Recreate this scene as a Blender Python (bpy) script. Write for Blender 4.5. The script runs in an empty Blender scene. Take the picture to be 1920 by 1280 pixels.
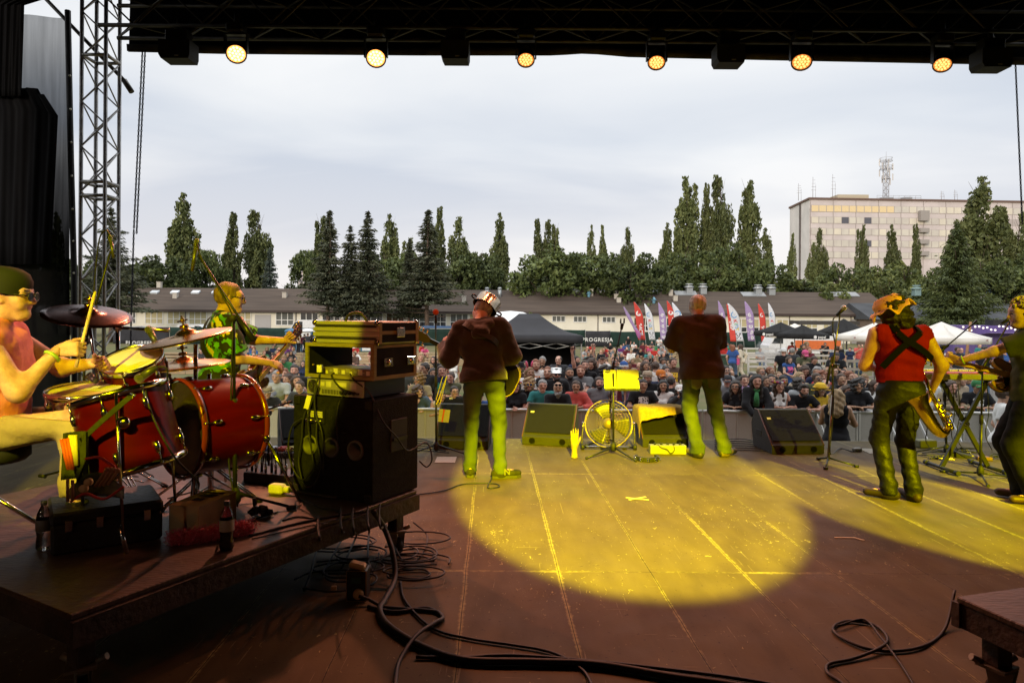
import bpy,bmesh,math,random
import numpy as np
from mathutils import Vector,Matrix,Euler
V3 = Vector
random.seed(7);np.random.seed(7)
SC=bpy.context.scene
COL=SC.collection
R=math.radians
ROLL=0.40
CAMZ=3.0
STZ=1.47
FPX=1280.0
cd=bpy.data.cameras.new('camera');cam=bpy.data.objects.new('camera',cd);COL.objects.link(cam)
cd.sensor_width=36.0;cd.lens=36.0*FPX/1920.0
cd.shift_y=-50.0/1920.0
cd.clip_start=0.05;cd.clip_end=3000
cam.location=(0,0,CAMZ)
cam.matrix_world=Matrix.Translation((0,0,CAMZ))@Matrix.Rotation(R(90),4,'X')@Matrix.Rotation(R(ROLL),4,'Z')
SC.camera=cam
SC.view_settings.view_transform='Standard'
try:SC.view_settings.look='None'
except Exception:pass
SC.view_settings.exposure=0.0;SC.view_settings.gamma=1.0
SC.render.film_transparent=False
SC.cycles.max_bounces=6;SC.cycles.diffuse_bounces=2;SC.cycles.glossy_bounces=3
SC.cycles.transparent_max_bounces=16;SC.cycles.sample_clamp_indirect=4.0
SC.cycles.use_denoising=True
SUN_EL,SUN_AZ=14.0,205.0
w=bpy.data.worlds.new('World');SC.world=w;w.use_nodes=True
nt=w.node_tree;nt.nodes.clear()
def wn(t,**k):
 n=nt.nodes.new(t)
 for a,v in k.items():setattr(n,a,v)
 return n
out=wn('ShaderNodeOutputWorld');bg=wn('ShaderNodeBackground')
sky=wn('ShaderNodeTexSky');sky.sky_type='NISHITA';sky.sun_disc=False
sky.sun_elevation=R(SUN_EL);sky.sun_rotation=R(SUN_AZ)
tc=wn('ShaderNodeTexCoord');sep=wn('ShaderNodeSeparateXYZ')
nt.links.new(tc.outputs['Generated'],sep.inputs[0])
ab=wn('ShaderNodeMath',operation='ABSOLUTE');nt.links.new(sep.outputs['Z'],ab.inputs[0])
ad=wn('ShaderNodeMath',operation='ADD');ad.inputs[1].default_value=0.22;nt.links.new(ab.outputs[0],ad.inputs[0])
dx=wn('ShaderNodeMath',operation='DIVIDE');dy=wn('ShaderNodeMath',operation='DIVIDE')
nt.links.new(sep.outputs['X'],dx.inputs[0]);nt.links.new(ad.outputs[0],dx.inputs[1])
nt.links.new(sep.outputs['Y'],dy.inputs[0]);nt.links.new(ad.outputs[0],dy.inputs[1])
cmb=wn('ShaderNodeCombineXYZ');nt.links.new(dx.outputs[0],cmb.inputs[0]);nt.links.new(dy.outputs[0],cmb.inputs[1])
mp=wn('ShaderNodeMapping');mp.inputs['Scale'].default_value=(0.42,0.80,1);mp.inputs['Rotation'].default_value=(0,0,R(9));mp.inputs['Location'].default_value=(2.3,0.4,0)
nt.links.new(cmb.outputs[0],mp.inputs[0])
nz=wn('ShaderNodeTexNoise');nz.inputs['Scale'].default_value=1.5;nz.inputs['Detail'].default_value=7;nz.inputs['Roughness'].default_value=0.45;nz.inputs['Distortion'].default_value=0.4
nt.links.new(mp.outputs[0],nz.inputs['Vector'])
cr=wn('ShaderNodeValToRGB');e=cr.color_ramp.elements
e[0].position=0.36;e[0].color=(0.51,0.555,0.635,1);e[1].position=0.62;e[1].color=(0.80,0.805,0.81,1)
nt.links.new(nz.outputs['Fac'],cr.inputs[0])
hz=wn('ShaderNodeMapRange');hz.inputs[1].default_value=0.0;hz.inputs[2].default_value=0.24;hz.inputs[3].default_value=0.75;hz.inputs[4].default_value=0.0
nt.links.new(sep.outputs['Z'],hz.inputs[0])
m1=wn('ShaderNodeMixRGB');m1.inputs[2].default_value=(0.76,0.70,0.695,1)
nt.links.new(hz.outputs[0],m1.inputs[0]);nt.links.new(cr.outputs[0],m1.inputs[1])
up=wn('ShaderNodeMapRange');up.inputs[1].default_value=0.2;up.inputs[2].default_value=0.5;up.inputs[3].default_value=0.0;up.inputs[4].default_value=0.6
nt.links.new(sep.outputs['Z'],up.inputs[0])
m2=wn('ShaderNodeMixRGB');m2.inputs[2].default_value=(0.81,0.82,0.83,1)
nt.links.new(up.outputs[0],m2.inputs[0]);nt.links.new(m1.outputs[0],m2.inputs[1])
sc10=wn('ShaderNodeVectorMath',operation='SCALE');sc10.inputs['Scale'].default_value=10.0
zen=wn('ShaderNodeMapRange');zen.inputs[1].default_value=0.42;zen.inputs[2].default_value=0.9;zen.inputs[3].default_value=0.0;zen.inputs[4].default_value=1.0
nt.links.new(sep.outputs['Z'],zen.inputs[0])
m3=wn('ShaderNodeMixRGB');m3.inputs[2].default_value=(1.9,1.93,1.96,1);nt.links.new(zen.outputs[0],m3.inputs[0]);nt.links.new(m2.outputs[0],m3.inputs[1])
nt.links.new(m3.outputs[0],sc10.inputs[0])
mx=wn('ShaderNodeMixRGB');mx.inputs[0].default_value=0.93
nt.links.new(sky.outputs[0],mx.inputs[1]);nt.links.new(sc10.outputs[0],mx.inputs[2])
nt.links.new(mx.outputs[0],bg.inputs['Color']);bg.inputs['Strength'].default_value=0.124
nt.links.new(bg.outputs[0],out.inputs[0])
sd=bpy.data.lights.new('sun','SUN');so=bpy.data.objects.new('sun',sd);COL.objects.link(so)
sd.energy=1.7;sd.angle=R(12);sd.color=(1.0,0.84,0.66)
az=R(SUN_AZ);el=R(SUN_EL)
sdir=V3((math.sin(az)*math.cos(el),math.cos(az)*math.cos(el),math.sin(el)))
so.rotation_euler=(-sdir).to_track_quat('-Z','Y').to_euler()
TR=math.tan(R(ROLL))
def uv(px,py):
 a=px-960.0;b=py-590.0
 return a+TR*b,b-TR*a
def P(px,py,d):
 a,b=uv(px,py)
 return V3((a/FPX*d,d,CAMZ-b/FPX*d))
def F(px,py,z=STZ):
 a,b=uv(px,py)
 d=(CAMZ-z)*FPX/b
 return V3((a/FPX*d,d,z))
def gz(y):
 return-0.9*min(1.0,max(0.0,(y-20.0)/50.0))
def spot(name,loc,tgt,power,size,blend,col,rad=0.05):
 l=bpy.data.lights.new(name,'SPOT');o=bpy.data.objects.new(name,l);COL.objects.link(o)
 l.energy=power;l.spot_size=R(size);l.spot_blend=blend;l.color=col;l.shadow_soft_size=rad
 o.location=loc
 o.rotation_euler=(V3(tgt)-V3(loc)).to_track_quat('-Z','Y').to_euler()
 return o
YEL=(1.0,0.90,0.0)
RED=(1.0,0.20,0.06)
spot('yellow_spot',(0.6,-3.2,STZ+5.43),(0.95,6.0,STZ),33000,16.4,0.22,YEL,0.03)
spot('yellow_spot',(6.2,-3.2,STZ+5.43),(4.05,6.6,STZ),4800,19.0,0.2,YEL,0.03)
spot('yellow_spot',(5.0,-3.2,STZ+5.43),(3.3,5.45,STZ),21000,10.6,0.3,YEL,0.03)
spot('yellow_spot',(6.4,-3.2,STZ+5.43),(4.95,5.6,STZ),21000,11.5,0.3,YEL,0.03)
spot('yellow_spot',(-1.75,-3.2,STZ+5.2),(-2.36,4.0,STZ+1.86),4600,21.0,0.08,YEL,0.03)
spot('orange_spot',(-3.4,-3.4,6.9),(-2.3,4.2,STZ+0.9),100,30,0.6,(1.0,0.36,0.10),0.06)
spot('orange_spot',(-4.3,-2.6,5.4),(-2.62,3.4,STZ+1.15),1500,12,0.6,(1.0,0.58,0.42),0.06)
spot('red_spot',(0.4,-4.2,7.0),(1.0,6.4,STZ+1.3),1700,30,0.7,RED,0.08)
# ================================================================== materials
_M={}
def mat(name,col,rough=0.6,metal=0.0,col2=None,scale=8.0,bump=0.0,bscale=60.0,coat=0.0,emit=None,estr=0.0,alpha=None,stretch=(1,1,1),sheen=0.0,detail=4.0,contrast=(0.35,0.65),spec=None,transm=0.0):
 if name in _M:return _M[name]
 m=bpy.data.materials.new(name);m.use_nodes=True
 t=m.node_tree;b=t.nodes.get('Principled BSDF')
 def L(a,c):t.links.new(a,c)
 c4=(col[0],col[1],col[2],1)
 b.inputs['Base Color'].default_value=c4
 b.inputs['Roughness'].default_value=rough;b.inputs['Metallic'].default_value=metal
 if coat:b.inputs['Coat Weight'].default_value=coat
 if sheen:b.inputs['Sheen Weight'].default_value=sheen
 if spec is None and rough>=.8:spec=.12
 if spec is not None:b.inputs['Specular IOR Level'].default_value=spec
 if transm:b.inputs['Transmission Weight'].default_value=transm
 if emit:b.inputs['Emission Color'].default_value=(*emit,1);b.inputs['Emission Strength'].default_value=estr
 if alpha is not None:b.inputs['Alpha'].default_value=alpha
 tcn=t.nodes.new('ShaderNodeTexCoord');mpn=t.nodes.new('ShaderNodeMapping');mpn.inputs['Scale'].default_value=stretch
 L(tcn.outputs['Object'],mpn.inputs[0])
 if col2 is None:col2=tuple(x*0.82 for x in col)
 n=t.nodes.new('ShaderNodeTexNoise');n.inputs['Scale'].default_value=scale;n.inputs['Detail'].default_value=detail
 L(mpn.outputs[0],n.inputs['Vector'])
 r=t.nodes.new('ShaderNodeValToRGB');r.color_ramp.elements[0].position=contrast[0];r.color_ramp.elements[1].position=contrast[1]
 r.color_ramp.elements[0].color=(*col2,1);r.color_ramp.elements[1].color=c4
 L(n.outputs['Fac'],r.inputs[0]);L(r.outputs[0],b.inputs['Base Color'])
 if bump:
  n2=t.nodes.new('ShaderNodeTexNoise');n2.inputs['Scale'].default_value=bscale;n2.inputs['Detail'].default_value=3
  L(mpn.outputs[0],n2.inputs['Vector'])
  bp=t.nodes.new('ShaderNodeBump');bp.inputs['Strength'].default_value=bump;bp.inputs['Distance'].default_value=0.02
  L(n2.outputs['Fac'],bp.inputs['Height']);L(bp.outputs[0],b.inputs['Normal'])
 _M[name]=m
 return m
# ================================================================== objects
def tag(o,label=None,cat=None,group=None,kind=None):
 if label:o['label']=label
 if cat:o['category']=cat
 if group:o['group']=group
 if kind:o['kind']=kind
 return o
def thing(name,label,cat,loc=(0,0,0),rotz=0.0,group=None):
 o=bpy.data.objects.new(name,None);COL.objects.link(o)
 o.empty_display_size=0.2
 o.location=loc;o.rotation_euler=(0,0,rotz)
 return tag(o,label,cat,group)
def fam(o):return[c for c in bpy.data.objects if c.parent==o]
_KIDS={}
def link(name,me,mats,parent=None,loc=(0,0,0),rot=None,scale=None,objmat=False):
 o=bpy.data.objects.new(name,me);COL.objects.link(o)
 if parent is not None:
  o.parent=parent;_KIDS.setdefault(parent.name,[]).append(o)
 o.location=loc
 if rot is not None:o.rotation_euler=rot
 if scale is not None:o.scale=scale if hasattr(scale,'__len__')else(scale,)*3
 if not isinstance(mats,(list,tuple)):mats=[mats]
 if objmat:
  for i,m in enumerate(mats):
   o.material_slots[i].link='OBJECT';o.material_slots[i].material=m
 return o
def dup(root,loc=None,rotz=None,label=None,group=None,scale=None):
 r=root.copy();COL.objects.link(r)
 if loc is not None:r.location=loc
 if rotz is not None:r.rotation_euler=(0,0,rotz)
 if scale is not None:r.scale=scale if hasattr(scale,'__len__')else(scale,)*3
 if label:r['label']=label
 if group:r['group']=group
 for ch in _KIDS.get(root.name,[]):
  c=ch.copy();COL.objects.link(c);c.parent=r;_KIDS.setdefault(r.name,[]).append(c)
  for g in _KIDS.get(ch.name,[]):
   d=g.copy();COL.objects.link(d);d.parent=c;_KIDS.setdefault(c.name,[]).append(d)
 return r
def basis(d):
 d=V3(d).normalized()
 a=V3((0,0,1))if abs(d.z)<0.9 else V3((1,0,0))
 u=d.cross(a).normalized();v=d.cross(u).normalized()
 return d,u,v
class MB:
 def __init__(s):s.v=[];s.f=[];s.mi=[];s.cur=0;s.sm=[];s.smooth=False
 def add(s,vs,fs,smooth=None):
  n=len(s.v);s.v.extend([tuple(v)for v in vs])
  sm=s.smooth if smooth is None else smooth
  for f in fs:s.f.append(tuple(i+n for i in f));s.mi.append(s.cur);s.sm.append(sm)
  return s
 def box(s,c,size,rz=0.0,rot=None,bev=0.0):
  hx,hy,hz=size[0]/2,size[1]/2,size[2]/2
  M=rot if rot is not None else Matrix.Rotation(rz,3,'Z')
  c=V3(c)
  if bev>0:
   b=min(bev,hx*0.9,hy*0.9,hz*0.9)
   pts=[]
   for sx in(-1,1):
    for sy in(-1,1):
     for sz in(-1,1):
      pts+=[(sx*(hx-b),sy*(hy-b),sz*hz),(sx*(hx-b),sy*hy,sz*(hz-b)),(sx*hx,sy*(hy-b),sz*(hz-b))]
   bmx=bmesh.new()
   for p in pts:bmx.verts.new(p)
   bmesh.ops.convex_hull(bmx,input=bmx.verts)
   bmx.verts.index_update();bmx.faces.ensure_lookup_table()
   vs=[M@v.co+c for v in bmx.verts];fs=[[v.index for v in f.verts]for f in bmx.faces]
   bmx.free()
   return s.add(vs,fs,False)
  vs=[M@V3((x,y,z))+c for x in(-hx,hx)for y in(-hy,hy)for z in(-hz,hz)]
  return s.add(vs,[(0,1,3,2),(4,6,7,5),(0,4,5,1),(2,3,7,6),(0,2,6,4),(1,5,7,3)],False)
 def bar(s,a,b,wd,hd=None,up=(0,0,1)):
  a=V3(a);b=V3(b);d=(b-a)
  L=d.length;d.normalize()
  up=V3(up)
  if abs(d.dot(up))>0.98:up=V3((1,0,0))
  x=d.cross(up).normalized();z=x.cross(d).normalized()
  M=Matrix((x,d,z)).transposed()
  return s.box((a+b)/2,(wd,L,hd or wd),rot=M)
 def tube(s,a,b,r,r2=None,n=8,caps=True,smooth=True):
  a=V3(a);b=V3(b);r2=r if r2 is None else r2
  d,u,v=basis(b-a);vs=[]
  for i in range(n):
   t=2*math.pi*i/n;o=u*math.cos(t)+v*math.sin(t)
   vs.append(a+o*r);vs.append(b+o*r2)
  fs=[(2*i,2*((i+1)%n),2*((i+1)%n)+1,2*i+1)for i in range(n)]
  s.add(vs,fs,smooth)
  if caps:
   k=len(s.v)-2*n
   s.f.append(tuple(k+2*i for i in range(n))[::-1]);s.mi.append(s.cur);s.sm.append(False)
   s.f.append(tuple(k+2*i+1 for i in range(n)));s.mi.append(s.cur);s.sm.append(False)
  return s
 def path(s,pts,r,n=6,closed=False,caps=True):
  pts=[V3(p)for p in pts];m=len(pts)
  rs=r if hasattr(r,'__len__')else[r]*m
  prev=None;vs=[]
  for i,p in enumerate(pts):
   if closed:d=pts[(i+1)%m]-pts[i-1]
   else:d=pts[min(i+1,m-1)]-pts[max(i-1,0)]
   if d.length<1e-9:d=V3((0,0,1))
   d.normalize()
   if prev is None:_,u,v=basis(d)
   else:
    u=prev-d*prev.dot(d)
    if u.length<1e-6:_,u,v=basis(d)
    u.normalize();v=d.cross(u)
   prev=u
   for j in range(n):
    t=2*math.pi*j/n
    vs.append(p+(u*math.cos(t)+v*math.sin(t))*rs[i])
  fs=[]
  for i in range(m if closed else m-1):
   k=(i+1)%m
   for j in range(n):
    fs.append((i*n+j,i*n+(j+1)%n,k*n+(j+1)%n,k*n+j))
  if caps and not closed:
   fs.append(tuple(range(n))[::-1]);fs.append(tuple((m-1)*n+j for j in range(n)))
  return s.add(vs,fs,True)
 def lathe(s,prof,o=(0,0,0),axis=(0,0,1),n=20,smooth=True,caps=True):
  o=V3(o);d,u,v=basis(axis);vs=[]
  for r,h in prof:
   for j in range(n):
    t=2*math.pi*j/n
    vs.append(o+d*h+(u*math.cos(t)+v*math.sin(t))*max(r,1e-4))
  m=len(prof)
  fs=[(i*n+j,i*n+(j+1)%n,(i+1)*n+(j+1)%n,(i+1)*n+j)for i in range(m-1)for j in range(n)]
  if caps:
   fs.append(tuple(range(n))[::-1]);fs.append(tuple((m-1)*n+j for j in range(n)))
  return s.add(vs,fs,smooth)
 def ball(s,c,r,n=10,sq=(1,1,1)):
  c=V3(c);vs=[];k=max(4,n//2+1)
  for i in range(k+1):
   a=math.pi*i/k
   for j in range(n):
    t=2*math.pi*j/n
    vs.append(c+V3((r*sq[0]*math.sin(a)*math.cos(t),r*sq[1]*math.sin(a)*math.sin(t),r*sq[2]*math.cos(a))))
  fs=[(i*n+j,(i+1)*n+j,(i+1)*n+(j+1)%n,i*n+(j+1)%n)for i in range(k)for j in range(n)]
  return s.add(vs,fs,True)
 def prism(s,poly,o,u,v,th):
  """closed 2-D polygon in the (u, v) frame at o, extruded by vector th"""
  o=V3(o);u=V3(u);v=V3(v);th=V3(th);n=len(poly)
  a=[o+u*x+v*y for x,y in poly];b=[p+th for p in a]
  fs=[tuple(range(n))[::-1],tuple(range(n,2*n))]+[(i,(i+1)%n,n+(i+1)%n,n+i)for i in range(n)]
  return s.add(a+b,fs,False)
 def grid(s,fn,nu,nv,smooth=True):
  vs=[fn(i/nu,j/nv)for i in range(nu+1)for j in range(nv+1)]
  fs=[(i*(nv+1)+j,(i+1)*(nv+1)+j,(i+1)*(nv+1)+j+1,i*(nv+1)+j+1)for i in range(nu)for j in range(nv)]
  return s.add(vs,fs,smooth)
 def sheet(s,fn,nu,nv,th):
  """a sheet with thickness: fn gives the surface, th a vector or a function"""
  t=V3(th)
  a=[V3(fn(i/nu,j/nv))for i in range(nu+1)for j in range(nv+1)]
  b=[p+t for p in a];W=nv+1;N=len(a)
  fs=[]
  for i in range(nu):
   for j in range(nv):
    q=(i*W+j,(i+1)*W+j,(i+1)*W+j+1,i*W+j+1)
    fs.append(q);fs.append(tuple(k+N for k in q[::-1]))
  for i in range(nu):
   fs.append((i*W,i*W+N,(i+1)*W+N,(i+1)*W));fs.append((i*W+nv,(i+1)*W+nv,(i+1)*W+nv+N,i*W+nv+N))
  for j in range(nv):
   fs.append((j,j+1,j+1+N,j+N));k=nu*W+j;fs.append((k,k+N,k+1+N,k+1))
  return s.add(a+b,fs,True)
 def mesh(s,name,mats):
  me=bpy.data.meshes.new(name)
  me.from_pydata(s.v,[],s.f);me.update()
  if not isinstance(mats,(list,tuple)):mats=[mats]
  for m in mats:me.materials.append(m)
  me.polygons.foreach_set('material_index',s.mi)
  me.polygons.foreach_set('use_smooth',s.sm)
  me.update()
  return me
 def build(s,name,mats,parent=None,world=True):
  if parent is not None and world:
   o=parent;M=Matrix.Identity(4);chain=[]
   while o is not None:chain.append(o);o=o.parent
   for o in reversed(chain):M=M@(Matrix.Translation(o.location)@o.rotation_euler.to_matrix().to_4x4())
   I=M.inverted();s.v=[tuple(I@V3(v))for v in s.v]
  return link(name,s.mesh(name,mats),mats,parent)
def crv(pts,k=6,closed=False):
 """Catmull-Rom through the points"""
 pts=[V3(p)for p in pts];n=len(pts);out=[]
 for i in range(n if closed else n-1):
  p0=pts[i-1]if(closed or i>0)else pts[0]*2-pts[1]
  p1=pts[i];p2=pts[(i+1)%n]
  p3=pts[(i+2)%n]if(closed or i+2<n)else p2*2-p1
  for j in range(k):
   t=j/k
   out.append(0.5*((2*p1)+(p2-p0)*t+(2*p0-5*p1+4*p2-p3)*t*t+(3*p1-p0-3*p2+p3)*t**3))
 if not closed:out.append(pts[-1])
 return out
def text_mb(mb,body,o,u,v,size,th=0.002,mirror=False,spacing=1.0,bold=0.0):
 """lettering as flat solid shapes in the (u, v) frame, centred on o"""
 c=bpy.data.curves.new('lettering_tmp','FONT');c.body=body;c.size=size;c.align_x='CENTER';c.align_y='CENTER';c.space_character=spacing
 c.resolution_u=2;c.offset=bold
 ob=bpy.data.objects.new('lettering_tmp',c);COL.objects.link(ob)
 dg=bpy.context.evaluated_depsgraph_get();me=ob.evaluated_get(dg).to_mesh()
 u=V3(u);v=V3(v);o=V3(o);nrm=u.cross(v)*th
 vs=[o+u*(-p.co.x if mirror else p.co.x)+v*p.co.y+nrm for p in me.vertices]
 fs=[tuple(f.vertices)for f in me.polygons]
 mb.add(vs,fs,False)
 ob.evaluated_get(dg).to_mesh_clear();bpy.data.objects.remove(ob);bpy.data.curves.remove(c)
 return mb
# ================================================================== implicit bodies (round cones, smooth unions, surface nets)
_CORN=np.array([(i,j,k)for i in(0,1)for j in(0,1)for k in(0,1)])
_EDG=[(a,b)for a in range(8)for b in range(a+1,8)if np.abs(_CORN[a]-_CORN[b]).sum()==1]
def surface_nets(f,org,h):
 s=(f<0)
 c=[s[a[0]:s.shape[0]-1+a[0],a[1]:s.shape[1]-1+a[1],a[2]:s.shape[2]-1+a[2]]for a in _CORN]
 tot=sum(x.astype(np.int8)for x in c)
 idx=np.argwhere((tot>0)&(tot<8))
 if len(idx)==0:return np.zeros((0,3)),np.zeros((0,4),int)
 vals=np.stack([f[idx[:,0]+a[0],idx[:,1]+a[1],idx[:,2]+a[2]]for a in _CORN],1)
 acc=np.zeros((len(idx),3));cnt=np.zeros(len(idx))
 for a,b in _EDG:
  va=vals[:,a];vb=vals[:,b];m=(va<0)!=(vb<0)
  t=np.where(m,va/np.where(m,va-vb,1),0)
  acc+=np.where(m[:,None],_CORN[a]+(_CORN[b]-_CORN[a])*t[:,None],0);cnt+=m
 V=(idx+acc/cnt[:,None])*h+org
 ids=-np.ones(tuple(x-1 for x in f.shape),int);ids[idx[:,0],idx[:,1],idx[:,2]]=np.arange(len(idx))
 quads=[]
 for ax in range(3):
  o1,o2=(ax+1)%3,(ax+2)%3
  n=list(s.shape);sl0=[slice(1,n[0]-1)for _ in range(3)]
  sl0=[slice(1,n[k]-1)for k in range(3)];sl1=list(sl0)
  sl0[ax]=slice(0,n[ax]-1);sl1[ax]=slice(1,n[ax])
  A=s[tuple(sl0)];B=s[tuple(sl1)]
  e=np.argwhere(A!=B)
  if len(e)==0:continue
  inside=A[e[:,0],e[:,1],e[:,2]]
  off=np.ones(3,int);off[ax]=0;e=e+off
  d1=np.zeros(3,int);d1[o1]=1;d2=np.zeros(3,int);d2[o2]=1
  g=lambda q:ids[q[:,0],q[:,1],q[:,2]]
  q=np.stack([g(e-d1-d2),g(e-d2),g(e),g(e-d1)],1)
  q[~inside]=q[~inside][:,::-1]
  quads.append(q)
 Q=np.concatenate(quads);Q=Q[(Q>=0).all(1)]
 return V,Q
def sdf(prims,h,cuts=(),noise=None,k0=0.035):
 """prims: dicts a, b, r1, r2, k, sq=(axis, factor), cap (flat end at b), sub (carve)"""
 pr=[]
 lo=np.full(3,1e9);hi=np.full(3,-1e9)
 for p in prims:
  a=np.array(p['a'],float);b=np.array(p.get('b',p['a']),float);r1=p['r1'];r2=p.get('r2',r1)
  R_=max(r1,r2)
  l=np.minimum(a,b)-R_;u=np.maximum(a,b)+R_
  pr.append((a,b,r1,r2,p,l,u))
  if not p.get('sub'):lo=np.minimum(lo,l);hi=np.maximum(hi,u)
 m=3*h+0.01;lo=lo-m;hi=hi+m
 n=np.ceil((hi-lo)/h).astype(int)+1
 f=np.full(tuple(n),0.3,np.float32)
 ax=[lo[i]+h*np.arange(n[i])for i in range(3)]
 for a,b,r1,r2,p,l,u in pr:
  mg=0.075
  i0=np.maximum(0,np.floor((l-mg-lo)/h).astype(int));i1=np.minimum(n,np.ceil((u+mg-lo)/h).astype(int)+1)
  if(i1<=i0).any():continue
  X,Y,Z=np.meshgrid(ax[0][i0[0]:i1[0]],ax[1][i0[1]:i1[1]],ax[2][i0[2]:i1[2]],indexing='ij')
  q=np.stack([X,Y,Z],-1)-a;ba=b-a;L2=ba.dot(ba)
  t=np.clip((q@ba)/L2,0,1)if L2>1e-12 else np.zeros(X.shape)
  w_=q-t[...,None]*ba
  if 'sq'in p:
   axv=np.array(p['sq'][0],float);axv/=np.linalg.norm(axv)
   w_=w_+((w_@axv)*(p['sq'][1]-1.0))[...,None]*axv
  d=np.sqrt((w_**2).sum(-1))-(r1+(r2-r1)*t)
  if 'sq'in p:d=d/max(1.0,p['sq'][1]*0.8)
  if p.get('cap'):
   dn=ba/np.linalg.norm(ba);d=np.maximum(d,q@dn-np.sqrt(L2))
  if p.get('capa'):
   dn=ba/np.linalg.norm(ba);d=np.maximum(d,-(q@dn))
  sl=tuple(slice(i0[i],i1[i])for i in range(3));g=f[sl];k=p.get('k',k0)
  if p.get('sub'):
   f[sl]=np.maximum(g,-d)
  else:
   hh=np.clip(0.5+0.5*(g-d)/k,0,1)if k>0 else(d<g)*1.0
   f[sl]=g*(1-hh)+d*hh-k*hh*(1-hh)
 if noise is not None or cuts:
  X,Y,Z=np.meshgrid(*ax,indexing='ij')
  if noise is not None:f+=noise(X,Y,Z).astype(np.float32)
  for pt,nr in cuts:
   pt=np.array(pt,float);nr=np.array(nr,float);nr/=np.linalg.norm(nr)
   f=np.maximum(f,-((X-pt[0])*nr[0]+(Y-pt[1])*nr[1]+(Z-pt[2])*nr[2])).astype(np.float32)
 f[0]=f[-1]=0.1;f[:,0]=f[:,-1]=0.1;f[:,:,0]=f[:,:,-1]=0.1
 return surface_nets(f,lo,h)
def np_mesh(name,parts,mats,mi=None):
 """parts: list of (V, Q); one mesh, smooth"""
 V=np.concatenate([p[0]for p in parts]);off=0;Qs=[]
 for p in parts:Qs.append(p[1]+off);off+=len(p[0])
 Q=np.concatenate(Qs)
 me=bpy.data.meshes.new(name)
 me.vertices.add(len(V));me.vertices.foreach_set('co',V.astype(np.float32).ravel())
 me.loops.add(Q.size);me.loops.foreach_set('vertex_index',Q.ravel().astype(np.int32))
 me.polygons.add(len(Q));me.polygons.foreach_set('loop_start',np.arange(0,Q.size,4,dtype=np.int32))
 try:me.polygons.foreach_set('loop_total',np.full(len(Q),4,np.int32))
 except Exception:pass
 if not isinstance(mats,(list,tuple)):mats=[mats]
 for m in mats:me.materials.append(m)
 me.polygons.foreach_set('use_smooth',np.ones(len(Q),bool))
 if mi is not None:me.polygons.foreach_set('material_index',mi(V,Q).astype(np.int32))
 me.update(calc_edges=True);me.validate()
 return me
# ================================================================== people
def A(*x):return np.array(x,float)
def rotm(yaw=0,pitch=0,roll=0):
 """yaw CCW about z, pitch nods forward (down), roll tilts to the right; local frame x right, y forward, z up"""
 cy,sy=math.cos(R(yaw)),math.sin(R(yaw));cp,sp=math.cos(R(-pitch)),math.sin(R(-pitch));c2,s2=math.cos(R(roll)),math.sin(R(roll))
 Z=A([cy,-sy,0],[sy,cy,0],[0,0,1]);X=A([1,0,0],[0,cp,-sp],[0,sp,cp]);Y=A([c2,0,s2],[0,1,0],[-s2,0,c2])
 return Z@X@Y
def ik(a,c,l1,l2,pole):
 v=c-a;d=np.linalg.norm(v);mxd=(l1+l2)*0.999
 if d>mxd:v=v*(mxd/d);c=a+v;d=mxd
 u=v/d;x=(l1*l1-l2*l2+d*d)/(2*d);hgt=math.sqrt(max(0,l1*l1-x*x))
 p=np.array(pole,float);p=p-u*p.dot(u);n=np.linalg.norm(p);p=p/n if n>1e-6 else A(0,0,1)
 return a+u*x+p*hgt,c
def skel(q):
 J={};f=q.get('sex')=='f'
 pel=A(*q.get('pel',(0,0,.95)));py=q.get('pyaw',0)
 PF=rotm(py);S=rotm(q.get('twist',0)+py,q.get('lean',0),q.get('side',0))
 T=lambda x,y,z:pel+S@A(x,y,z)
 J['pel']=pel;J['S']=S;J['PF']=PF;J['T']=T
 sw=q.get('sw',.165 if f else .19)
 J['neck']=T(0,-.01,.485);shr=q.get('shrug',(0,0))
 J['sh']=[T(sw,-.005,.435+shr[0]),T(-sw,-.005,.435+shr[1])]
 H=S@rotm(0,q.get('nb',0))@np.linalg.inv(S)if False else rotm(q.get('hy',0)+py+q.get('twist',0),q.get('hp',0),q.get('hr',0))
 J['H']=H
 nd=q.get('nd',(0,.035,.0));J['head']=J['neck']+A(*nd)*0+S@A(0,.015,.03)+H@A(0,.02,.115)
 hw=.092
 J['hip']=[pel+PF@A(hw,0,-.05),pel+PF@A(-hw,0,-.05)]
 J['el']=[];J['wr']=[]
 for i,(h,p)in enumerate((('RH','Rp'),('LH','Lp'))):
  s=1 if i==0 else-1
  c=A(*q.get(h,(s*.25,.05,.90)));e,c=ik(J['sh'][i],c,.285,.255,q.get(p,(s*.6,-1,-.3)))
  J['el'].append(e);J['wr'].append(c)
 J['kn']=[];J['an']=[];J['toe']=[]
 for i,(h,p,ty)in enumerate((('RF','Rk','Rt'),('LF','Lk','Lt'))):
  s=1 if i==0 else-1
  c=A(*q.get(h,(s*.11,-.02,.085)));e,c=ik(J['hip'][i],c,.435,.425,q.get(p,(s*.1,1,0)))
  J['kn'].append(e);J['an'].append(c)
  ya=R(q.get(ty,-s*8)+py);td=A(-math.sin(ya),math.cos(ya),q.get('tdz',0));J['toe'].append(c+td*.15+A(0,0,-.04));
 return J
def rcp(a,b,r1,r2=None,**k):
 return dict(a=a,b=b,r1=r1,r2=r1 if r2 is None else r2,**k)
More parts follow.
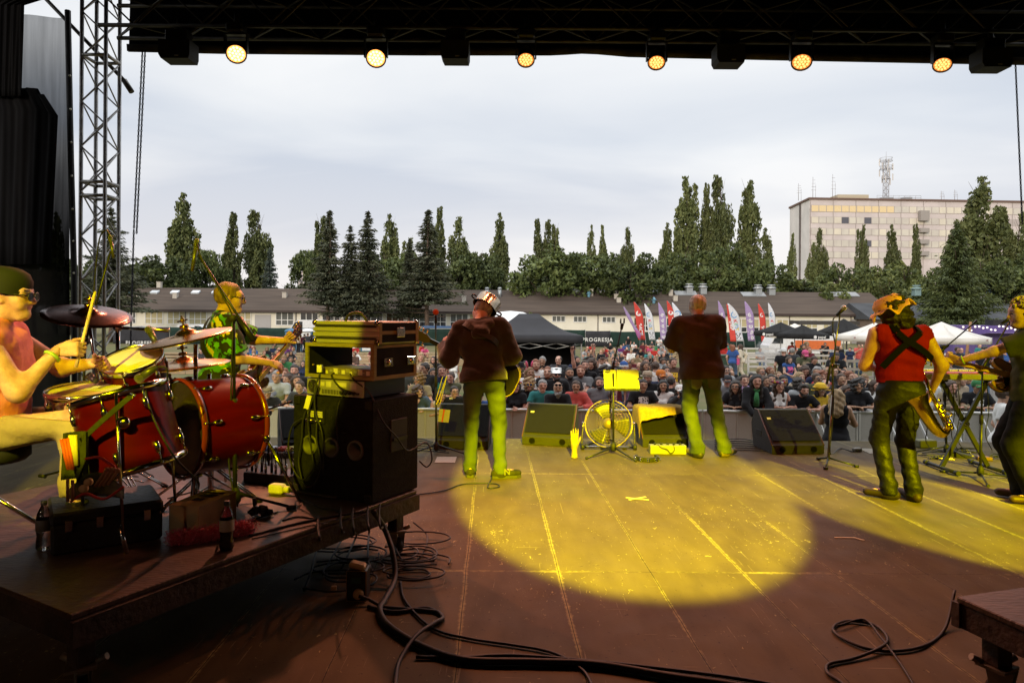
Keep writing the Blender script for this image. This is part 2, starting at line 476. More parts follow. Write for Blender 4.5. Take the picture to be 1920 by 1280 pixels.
def torso(J,q,inf=0.0,fl=1.0):
 T=J['T'];S=J['S'];g=q.get('g',1.0);f=q.get('sex')=='f';yv=S[:,1]
 o=[rcp(J['hip'][0]*.75+J['hip'][1]*.25+A(0,0,.02),J['hip'][1]*.75+J['hip'][0]*.25+A(0,0,.02),.112*g**.5+inf,sq=(yv,1.08)),rcp(T(.05,.012,.10),T(-.05,.012,.10),(.098 if f else .110)*g+inf,sq=(yv,1.18/g**.3)),rcp(T(.07,0,.27),T(-.07,0,.27),(.100 if f else .112)*g**.6+inf,sq=(yv,1.12)),rcp(T(.10,-.008,.375),T(-.10,-.008,.375),(.078 if f else .088)+inf),rcp(J['sh'][0]*.92+J['neck']*.08,J['sh'][1]*.92+J['neck']*.08,.055+inf)]
 if f:o+=[rcp(T(.065,.085,.29),T(.065,.10,.275),.05+inf*.6),rcp(T(-.065,.085,.29),T(-.065,.10,.275),.05+inf*.6)]
 for s in(1,-1):o.append(rcp(T(0,-.015,.475),T(s*.12,-.012,.43),.045+inf*.5,.05+inf*.5))
 return o
def arm(J,i,inf=0.0,f0=0.0,f1=2.0,cap=True,mus=1.0,fat=0.0):
 """upper arm is 0..1, forearm 1..2"""
 s,e,w_=J['sh'][i],J['el'][i],J['wr'][i];o=[]
 r=lambda t:(.052*(1-t)+.040*t)*mus if t<=1 else .041*mus*(2-t)+.027*(t-1)
 if f0<1:
  t1=min(1,f1);c=cap and f1<=1
  o.append(rcp(s+(e-s)*f0,s+(e-s)*t1,r(f0)+inf,r(t1)+inf+fat*t1,cap=c))
 if f1>1:
  a=max(0,f0-1);b=f1-1
  o.append(rcp(e+(w_-e)*a,e+(w_-e)*b,r(1+a)+inf+fat,r(1+b)+inf+fat*.6,cap=cap and f1<2))
 return o
def leg(J,i,inf=0.0,f1=2.0,cap=False,fl=0.0,bag=0.0):
 h,k,a=J['hip'][i],J['kn'][i],J['an'][i];o=[]
 t=min(1,f1)
 o.append(rcp(h,h+(k-h)*t,.088+inf,.088+(.058-.088)*t+inf+bag*.5,cap=cap and f1<=1))
 if f1>1:
  b=f1-1;e=k+(a-k)*b
  o.append(rcp(k,e,.056+inf+bag*.5,.056+(.040-.056)*b+inf+bag+fl*b,cap=cap))
  if inf<=0:o.append(rcp(k+(a-k)*.15-J['PF'][:,1]*.02,k+(a-k)*.5-J['PF'][:,1]*.015,.05+inf,.044+inf))
 return o
def head_prims(J,neck=True,sex='m',detail=False):
 H=J['H'];c=J['head'];L=lambda x,y,z:c+H@A(x,y,z);k=.02
 jw=.040 if sex=='f'else .045
 o=[rcp(L(0,-.018,.025),L(0,.0,.02),.094,.090,sq=(H[:,0],1.14),k=k),rcp(L(0,.028,.0),L(0,.045,-.072),.070,jw,sq=(H[:,0],1.06),k=.03),rcp(L(.03,.0,-.055),L(.014,.055,-.09),.035,.026,k=k),rcp(L(-.03,.0,-.055),L(-.014,.055,-.09),.035,.026,k=k),rcp(L(0,.088,.022),L(0,.108,-.018),.010,.015,k=.014),rcp(L(.012,.094,-.02),L(-.012,.094,-.02),.011,k=.010),rcp(L(.045,.066,.036),L(-.045,.066,.036),.022,k=.02),rcp(L(0,.070,-.083),L(0,.074,-.083),.024,k=.02)]
 for s in(1,-1):
  o.append(rcp(L(s*.079,-.012,.012),L(s*.077,-.006,-.024),.019,.013,sq=(H[:,0],1.7),k=.008))
  o.append(rcp(L(s*.034,.093,.010),L(s*.030,.095,.010),.010,.010,sub=True)if detail else rcp(L(s*.045,.055,-.02),L(s*.04,.06,-.03),.026,k=.03))
  if detail:o.append(rcp(L(s*.033,.076,.010),L(s*.033,.077,.010),.013,k=.003));o.append(rcp(L(s*.05,.055,-.02),L(s*.042,.062,-.035),.024,k=.03))
 if detail:
  o.append(rcp(L(.020,.084,-.048),L(-.020,.084,-.048),.0085,k=.006));o.append(rcp(L(.016,.083,-.060),L(-.016,.083,-.060),.0095,k=.006))
 if neck:o.append(rcp(J['neck']+J['S']@A(0,-.02,-.04),L(0,-.022,-.06),.058 if sex=='m'else .047,.054 if sex=='m'else .045,k=.03))
 return o
def hand_prims(w_,d,n,side,curl=35,spread=4,thumb=40,sc=1.0,curls=None):
 """w_ wrist, d along the hand, n out of the palm; side = +1 when the thumb lies along d x n"""
 d=d/np.linalg.norm(d);n=n-d*n.dot(d);n/=np.linalg.norm(n);x=np.cross(d,n)*side;o=[]
 L=lambda a,b,c:w_+(x*a+d*b+n*c)*sc
 for a in(.026,.009,-.009,-.026):
  o.append(rcp(L(a*.55,.0,0),L(a,.085,0),.016*sc,.0125*sc,k=.012,sq=(n,1.15)))
 o.append(rcp(L(.022,.02,.006),L(.034,.05,.010),.017*sc,.015*sc,k=.012))
 lens=((.042,.026,.021),(.046,.029,.022),(.042,.027,.021),(.033,.020,.018))
 for j,a in enumerate((.028,.0095,-.0095,-.027)):
  p=L(a,.088,0);cu=(curls[j]if curls else curl*(1+.08*j));ang=0
  sp=math.radians(spread*(1.5-j));dd=d*math.cos(sp)+x*math.sin(sp)
  for kx,l in enumerate(lens[j]):
   ang+=cu*(0.75,1.15,.8)[kx]
   v=dd*math.cos(R(ang))+n*math.sin(R(ang));e=p+v*l*sc
   o.append(rcp(p,e,(.0095,.0085,.0078)[kx]*sc,(.0085,.0078,.0065)[kx]*sc,k=.003));p=e
 p=L(.036,.042,.010);t=R(thumb)
 v=d*math.cos(t)+x*math.sin(t);v=v*.93+n*.36
 e=p+v*.038*sc;o.append(rcp(p,e,.0125*sc,.0105*sc,k=.008))
 v2=v*.85+d*.35+n*.25;v2/=np.linalg.norm(v2);o.append(rcp(e,e+v2*.030*sc,.0105*sc,.0085*sc,k=.004))
 return o
SKIN=[mat('skin_fair',(.60,.37,.27),.55,col2=(.42,.22,.15),scale=17,bump=.18,bscale=130),mat('skin_pink',(.56,.31,.23),.55,col2=(.38,.18,.12),scale=17,bump=.18,bscale=130),mat('skin_tan',(.42,.24,.15),.55,col2=(.29,.15,.09),scale=17,bump=.18,bscale=130)]
EYE=mat('eye',(.03,.022,.018),.25);LIP=mat('lips',(.40,.15,.13),.5)
HAIRM={k:mat('hair_'+k,c,.62,col2=tuple(x*.45 for x in c),scale=26,stretch=(1,1,.18),bump=.6,bscale=55)for k,c in dict(black=(.018,.014,.012),brown=(.065,.035,.02),dark=(.03,.02,.014),blond=(.34,.22,.10),fair=(.24,.14,.06),grey=(.28,.27,.26),white=(.55,.53,.5),red=(.23,.075,.03),pink=(.6,.12,.25)).items()}
CLO=dict(black=(.014,.014,.016),charcoal=(.045,.047,.052),grey=(.17,.18,.19),pale_grey=(.34,.36,.38),white=(.72,.72,.70),navy=(.022,.032,.075),blue=(.04,.10,.30),teal=(.035,.20,.20),red=(.44,.035,.03),coral=(.55,.10,.085),maroon=(.13,.02,.03),pink=(.60,.09,.22),brown=(.10,.06,.045),beige=(.40,.32,.23),olive=(.09,.095,.05),green=(.04,.17,.06),yellow=(.68,.44,.04),purple=(.13,.035,.16),lilac=(.38,.25,.45),denim=(.07,.11,.18),khaki=(.27,.22,.14),orange=(.55,.17,.03),cream=(.6,.54,.42))
def cloth(c):return mat('cloth_'+c,CLO[c],.85,col2=tuple(x*.72 for x in CLO[c]),scale=7,bump=.35,bscale=18,sheen=.1)
def cloth_print(base,pr,box=(.10,1.12,1.34)):
 n='cloth_%s_%s_print'%(base,pr)
 if n in _M:return _M[n]
 m=cloth(base).copy();m.name=n;_M[n]=m;t=m.node_tree;b=t.nodes['Principled BSDF']
 tcn=t.nodes.new('ShaderNodeTexCoord');s=t.nodes.new('ShaderNodeSeparateXYZ');t.links.new(tcn.outputs['Object'],s.inputs[0])
 def mth(op,a,v):
  q=t.nodes.new('ShaderNodeMath');q.operation=op;t.links.new(a,q.inputs[0])
  if hasattr(v,'node'):t.links.new(v,q.inputs[1])
  else:q.inputs[1].default_value=v
  return q.outputs[0]
 ax=t.nodes.new('ShaderNodeMath');ax.operation='ABSOLUTE';t.links.new(s.outputs[0],ax.inputs[0])
 mk=mth('MULTIPLY',mth('LESS_THAN',ax.outputs[0],box[0]),mth('GREATER_THAN',s.outputs[1],.05))
 mk=mth('MULTIPLY',mk,mth('MULTIPLY',mth('GREATER_THAN',s.outputs[2],box[1]),mth('LESS_THAN',s.outputs[2],box[2])))
 v=t.nodes.new('ShaderNodeTexVoronoi');v.inputs['Scale'].default_value=24;t.links.new(tcn.outputs['Object'],v.inputs['Vector'])
 mk=mth('MULTIPLY',mk,mth('GREATER_THAN',v.outputs['Distance'],.36))
 mx=t.nodes.new('ShaderNodeMixRGB');old=b.inputs['Base Color'].links[0].from_socket
 t.links.new(mk,mx.inputs[0]);t.links.new(old,mx.inputs[1]);mx.inputs[2].default_value=(*CLO[pr],1)
 t.links.new(mx.outputs[0],b.inputs['Base Color'])
 return m
def head_mi(J):
 H=J['H'];c=J['head']
 def fn(V,Q):
  ce=(V[Q].mean(1)-c)@H;x,y,z=np.abs(ce[:,0]),ce[:,1],ce[:,2];mi=np.zeros(len(Q),int)
  mi[(y>.06)&(y<.13)&(((x-.033)/.0130)**2+((z-.010)/.0062)**2<1)]=1
  mi[(y>.055)&(y<.13)&(((x-.035)/.020)**2+((z-.033-x*.05)/.0048)**2<1)]=3
  mi[(y>.06)&(y<.13)&((x/.027)**2+((z+.053)/.0095)**2<1)]=2
  return mi
 return fn
def hdir(J,i):
 v=J['wr'][i]-J['el'][i];return v/np.linalg.norm(v)
def body_mesh(name,q,h=.015,hh=.0125,hd=.0075,detail=False,hands=None):
 J=skel(q);sx=q.get('sex','m');parts=[]
 pr=torso(J,q)+arm(J,0,cap=False,mus=q.get('mus',1))+arm(J,1,cap=False,mus=q.get('mus',1))+leg(J,0,-.011)+leg(J,1,-.011)
 for i in(0,1):pr+=[rcp(J['an'][i]-(J['toe'][i]-J['an'][i])*.25+A(0,0,-.03),J['toe'][i]-(J['toe'][i]-J['an'][i])*.1,.030,.024)]
 pr.append(rcp(J['neck']+J['S']@A(0,-.02,-.06),J['head']+J['H']@A(0,-.022,-.07),.056 if sx=='m'else .045,.052 if sx=='m'else .043))
 parts.append(sdf(pr,h))
 parts.append(sdf(head_prims(J,sex=sx,detail=detail),hh,k0=.02))
 for i in(0,1):
  s=1 if i==0 else-1
  hp=(hands or q.get('hands')or{}).get(i,{})
  if hp is None:continue
  d=A(*hp['d'])if 'd'in hp else hdir(J,i)
  n=A(*hp['n'])if 'n'in hp else A(-s*.9,.1,-.3)
  sd=hp.get('side',s)
  if abs(np.dot(d/np.linalg.norm(d),n/np.linalg.norm(n)))>.95:n=A(0,.3,-1)
  parts.append(sdf(hand_prims(J['wr'][i],d,n,sd,hp.get('curl',32),hp.get('spread',5),hp.get('thumb',42),hp.get('sc',1.0),hp.get('curls')),hd,k0=.008))
 return np_mesh(name,parts,[SKIN[0],EYE,LIP,HAIRM['brown']],head_mi(J)),J
def shirt_prims(J,q,inf=.016,slv=.55,fat=.012,flare=0.0):
 o=torso(J,q,inf)
 if slv>0:
  for i in(0,1):o+=arm(J,i,inf+.004,0,slv,True,fat=fat)
 T=J['T'];S=J['S']
 hz=q.get('hem',-.06)
 if hz<.02:o.append(rcp(T(.05,.005,.04),T(.05,.005,hz-.1),.115*q.get('g',1)**.6+inf,.118+inf+flare,sq=(S[:,1],1.12)));o.append(rcp(T(-.05,.005,.04),T(-.05,.005,hz-.1),.115*q.get('g',1)**.6+inf,.118+inf+flare,sq=(S[:,1],1.12)))
 if hz<.02:o.append(rcp(J['pel']+A(.07,-.04,-.05),J['pel']+A(-.07,-.04,-.05),.125+inf))
 return o
def folds(amp,fx=18.0,fz=34.0,ph=0.0):
 def fn(X,Y,Z):
  return amp*(np.sin(Z*fz+3.1*np.sin(X*9+ph)+2.3*np.sin(Y*13+1+ph)+ph)*.6+np.sin(X*fx+2.2*np.sin(Z*11+ph)+Y*9)*.5+.35*np.sin(Z*71+X*23+ph*2))
 return fn
def shirt_mesh(name,q,J,mats,h=.016,slv=.55,inf=.016,noise=None,fat=.012,flare=0.0,collar=.03,tank=False):
 T=J['T'];S=J['S'];hem=q.get('hem',-.06)
 pr=shirt_prims(J,q,inf,0 if tank else slv,fat,flare)
 pr.append(rcp(T(0,.015,.57),T(0,-.005,.515),.055,.045,sub=True))
 cuts=[(T(0,0,hem),S[:,2])]
 if tank:
  for i in(0,1):pr.append(rcp(J['sh'][i]+S@A((.045 if i==0 else-.045),0,.05),J['sh'][i]+S@A((.035 if i==0 else-.035),0,-.11),.062,.055,sub=True))
 return np_mesh(name,[sdf(pr,h,cuts,noise)],mats)
def trouser_mesh(name,q,J,mats,h=.017,f1=1.93,inf=.014,noise=None,fl=.012,bag=.004):
 pr=torso(J,dict(q,g=min(1.1,q.get('g',1))),inf)[:2]
 for i in(0,1):
  pr+=leg(J,i,inf,f1,True,fl,bag)
  if f1>1.9:pr.append(rcp(J['an'][i]+A(0,0,.03),J['an'][i]+A(0,0,-.045),.040+inf+bag+fl,.048+inf+bag+fl,cap=True))
 pr.append(rcp(J['pel']+A(.05,-.03,-.02),J['pel']+A(-.05,-.03,-.02),.11+inf))
 return np_mesh(name,[sdf(pr,h,[(J['T'](0,0,q.get('waist',.06)),-J['S'][:,2])],noise,k0=.03)],mats)
def shoe_prims(J,i,inf=0.0):
 a=J['an'][i];t=J['toe'][i];d=t-a;d=d/np.linalg.norm(d);dn=A(0,0,-1.0)
 fl=A(d[0],d[1],d[2]+.26);fl/=np.linalg.norm(fl)
 base=a+A(0,0,-.045)
 return[rcp(base-fl*.045,base+fl*.02,.040+inf,.042+inf),rcp(base+fl*.02,base+fl*.165,.043+inf,.036+inf,sq=((0,0,1),1.15)),rcp(a+A(0,0,.015),base,.046+inf,.044+inf,capa=True)]
def _hn(a,f):return lambda X,Y,Z:a*(np.sin(X*f+1.3*np.sin(Z*f*.7))*np.sin(Y*f*1.1+1)*1.2+np.sin(Z*f*1.3+X*f*.6))
_HC={}
def hair_mesh(style,h=.0125):
 if style in _HC:return _HC[style]
 k=.02;S0=[rcp(A(0,-.022,.028),A(0,-.005,.03),.104,.098,sq=((1,0,0),1.10),k=k)]
 face=rcp(A(0,.135,-.03),A(0,.12,.035),.080,.058,sub=True)
 cut=[((0,0,-.055),(0,-.55,1)),((0,.078,.062),(0,-1,.75))];nz_=_hn(.003,70)
 if style=='short':pr=S0+[face]
 elif style=='buzz':pr=[rcp(A(0,-.022,.026),A(0,-.002,.026),.098,.093,sq=((1,0,0),1.12),k=k),face];nz_=_hn(.001,80)
 elif style=='quiff':pr=S0+[rcp(A(-.03,.04,.095),A(.03,.05,.10),.042),face];nz_=_hn(.005,60)
 elif style=='balding':pr=S0+[face,rcp(A(0,.05,.15),A(0,-.02,.15),.098,.085,sub=True)];nz_=_hn(.002,80)
 elif style in('long','bob','verylong'):
  zl={'long':-.25,'bob':-.12,'verylong':-.38}[style]
  pr=[rcp(A(0,-.022,.03),A(0,-.003,.03),.110,.104,sq=((1,0,0),1.08),k=k)]
  for s in(1,-1):pr+=[rcp(A(s*.072,-.02,.0),A(s*.088,.0,zl),.048,.042)]
  pr+=[rcp(A(0,-.065,.0),A(0,-.075,zl-.03),.075,.070),rcp(A(.05,-.05,.0),A(.055,-.06,zl-.02),.06,.055),rcp(A(-.05,-.05,.0),A(-.055,-.06,zl-.02),.06,.055),rcp(A(0,.14,-.13),A(0,.118,.045),.085,.062,sub=True),rcp(A(0,.10,-.10),A(0,.06,-.40),.07,.055,sub=True)]
  cut=[];nz_=_hn(.005,48)
 elif style in('curly','afro'):
  r=.128 if style=='curly'else .142
  pr=[rcp(A(0,-.03,.035),A(0,-.02,-.05),r,r*.88),rcp(A(0,.15,-.06),A(0,.13,.03),.095,.062,sub=True)];cut=[((0,0,-.14),(0,0,1))];nz_=_hn(.014,62)
 elif style=='shag':
  pr=[rcp(A(0,-.03,.03),A(0,-.035,-.07),.125,.118),rcp(A(.07,-.02,-.06),A(.085,-.01,-.13),.06,.045),rcp(A(-.07,-.02,-.06),A(-.085,-.01,-.13),.06,.045),rcp(A(0,.15,-.06),A(0,.13,.03),.095,.062,sub=True)];cut=[];nz_=_hn(.009,66)
 elif style in('bun','ponytail'):
  pr=S0+[face];cut=[((0,0,-.055),(0,-.55,1)),((0,.078,.062),(0,-1,.75))]
  if style=='bun':pr.append(rcp(A(0,-.10,.085),A(0,-.11,.09),.042))
  else:pr+=[rcp(A(0,-.12,.04),A(0,-.16,-.02),.035,.038),rcp(A(0,-.16,-.02),A(0,-.14,-.14),.036,.018)];cut=[((0,.078,.062),(0,-1,.75))]
 elif style=='beard':
  pr=[rcp(A(0,.03,-.045),A(0,.062,-.088),.072,.050),rcp(A(.05,.01,-.02),A(.03,.05,-.08),.035),rcp(A(-.05,.01,-.02),A(-.03,.05,-.08),.035),rcp(A(.02,.125,-.050),A(-.02,.125,-.050),.026,sub=True),rcp(A(0,.10,-.005),A(0,.10,.03),.05,sub=True)]
  cut=[((0,0,-.022),(0,.25,-1)),((0,.0,0),(0,1,.1))];nz_=_hn(.003,70)
 elif style=='longbeard':
  pr=[rcp(A(0,.03,-.045),A(0,.07,-.10),.074,.056),rcp(A(0,.07,-.10),A(0,.075,-.16),.052,.028),rcp(A(.05,.01,-.02),A(.03,.05,-.08),.036),rcp(A(-.05,.01,-.02),A(-.03,.05,-.08),.036),rcp(A(.02,.125,-.050),A(-.02,.125,-.050),.024,sub=True),rcp(A(0,.10,-.005),A(0,.10,.03),.05,sub=True)]
  cut=[((0,0,-.022),(0,.25,-1)),((0,.0,0),(0,1,.1))];nz_=_hn(.004,66)
 V,Q=sdf(pr,h,cut,nz_,k0=.025)
 _HC[style]=np_mesh('hair_'+style,[(V,Q)],HAIRM['brown'])
 return _HC[style]
STEEL=mat('polished_steel',(.72,.71,.69),.16,1.0);PLASTIC=mat('black_plastic',(.016,.016,.017),.4)
LENS=mat('dark_lens',(.01,.01,.012),.1)
def hat_cap(m,m2):
 b=MB();b.smooth=True
 b.lathe([(.108,-.0),(.110,.03),(.104,.07),(.08,.108),(.04,.124),(0,.127)],(0,-.015,.018),n=20,caps=False)
 b.cur=1
 b.sheet(lambda u,v:((u-.5)*.16*(1-.25*v),.08+.10*v*(1-((u-.5)*1.3)**2),.035-.02*v-.05*(u-.5)**2*4*.4),8,4,(0,0,.006))
 return b,[m,m2]
def hat_brim(m,m2,crown=.10,brim=.165,flop=0.0):
 b=MB();b.smooth=True
 b.lathe([(.106,0),(.104,crown*.6),(.094,crown),(.06,crown+.012),(0,crown+.002)],(0,-.012,.035),n=24,caps=False)
 b.cur=1;b.lathe([(.108,.004),(.109,.03)],(0,-.012,.035),n=24,caps=False)
 b.cur=0;b.lathe([(.104,.004),(brim*.85,-.006),(brim,.006-flop),(brim,.010-flop),(brim*.85,0),(.104,.012)],(0,-.012,.035),n=24,caps=False)
 return b,[m,m2]
def hat_pot(r=.112,hgt=.105,handles=True,m=None):
 b=MB();b.smooth=True
 b.lathe([(r+.010,-.004),(r+.010,.002),(r,.006),(r,hgt-.012),(r-.010,hgt),(0,hgt+.001)],(0,-.012,.035),n=32,caps=False)
 b.lathe([(r-.003,.0),(r-.003,hgt-.01)],(0,-.012,.035),n=32,caps=False)
 b.cur=1
 if handles:
  for s in(1,-1):
   b.path([(s*(r+.0),-.045,.065),(s*(r+.035),-.045,.07),(s*(r+.048),-.03,.07),(s*(r+.048),.006,.07),(s*(r+.035),.02,.07),(s*(r+.0),.02,.065)],.008,8)
 return b,[m or STEEL,PLASTIC]
def hat_beanie(m,m2):
 b=MB();b.smooth=True
 b.lathe([(.112,-.005),(.114,.035),(.108,.075),(.085,.115),(.045,.138),(0,.145)],(0,-.018,.018),n=20,caps=False);b.cur=1
 b.lathe([(.117,-.012),(.119,.012),(.117,.036),(.110,.036)],(0,-.018,.018),n=20,caps=False);b.ball((0,-.018,.175),.03,10)
 return b,[m,m2]
def hat_crown(cols,n=14):
 b=MB();k=0
 for i in range(n):
  a=math.pi*2*i/n;c=(.102*math.cos(a),-.012+.108*math.sin(a),.075+.008*(i%3));b.cur=i%len(cols)
  b.ball(c,.022,7,(1,1,.8))
  for j in range(4):b.ball((c[0]*1.12+.016*math.cos(j*1.6),c[1]*1.12+.016*math.sin(j*1.6),c[2]+.012),.010,5)
 return b,cols
def hat_bunny(m,m2):
 b=MB();b.smooth=True
 b.path([(.098*math.cos(a),-.01,.03+.098*math.sin(a))for a in np.linspace(.1,math.pi-.1,12)],.008,6)
 for s in(1,-1):
  b.cur=0;b.lathe([(.008,0),(.024,.04),(.027,.09),(.016,.14),(0,.155)],(s*.045,-.01,.115),(s*.22,-.1,1),10)
  b.cur=1;b.lathe([(.004,.02),(.014,.05),(.014,.09),(.004,.13)],(s*.045,.010,.115),(s*.22,-.1,1),8)
 return b,[m,m2]
def hat_bonnet(m):
 b=MB();b.smooth=True
 b.lathe([(.118,-.03),(.122,.03),(.112,.085),(.07,.122),(0,.132)],(0,-.02,.025),n=22,caps=False)
 b.lathe([(.116,-.01),(.150,.015),(.155,.028),(.12,.02)],(0,-.012,.035),n=22,caps=False)
 for s in(1,-1):b.path([(s*.10,.0,.0),(s*.16,.0,-.01),(s*.20,.01,.0)],.014,6)
 return b,[m]
def glasses_mb(frame,lens,big=1.0):
 b=MB()
 for s in(1,-1):
  pts=[(s*.034+.025*big*math.cos(a),.108,.008+.019*big*math.sin(a))for a in np.linspace(0,2*math.pi,13)[:-1]]
  b.cur=0;b.path(pts,.0032*big,5,closed=True)
  b.cur=1;b.prism([(.024*big*math.cos(a),.018*big*math.sin(a))for a in np.linspace(0,2*math.pi,13)[:-1]],(s*.034,.1075,.008),(1,0,0),(0,0,1),(0,.002,0))
  b.cur=0;b.path([(s*(.034+.025*big),.106,.014),(s*.082,.06,.015),(s*.086,-.01,.013)],.0026*big,5)
 b.path([(-.010,.109,.012),(.010,.109,.012)],.003,5)
 return b,[frame,lens]
_HM={}
def headgear(key,fn):
 if key not in _HM:b,ms=fn();_HM[key]=(b.mesh(key,ms),ms)
 return _HM[key]
# ================================================================== the setting: field, stage deck, stage shell
RZ=STZ+0.39
def floor_material():
 m=bpy.data.materials.new('stage_deck_plywood');m.use_nodes=True;t=m.node_tree;b=t.nodes['Principled BSDF'];N=t.nodes.new;L=t.links.new
 tcn=N('ShaderNodeTexCoord');s=N('ShaderNodeSeparateXYZ');L(tcn.outputs['Object'],s.inputs[0])
 def mth(op,a,v=None,c=None):
  q=N('ShaderNodeMath');q.operation=op
  for i,x in enumerate((a,v,c)):
   if x is None:continue
   if hasattr(x,'node'):L(x,q.inputs[i])
   else:q.inputs[i].default_value=x
  return q.outputs[0]
 def noise(vec,sc,det=4,rough=.5,dist=0):
  n=N('ShaderNodeTexNoise');n.inputs['Scale'].default_value=sc;n.inputs['Detail'].default_value=det;n.inputs['Roughness'].default_value=rough;n.inputs['Distortion'].default_value=dist
  L(vec,n.inputs['Vector']);return n.outputs['Fac']
 def ramp(f,p0,p1):
  r=N('ShaderNodeMapRange');r.inputs[1].default_value=p0;r.inputs[2].default_value=p1;L(f,r.inputs[0]);return r.outputs[0]
 def mapped(scale,rot=0):
  mp_=N('ShaderNodeMapping');mp_.inputs['Scale'].default_value=scale;mp_.inputs['Rotation'].default_value=(0,0,rot);L(tcn.outputs['Object'],mp_.inputs[0]);return mp_.outputs[0]
 def mixc(f,a,c):
  q=N('ShaderNodeMixRGB');L(f,q.inputs[0])
  for i,x in((1,a),(2,c)):
   if hasattr(x,'node'):L(x,q.inputs[i])
   else:q.inputs[i].default_value=(*x,1)
  return q.outputs[0]
 wob=mth('MULTIPLY',mth('SUBTRACT',noise(mapped((1,1,1)),3.0),.5),.012)
 u=mth('ADD',mth('MULTIPLY_ADD',s.outputs[1],.0289,s.outputs[0]),wob)
 pu=mth('DIVIDE',mth('SUBTRACT',u,.405),.551);pv=mth('DIVIDE',mth('SUBTRACT',s.outputs[1],4.08),2.51)
 fu=mth('ABSOLUTE',mth('SUBTRACT',mth('FRACT',mth('ADD',pu,.5)),.5));fv=mth('ABSOLUTE',mth('SUBTRACT',mth('FRACT',mth('ADD',pv,.5)),.5))
 du=mth('MULTIPLY',fu,.551);dv=mth('MULTIPLY',fv,2.51);dm=mth('MINIMUM',du,dv)
 cv=N('ShaderNodeCombineXYZ');L(mth('FLOOR',pu),cv.inputs[0]);L(mth('FLOOR',pv),cv.inputs[1])
 wn_=N('ShaderNodeTexWhiteNoise');L(cv.outputs[0],wn_.inputs['Vector'])
 base=mixc(ramp(noise(mapped((1.2,.35,1)),6,6),.3,.7),(.070,.051,.023),(.112,.084,.039))
 base=mixc(mth('MULTIPLY',wn_.outputs['Value'],.45),base,(.128,.098,.048))
 base=mixc(mth('MULTIPLY',ramp(noise(mapped((1,1,1)),1.3,5),.5,.75),.55),base,(.055,.036,.024))
 wear=mth('MULTIPLY_ADD',wn_.outputs['Value'],.10,ramp(noise(mapped((1,1,1)),.8,3),.3,.8))
 spk=noise(mapped((1.4,.75,1),.3),26,5,.62,1.2)
 sp=mth('MULTIPLY',ramp(mth('MULTIPLY_ADD',wear,.16,spk),.735,.775),0.8)
 base=mixc(sp,base,(.36,.31,.13))
 scr=noise(mapped((34,1.1,1),.35),2.2,3,.5,.3);scr2=noise(mapped((1.3,40,1),.5),2.0,3,.5,.3);scr3=noise(mapped((42,1.4,1),-.45),1.8,3,.5,.3)
 for q,th in((scr,.71),(scr2,.725),(scr3,.72)):base=mixc(mth('MULTIPLY',ramp(q,th,th+.03),.5),base,(.29,.24,.14))
 dk=noise(mapped((1,1,1)),46,2,.5);base=mixc(mth('MULTIPLY',ramp(dk,.70,.74),.7),base,(.03,.02,.017))
 ed=mth('MULTIPLY',mth('SUBTRACT',1,ramp(mth('MULTIPLY_ADD',noise(mapped((1,1,1)),30,4),.034,mth('MULTIPLY_ADD',ramp(noise(mapped((1,.6,1)),1.1,3),.62,.38),.012,dm)),.012,.034)),.9)
 base=mixc(ed,base,(.40,.34,.13))
 gap=mth('SUBTRACT',1,ramp(dm,.0012,.0030));base=mixc(gap,base,(.012,.008,.007))
 L(base,b.inputs['Base Color'])
 rr=N('ShaderNodeMapRange');rr.inputs[3].default_value=.50;rr.inputs[4].default_value=.75;L(noise(mapped((1,1,1)),5,5),rr.inputs[0]);L(rr.outputs[0],b.inputs['Roughness'])
 b.inputs['Specular IOR Level'].default_value=.12
 bp=N('ShaderNodeBump');bp.inputs['Strength'].default_value=.35;bp.inputs['Distance'].default_value=.006
 L(mth('SUBTRACT',mth('MULTIPLY',noise(mapped((1,1,1)),60,3),.25),mth('MULTIPLY',gap,1.2)),bp.inputs['Height']);L(bp.outputs[0],b.inputs['Normal'])
 return m
DECK=floor_material()
BLACKCLOTH=mat('black_molton',(.006,.006,.007),.95,col2=(.003,.003,.004),scale=3,stretch=(6,6,.4))
ALU=mat('aluminium_tube',(.46,.45,.44),.5,.6,col2=(.30,.30,.31),scale=9)
ALU_D=mat('dark_truss_tube',(.10,.09,.08),.45,.7,col2=(.05,.045,.04),scale=6)
BLK=mat('black_metal',(.02,.02,.021),.42,.3);BLKM=mat('matt_black',(.012,.012,.013),.7)
RUB=mat('black_rubber',(.012,.012,.012),.6)
CHROME=mat('chrome',(.68,.67,.65),.14,1.0);BRASS=mat('brass',(.62,.42,.13),.22,1.0,col2=(.5,.32,.08),scale=9)
FY=8.44
b=MB();b.box((.5,(FY-5.5)/2,STZ-.03),(13.8,FY+5.5,.06));o=b.build('stage_floor',DECK);tag(o,kind='structure')
b=MB();b.box((.5,FY+.012,STZ/2-.03),(13.8,.02,STZ-.06));b.build('stage_front_skirt',BLACKCLOTH)['kind']='structure'
GRASS=mat('trampled_grass',(.10,.115,.045),.95,col2=(.17,.135,.075),scale=.35,bump=.4,bscale=6,detail=8)
def field_z(y):return gz(y)
ys=[-60,-20,0,8,20,30,40,50,60,70,90,130,220,400,900,2500];xs=[-2500,-600,-200,-90,-50,-25,-10,0,10,25,50,90,200,600,2500]
b=MB();b.add([(x,y,field_z(y))for y in ys for x in xs],[(i*len(xs)+j,i*len(xs)+j+1,(i+1)*len(xs)+j+1,(i+1)*len(xs)+j)for i in range(len(ys)-1)for j in range(len(xs)-1)],True)
b.build('grass_field',GRASS)['kind']='structure'
SAND=mat('pale_sand',(.36,.29,.20),.95,col2=(.26,.21,.14),scale=1.2,bump=.3,bscale=8)
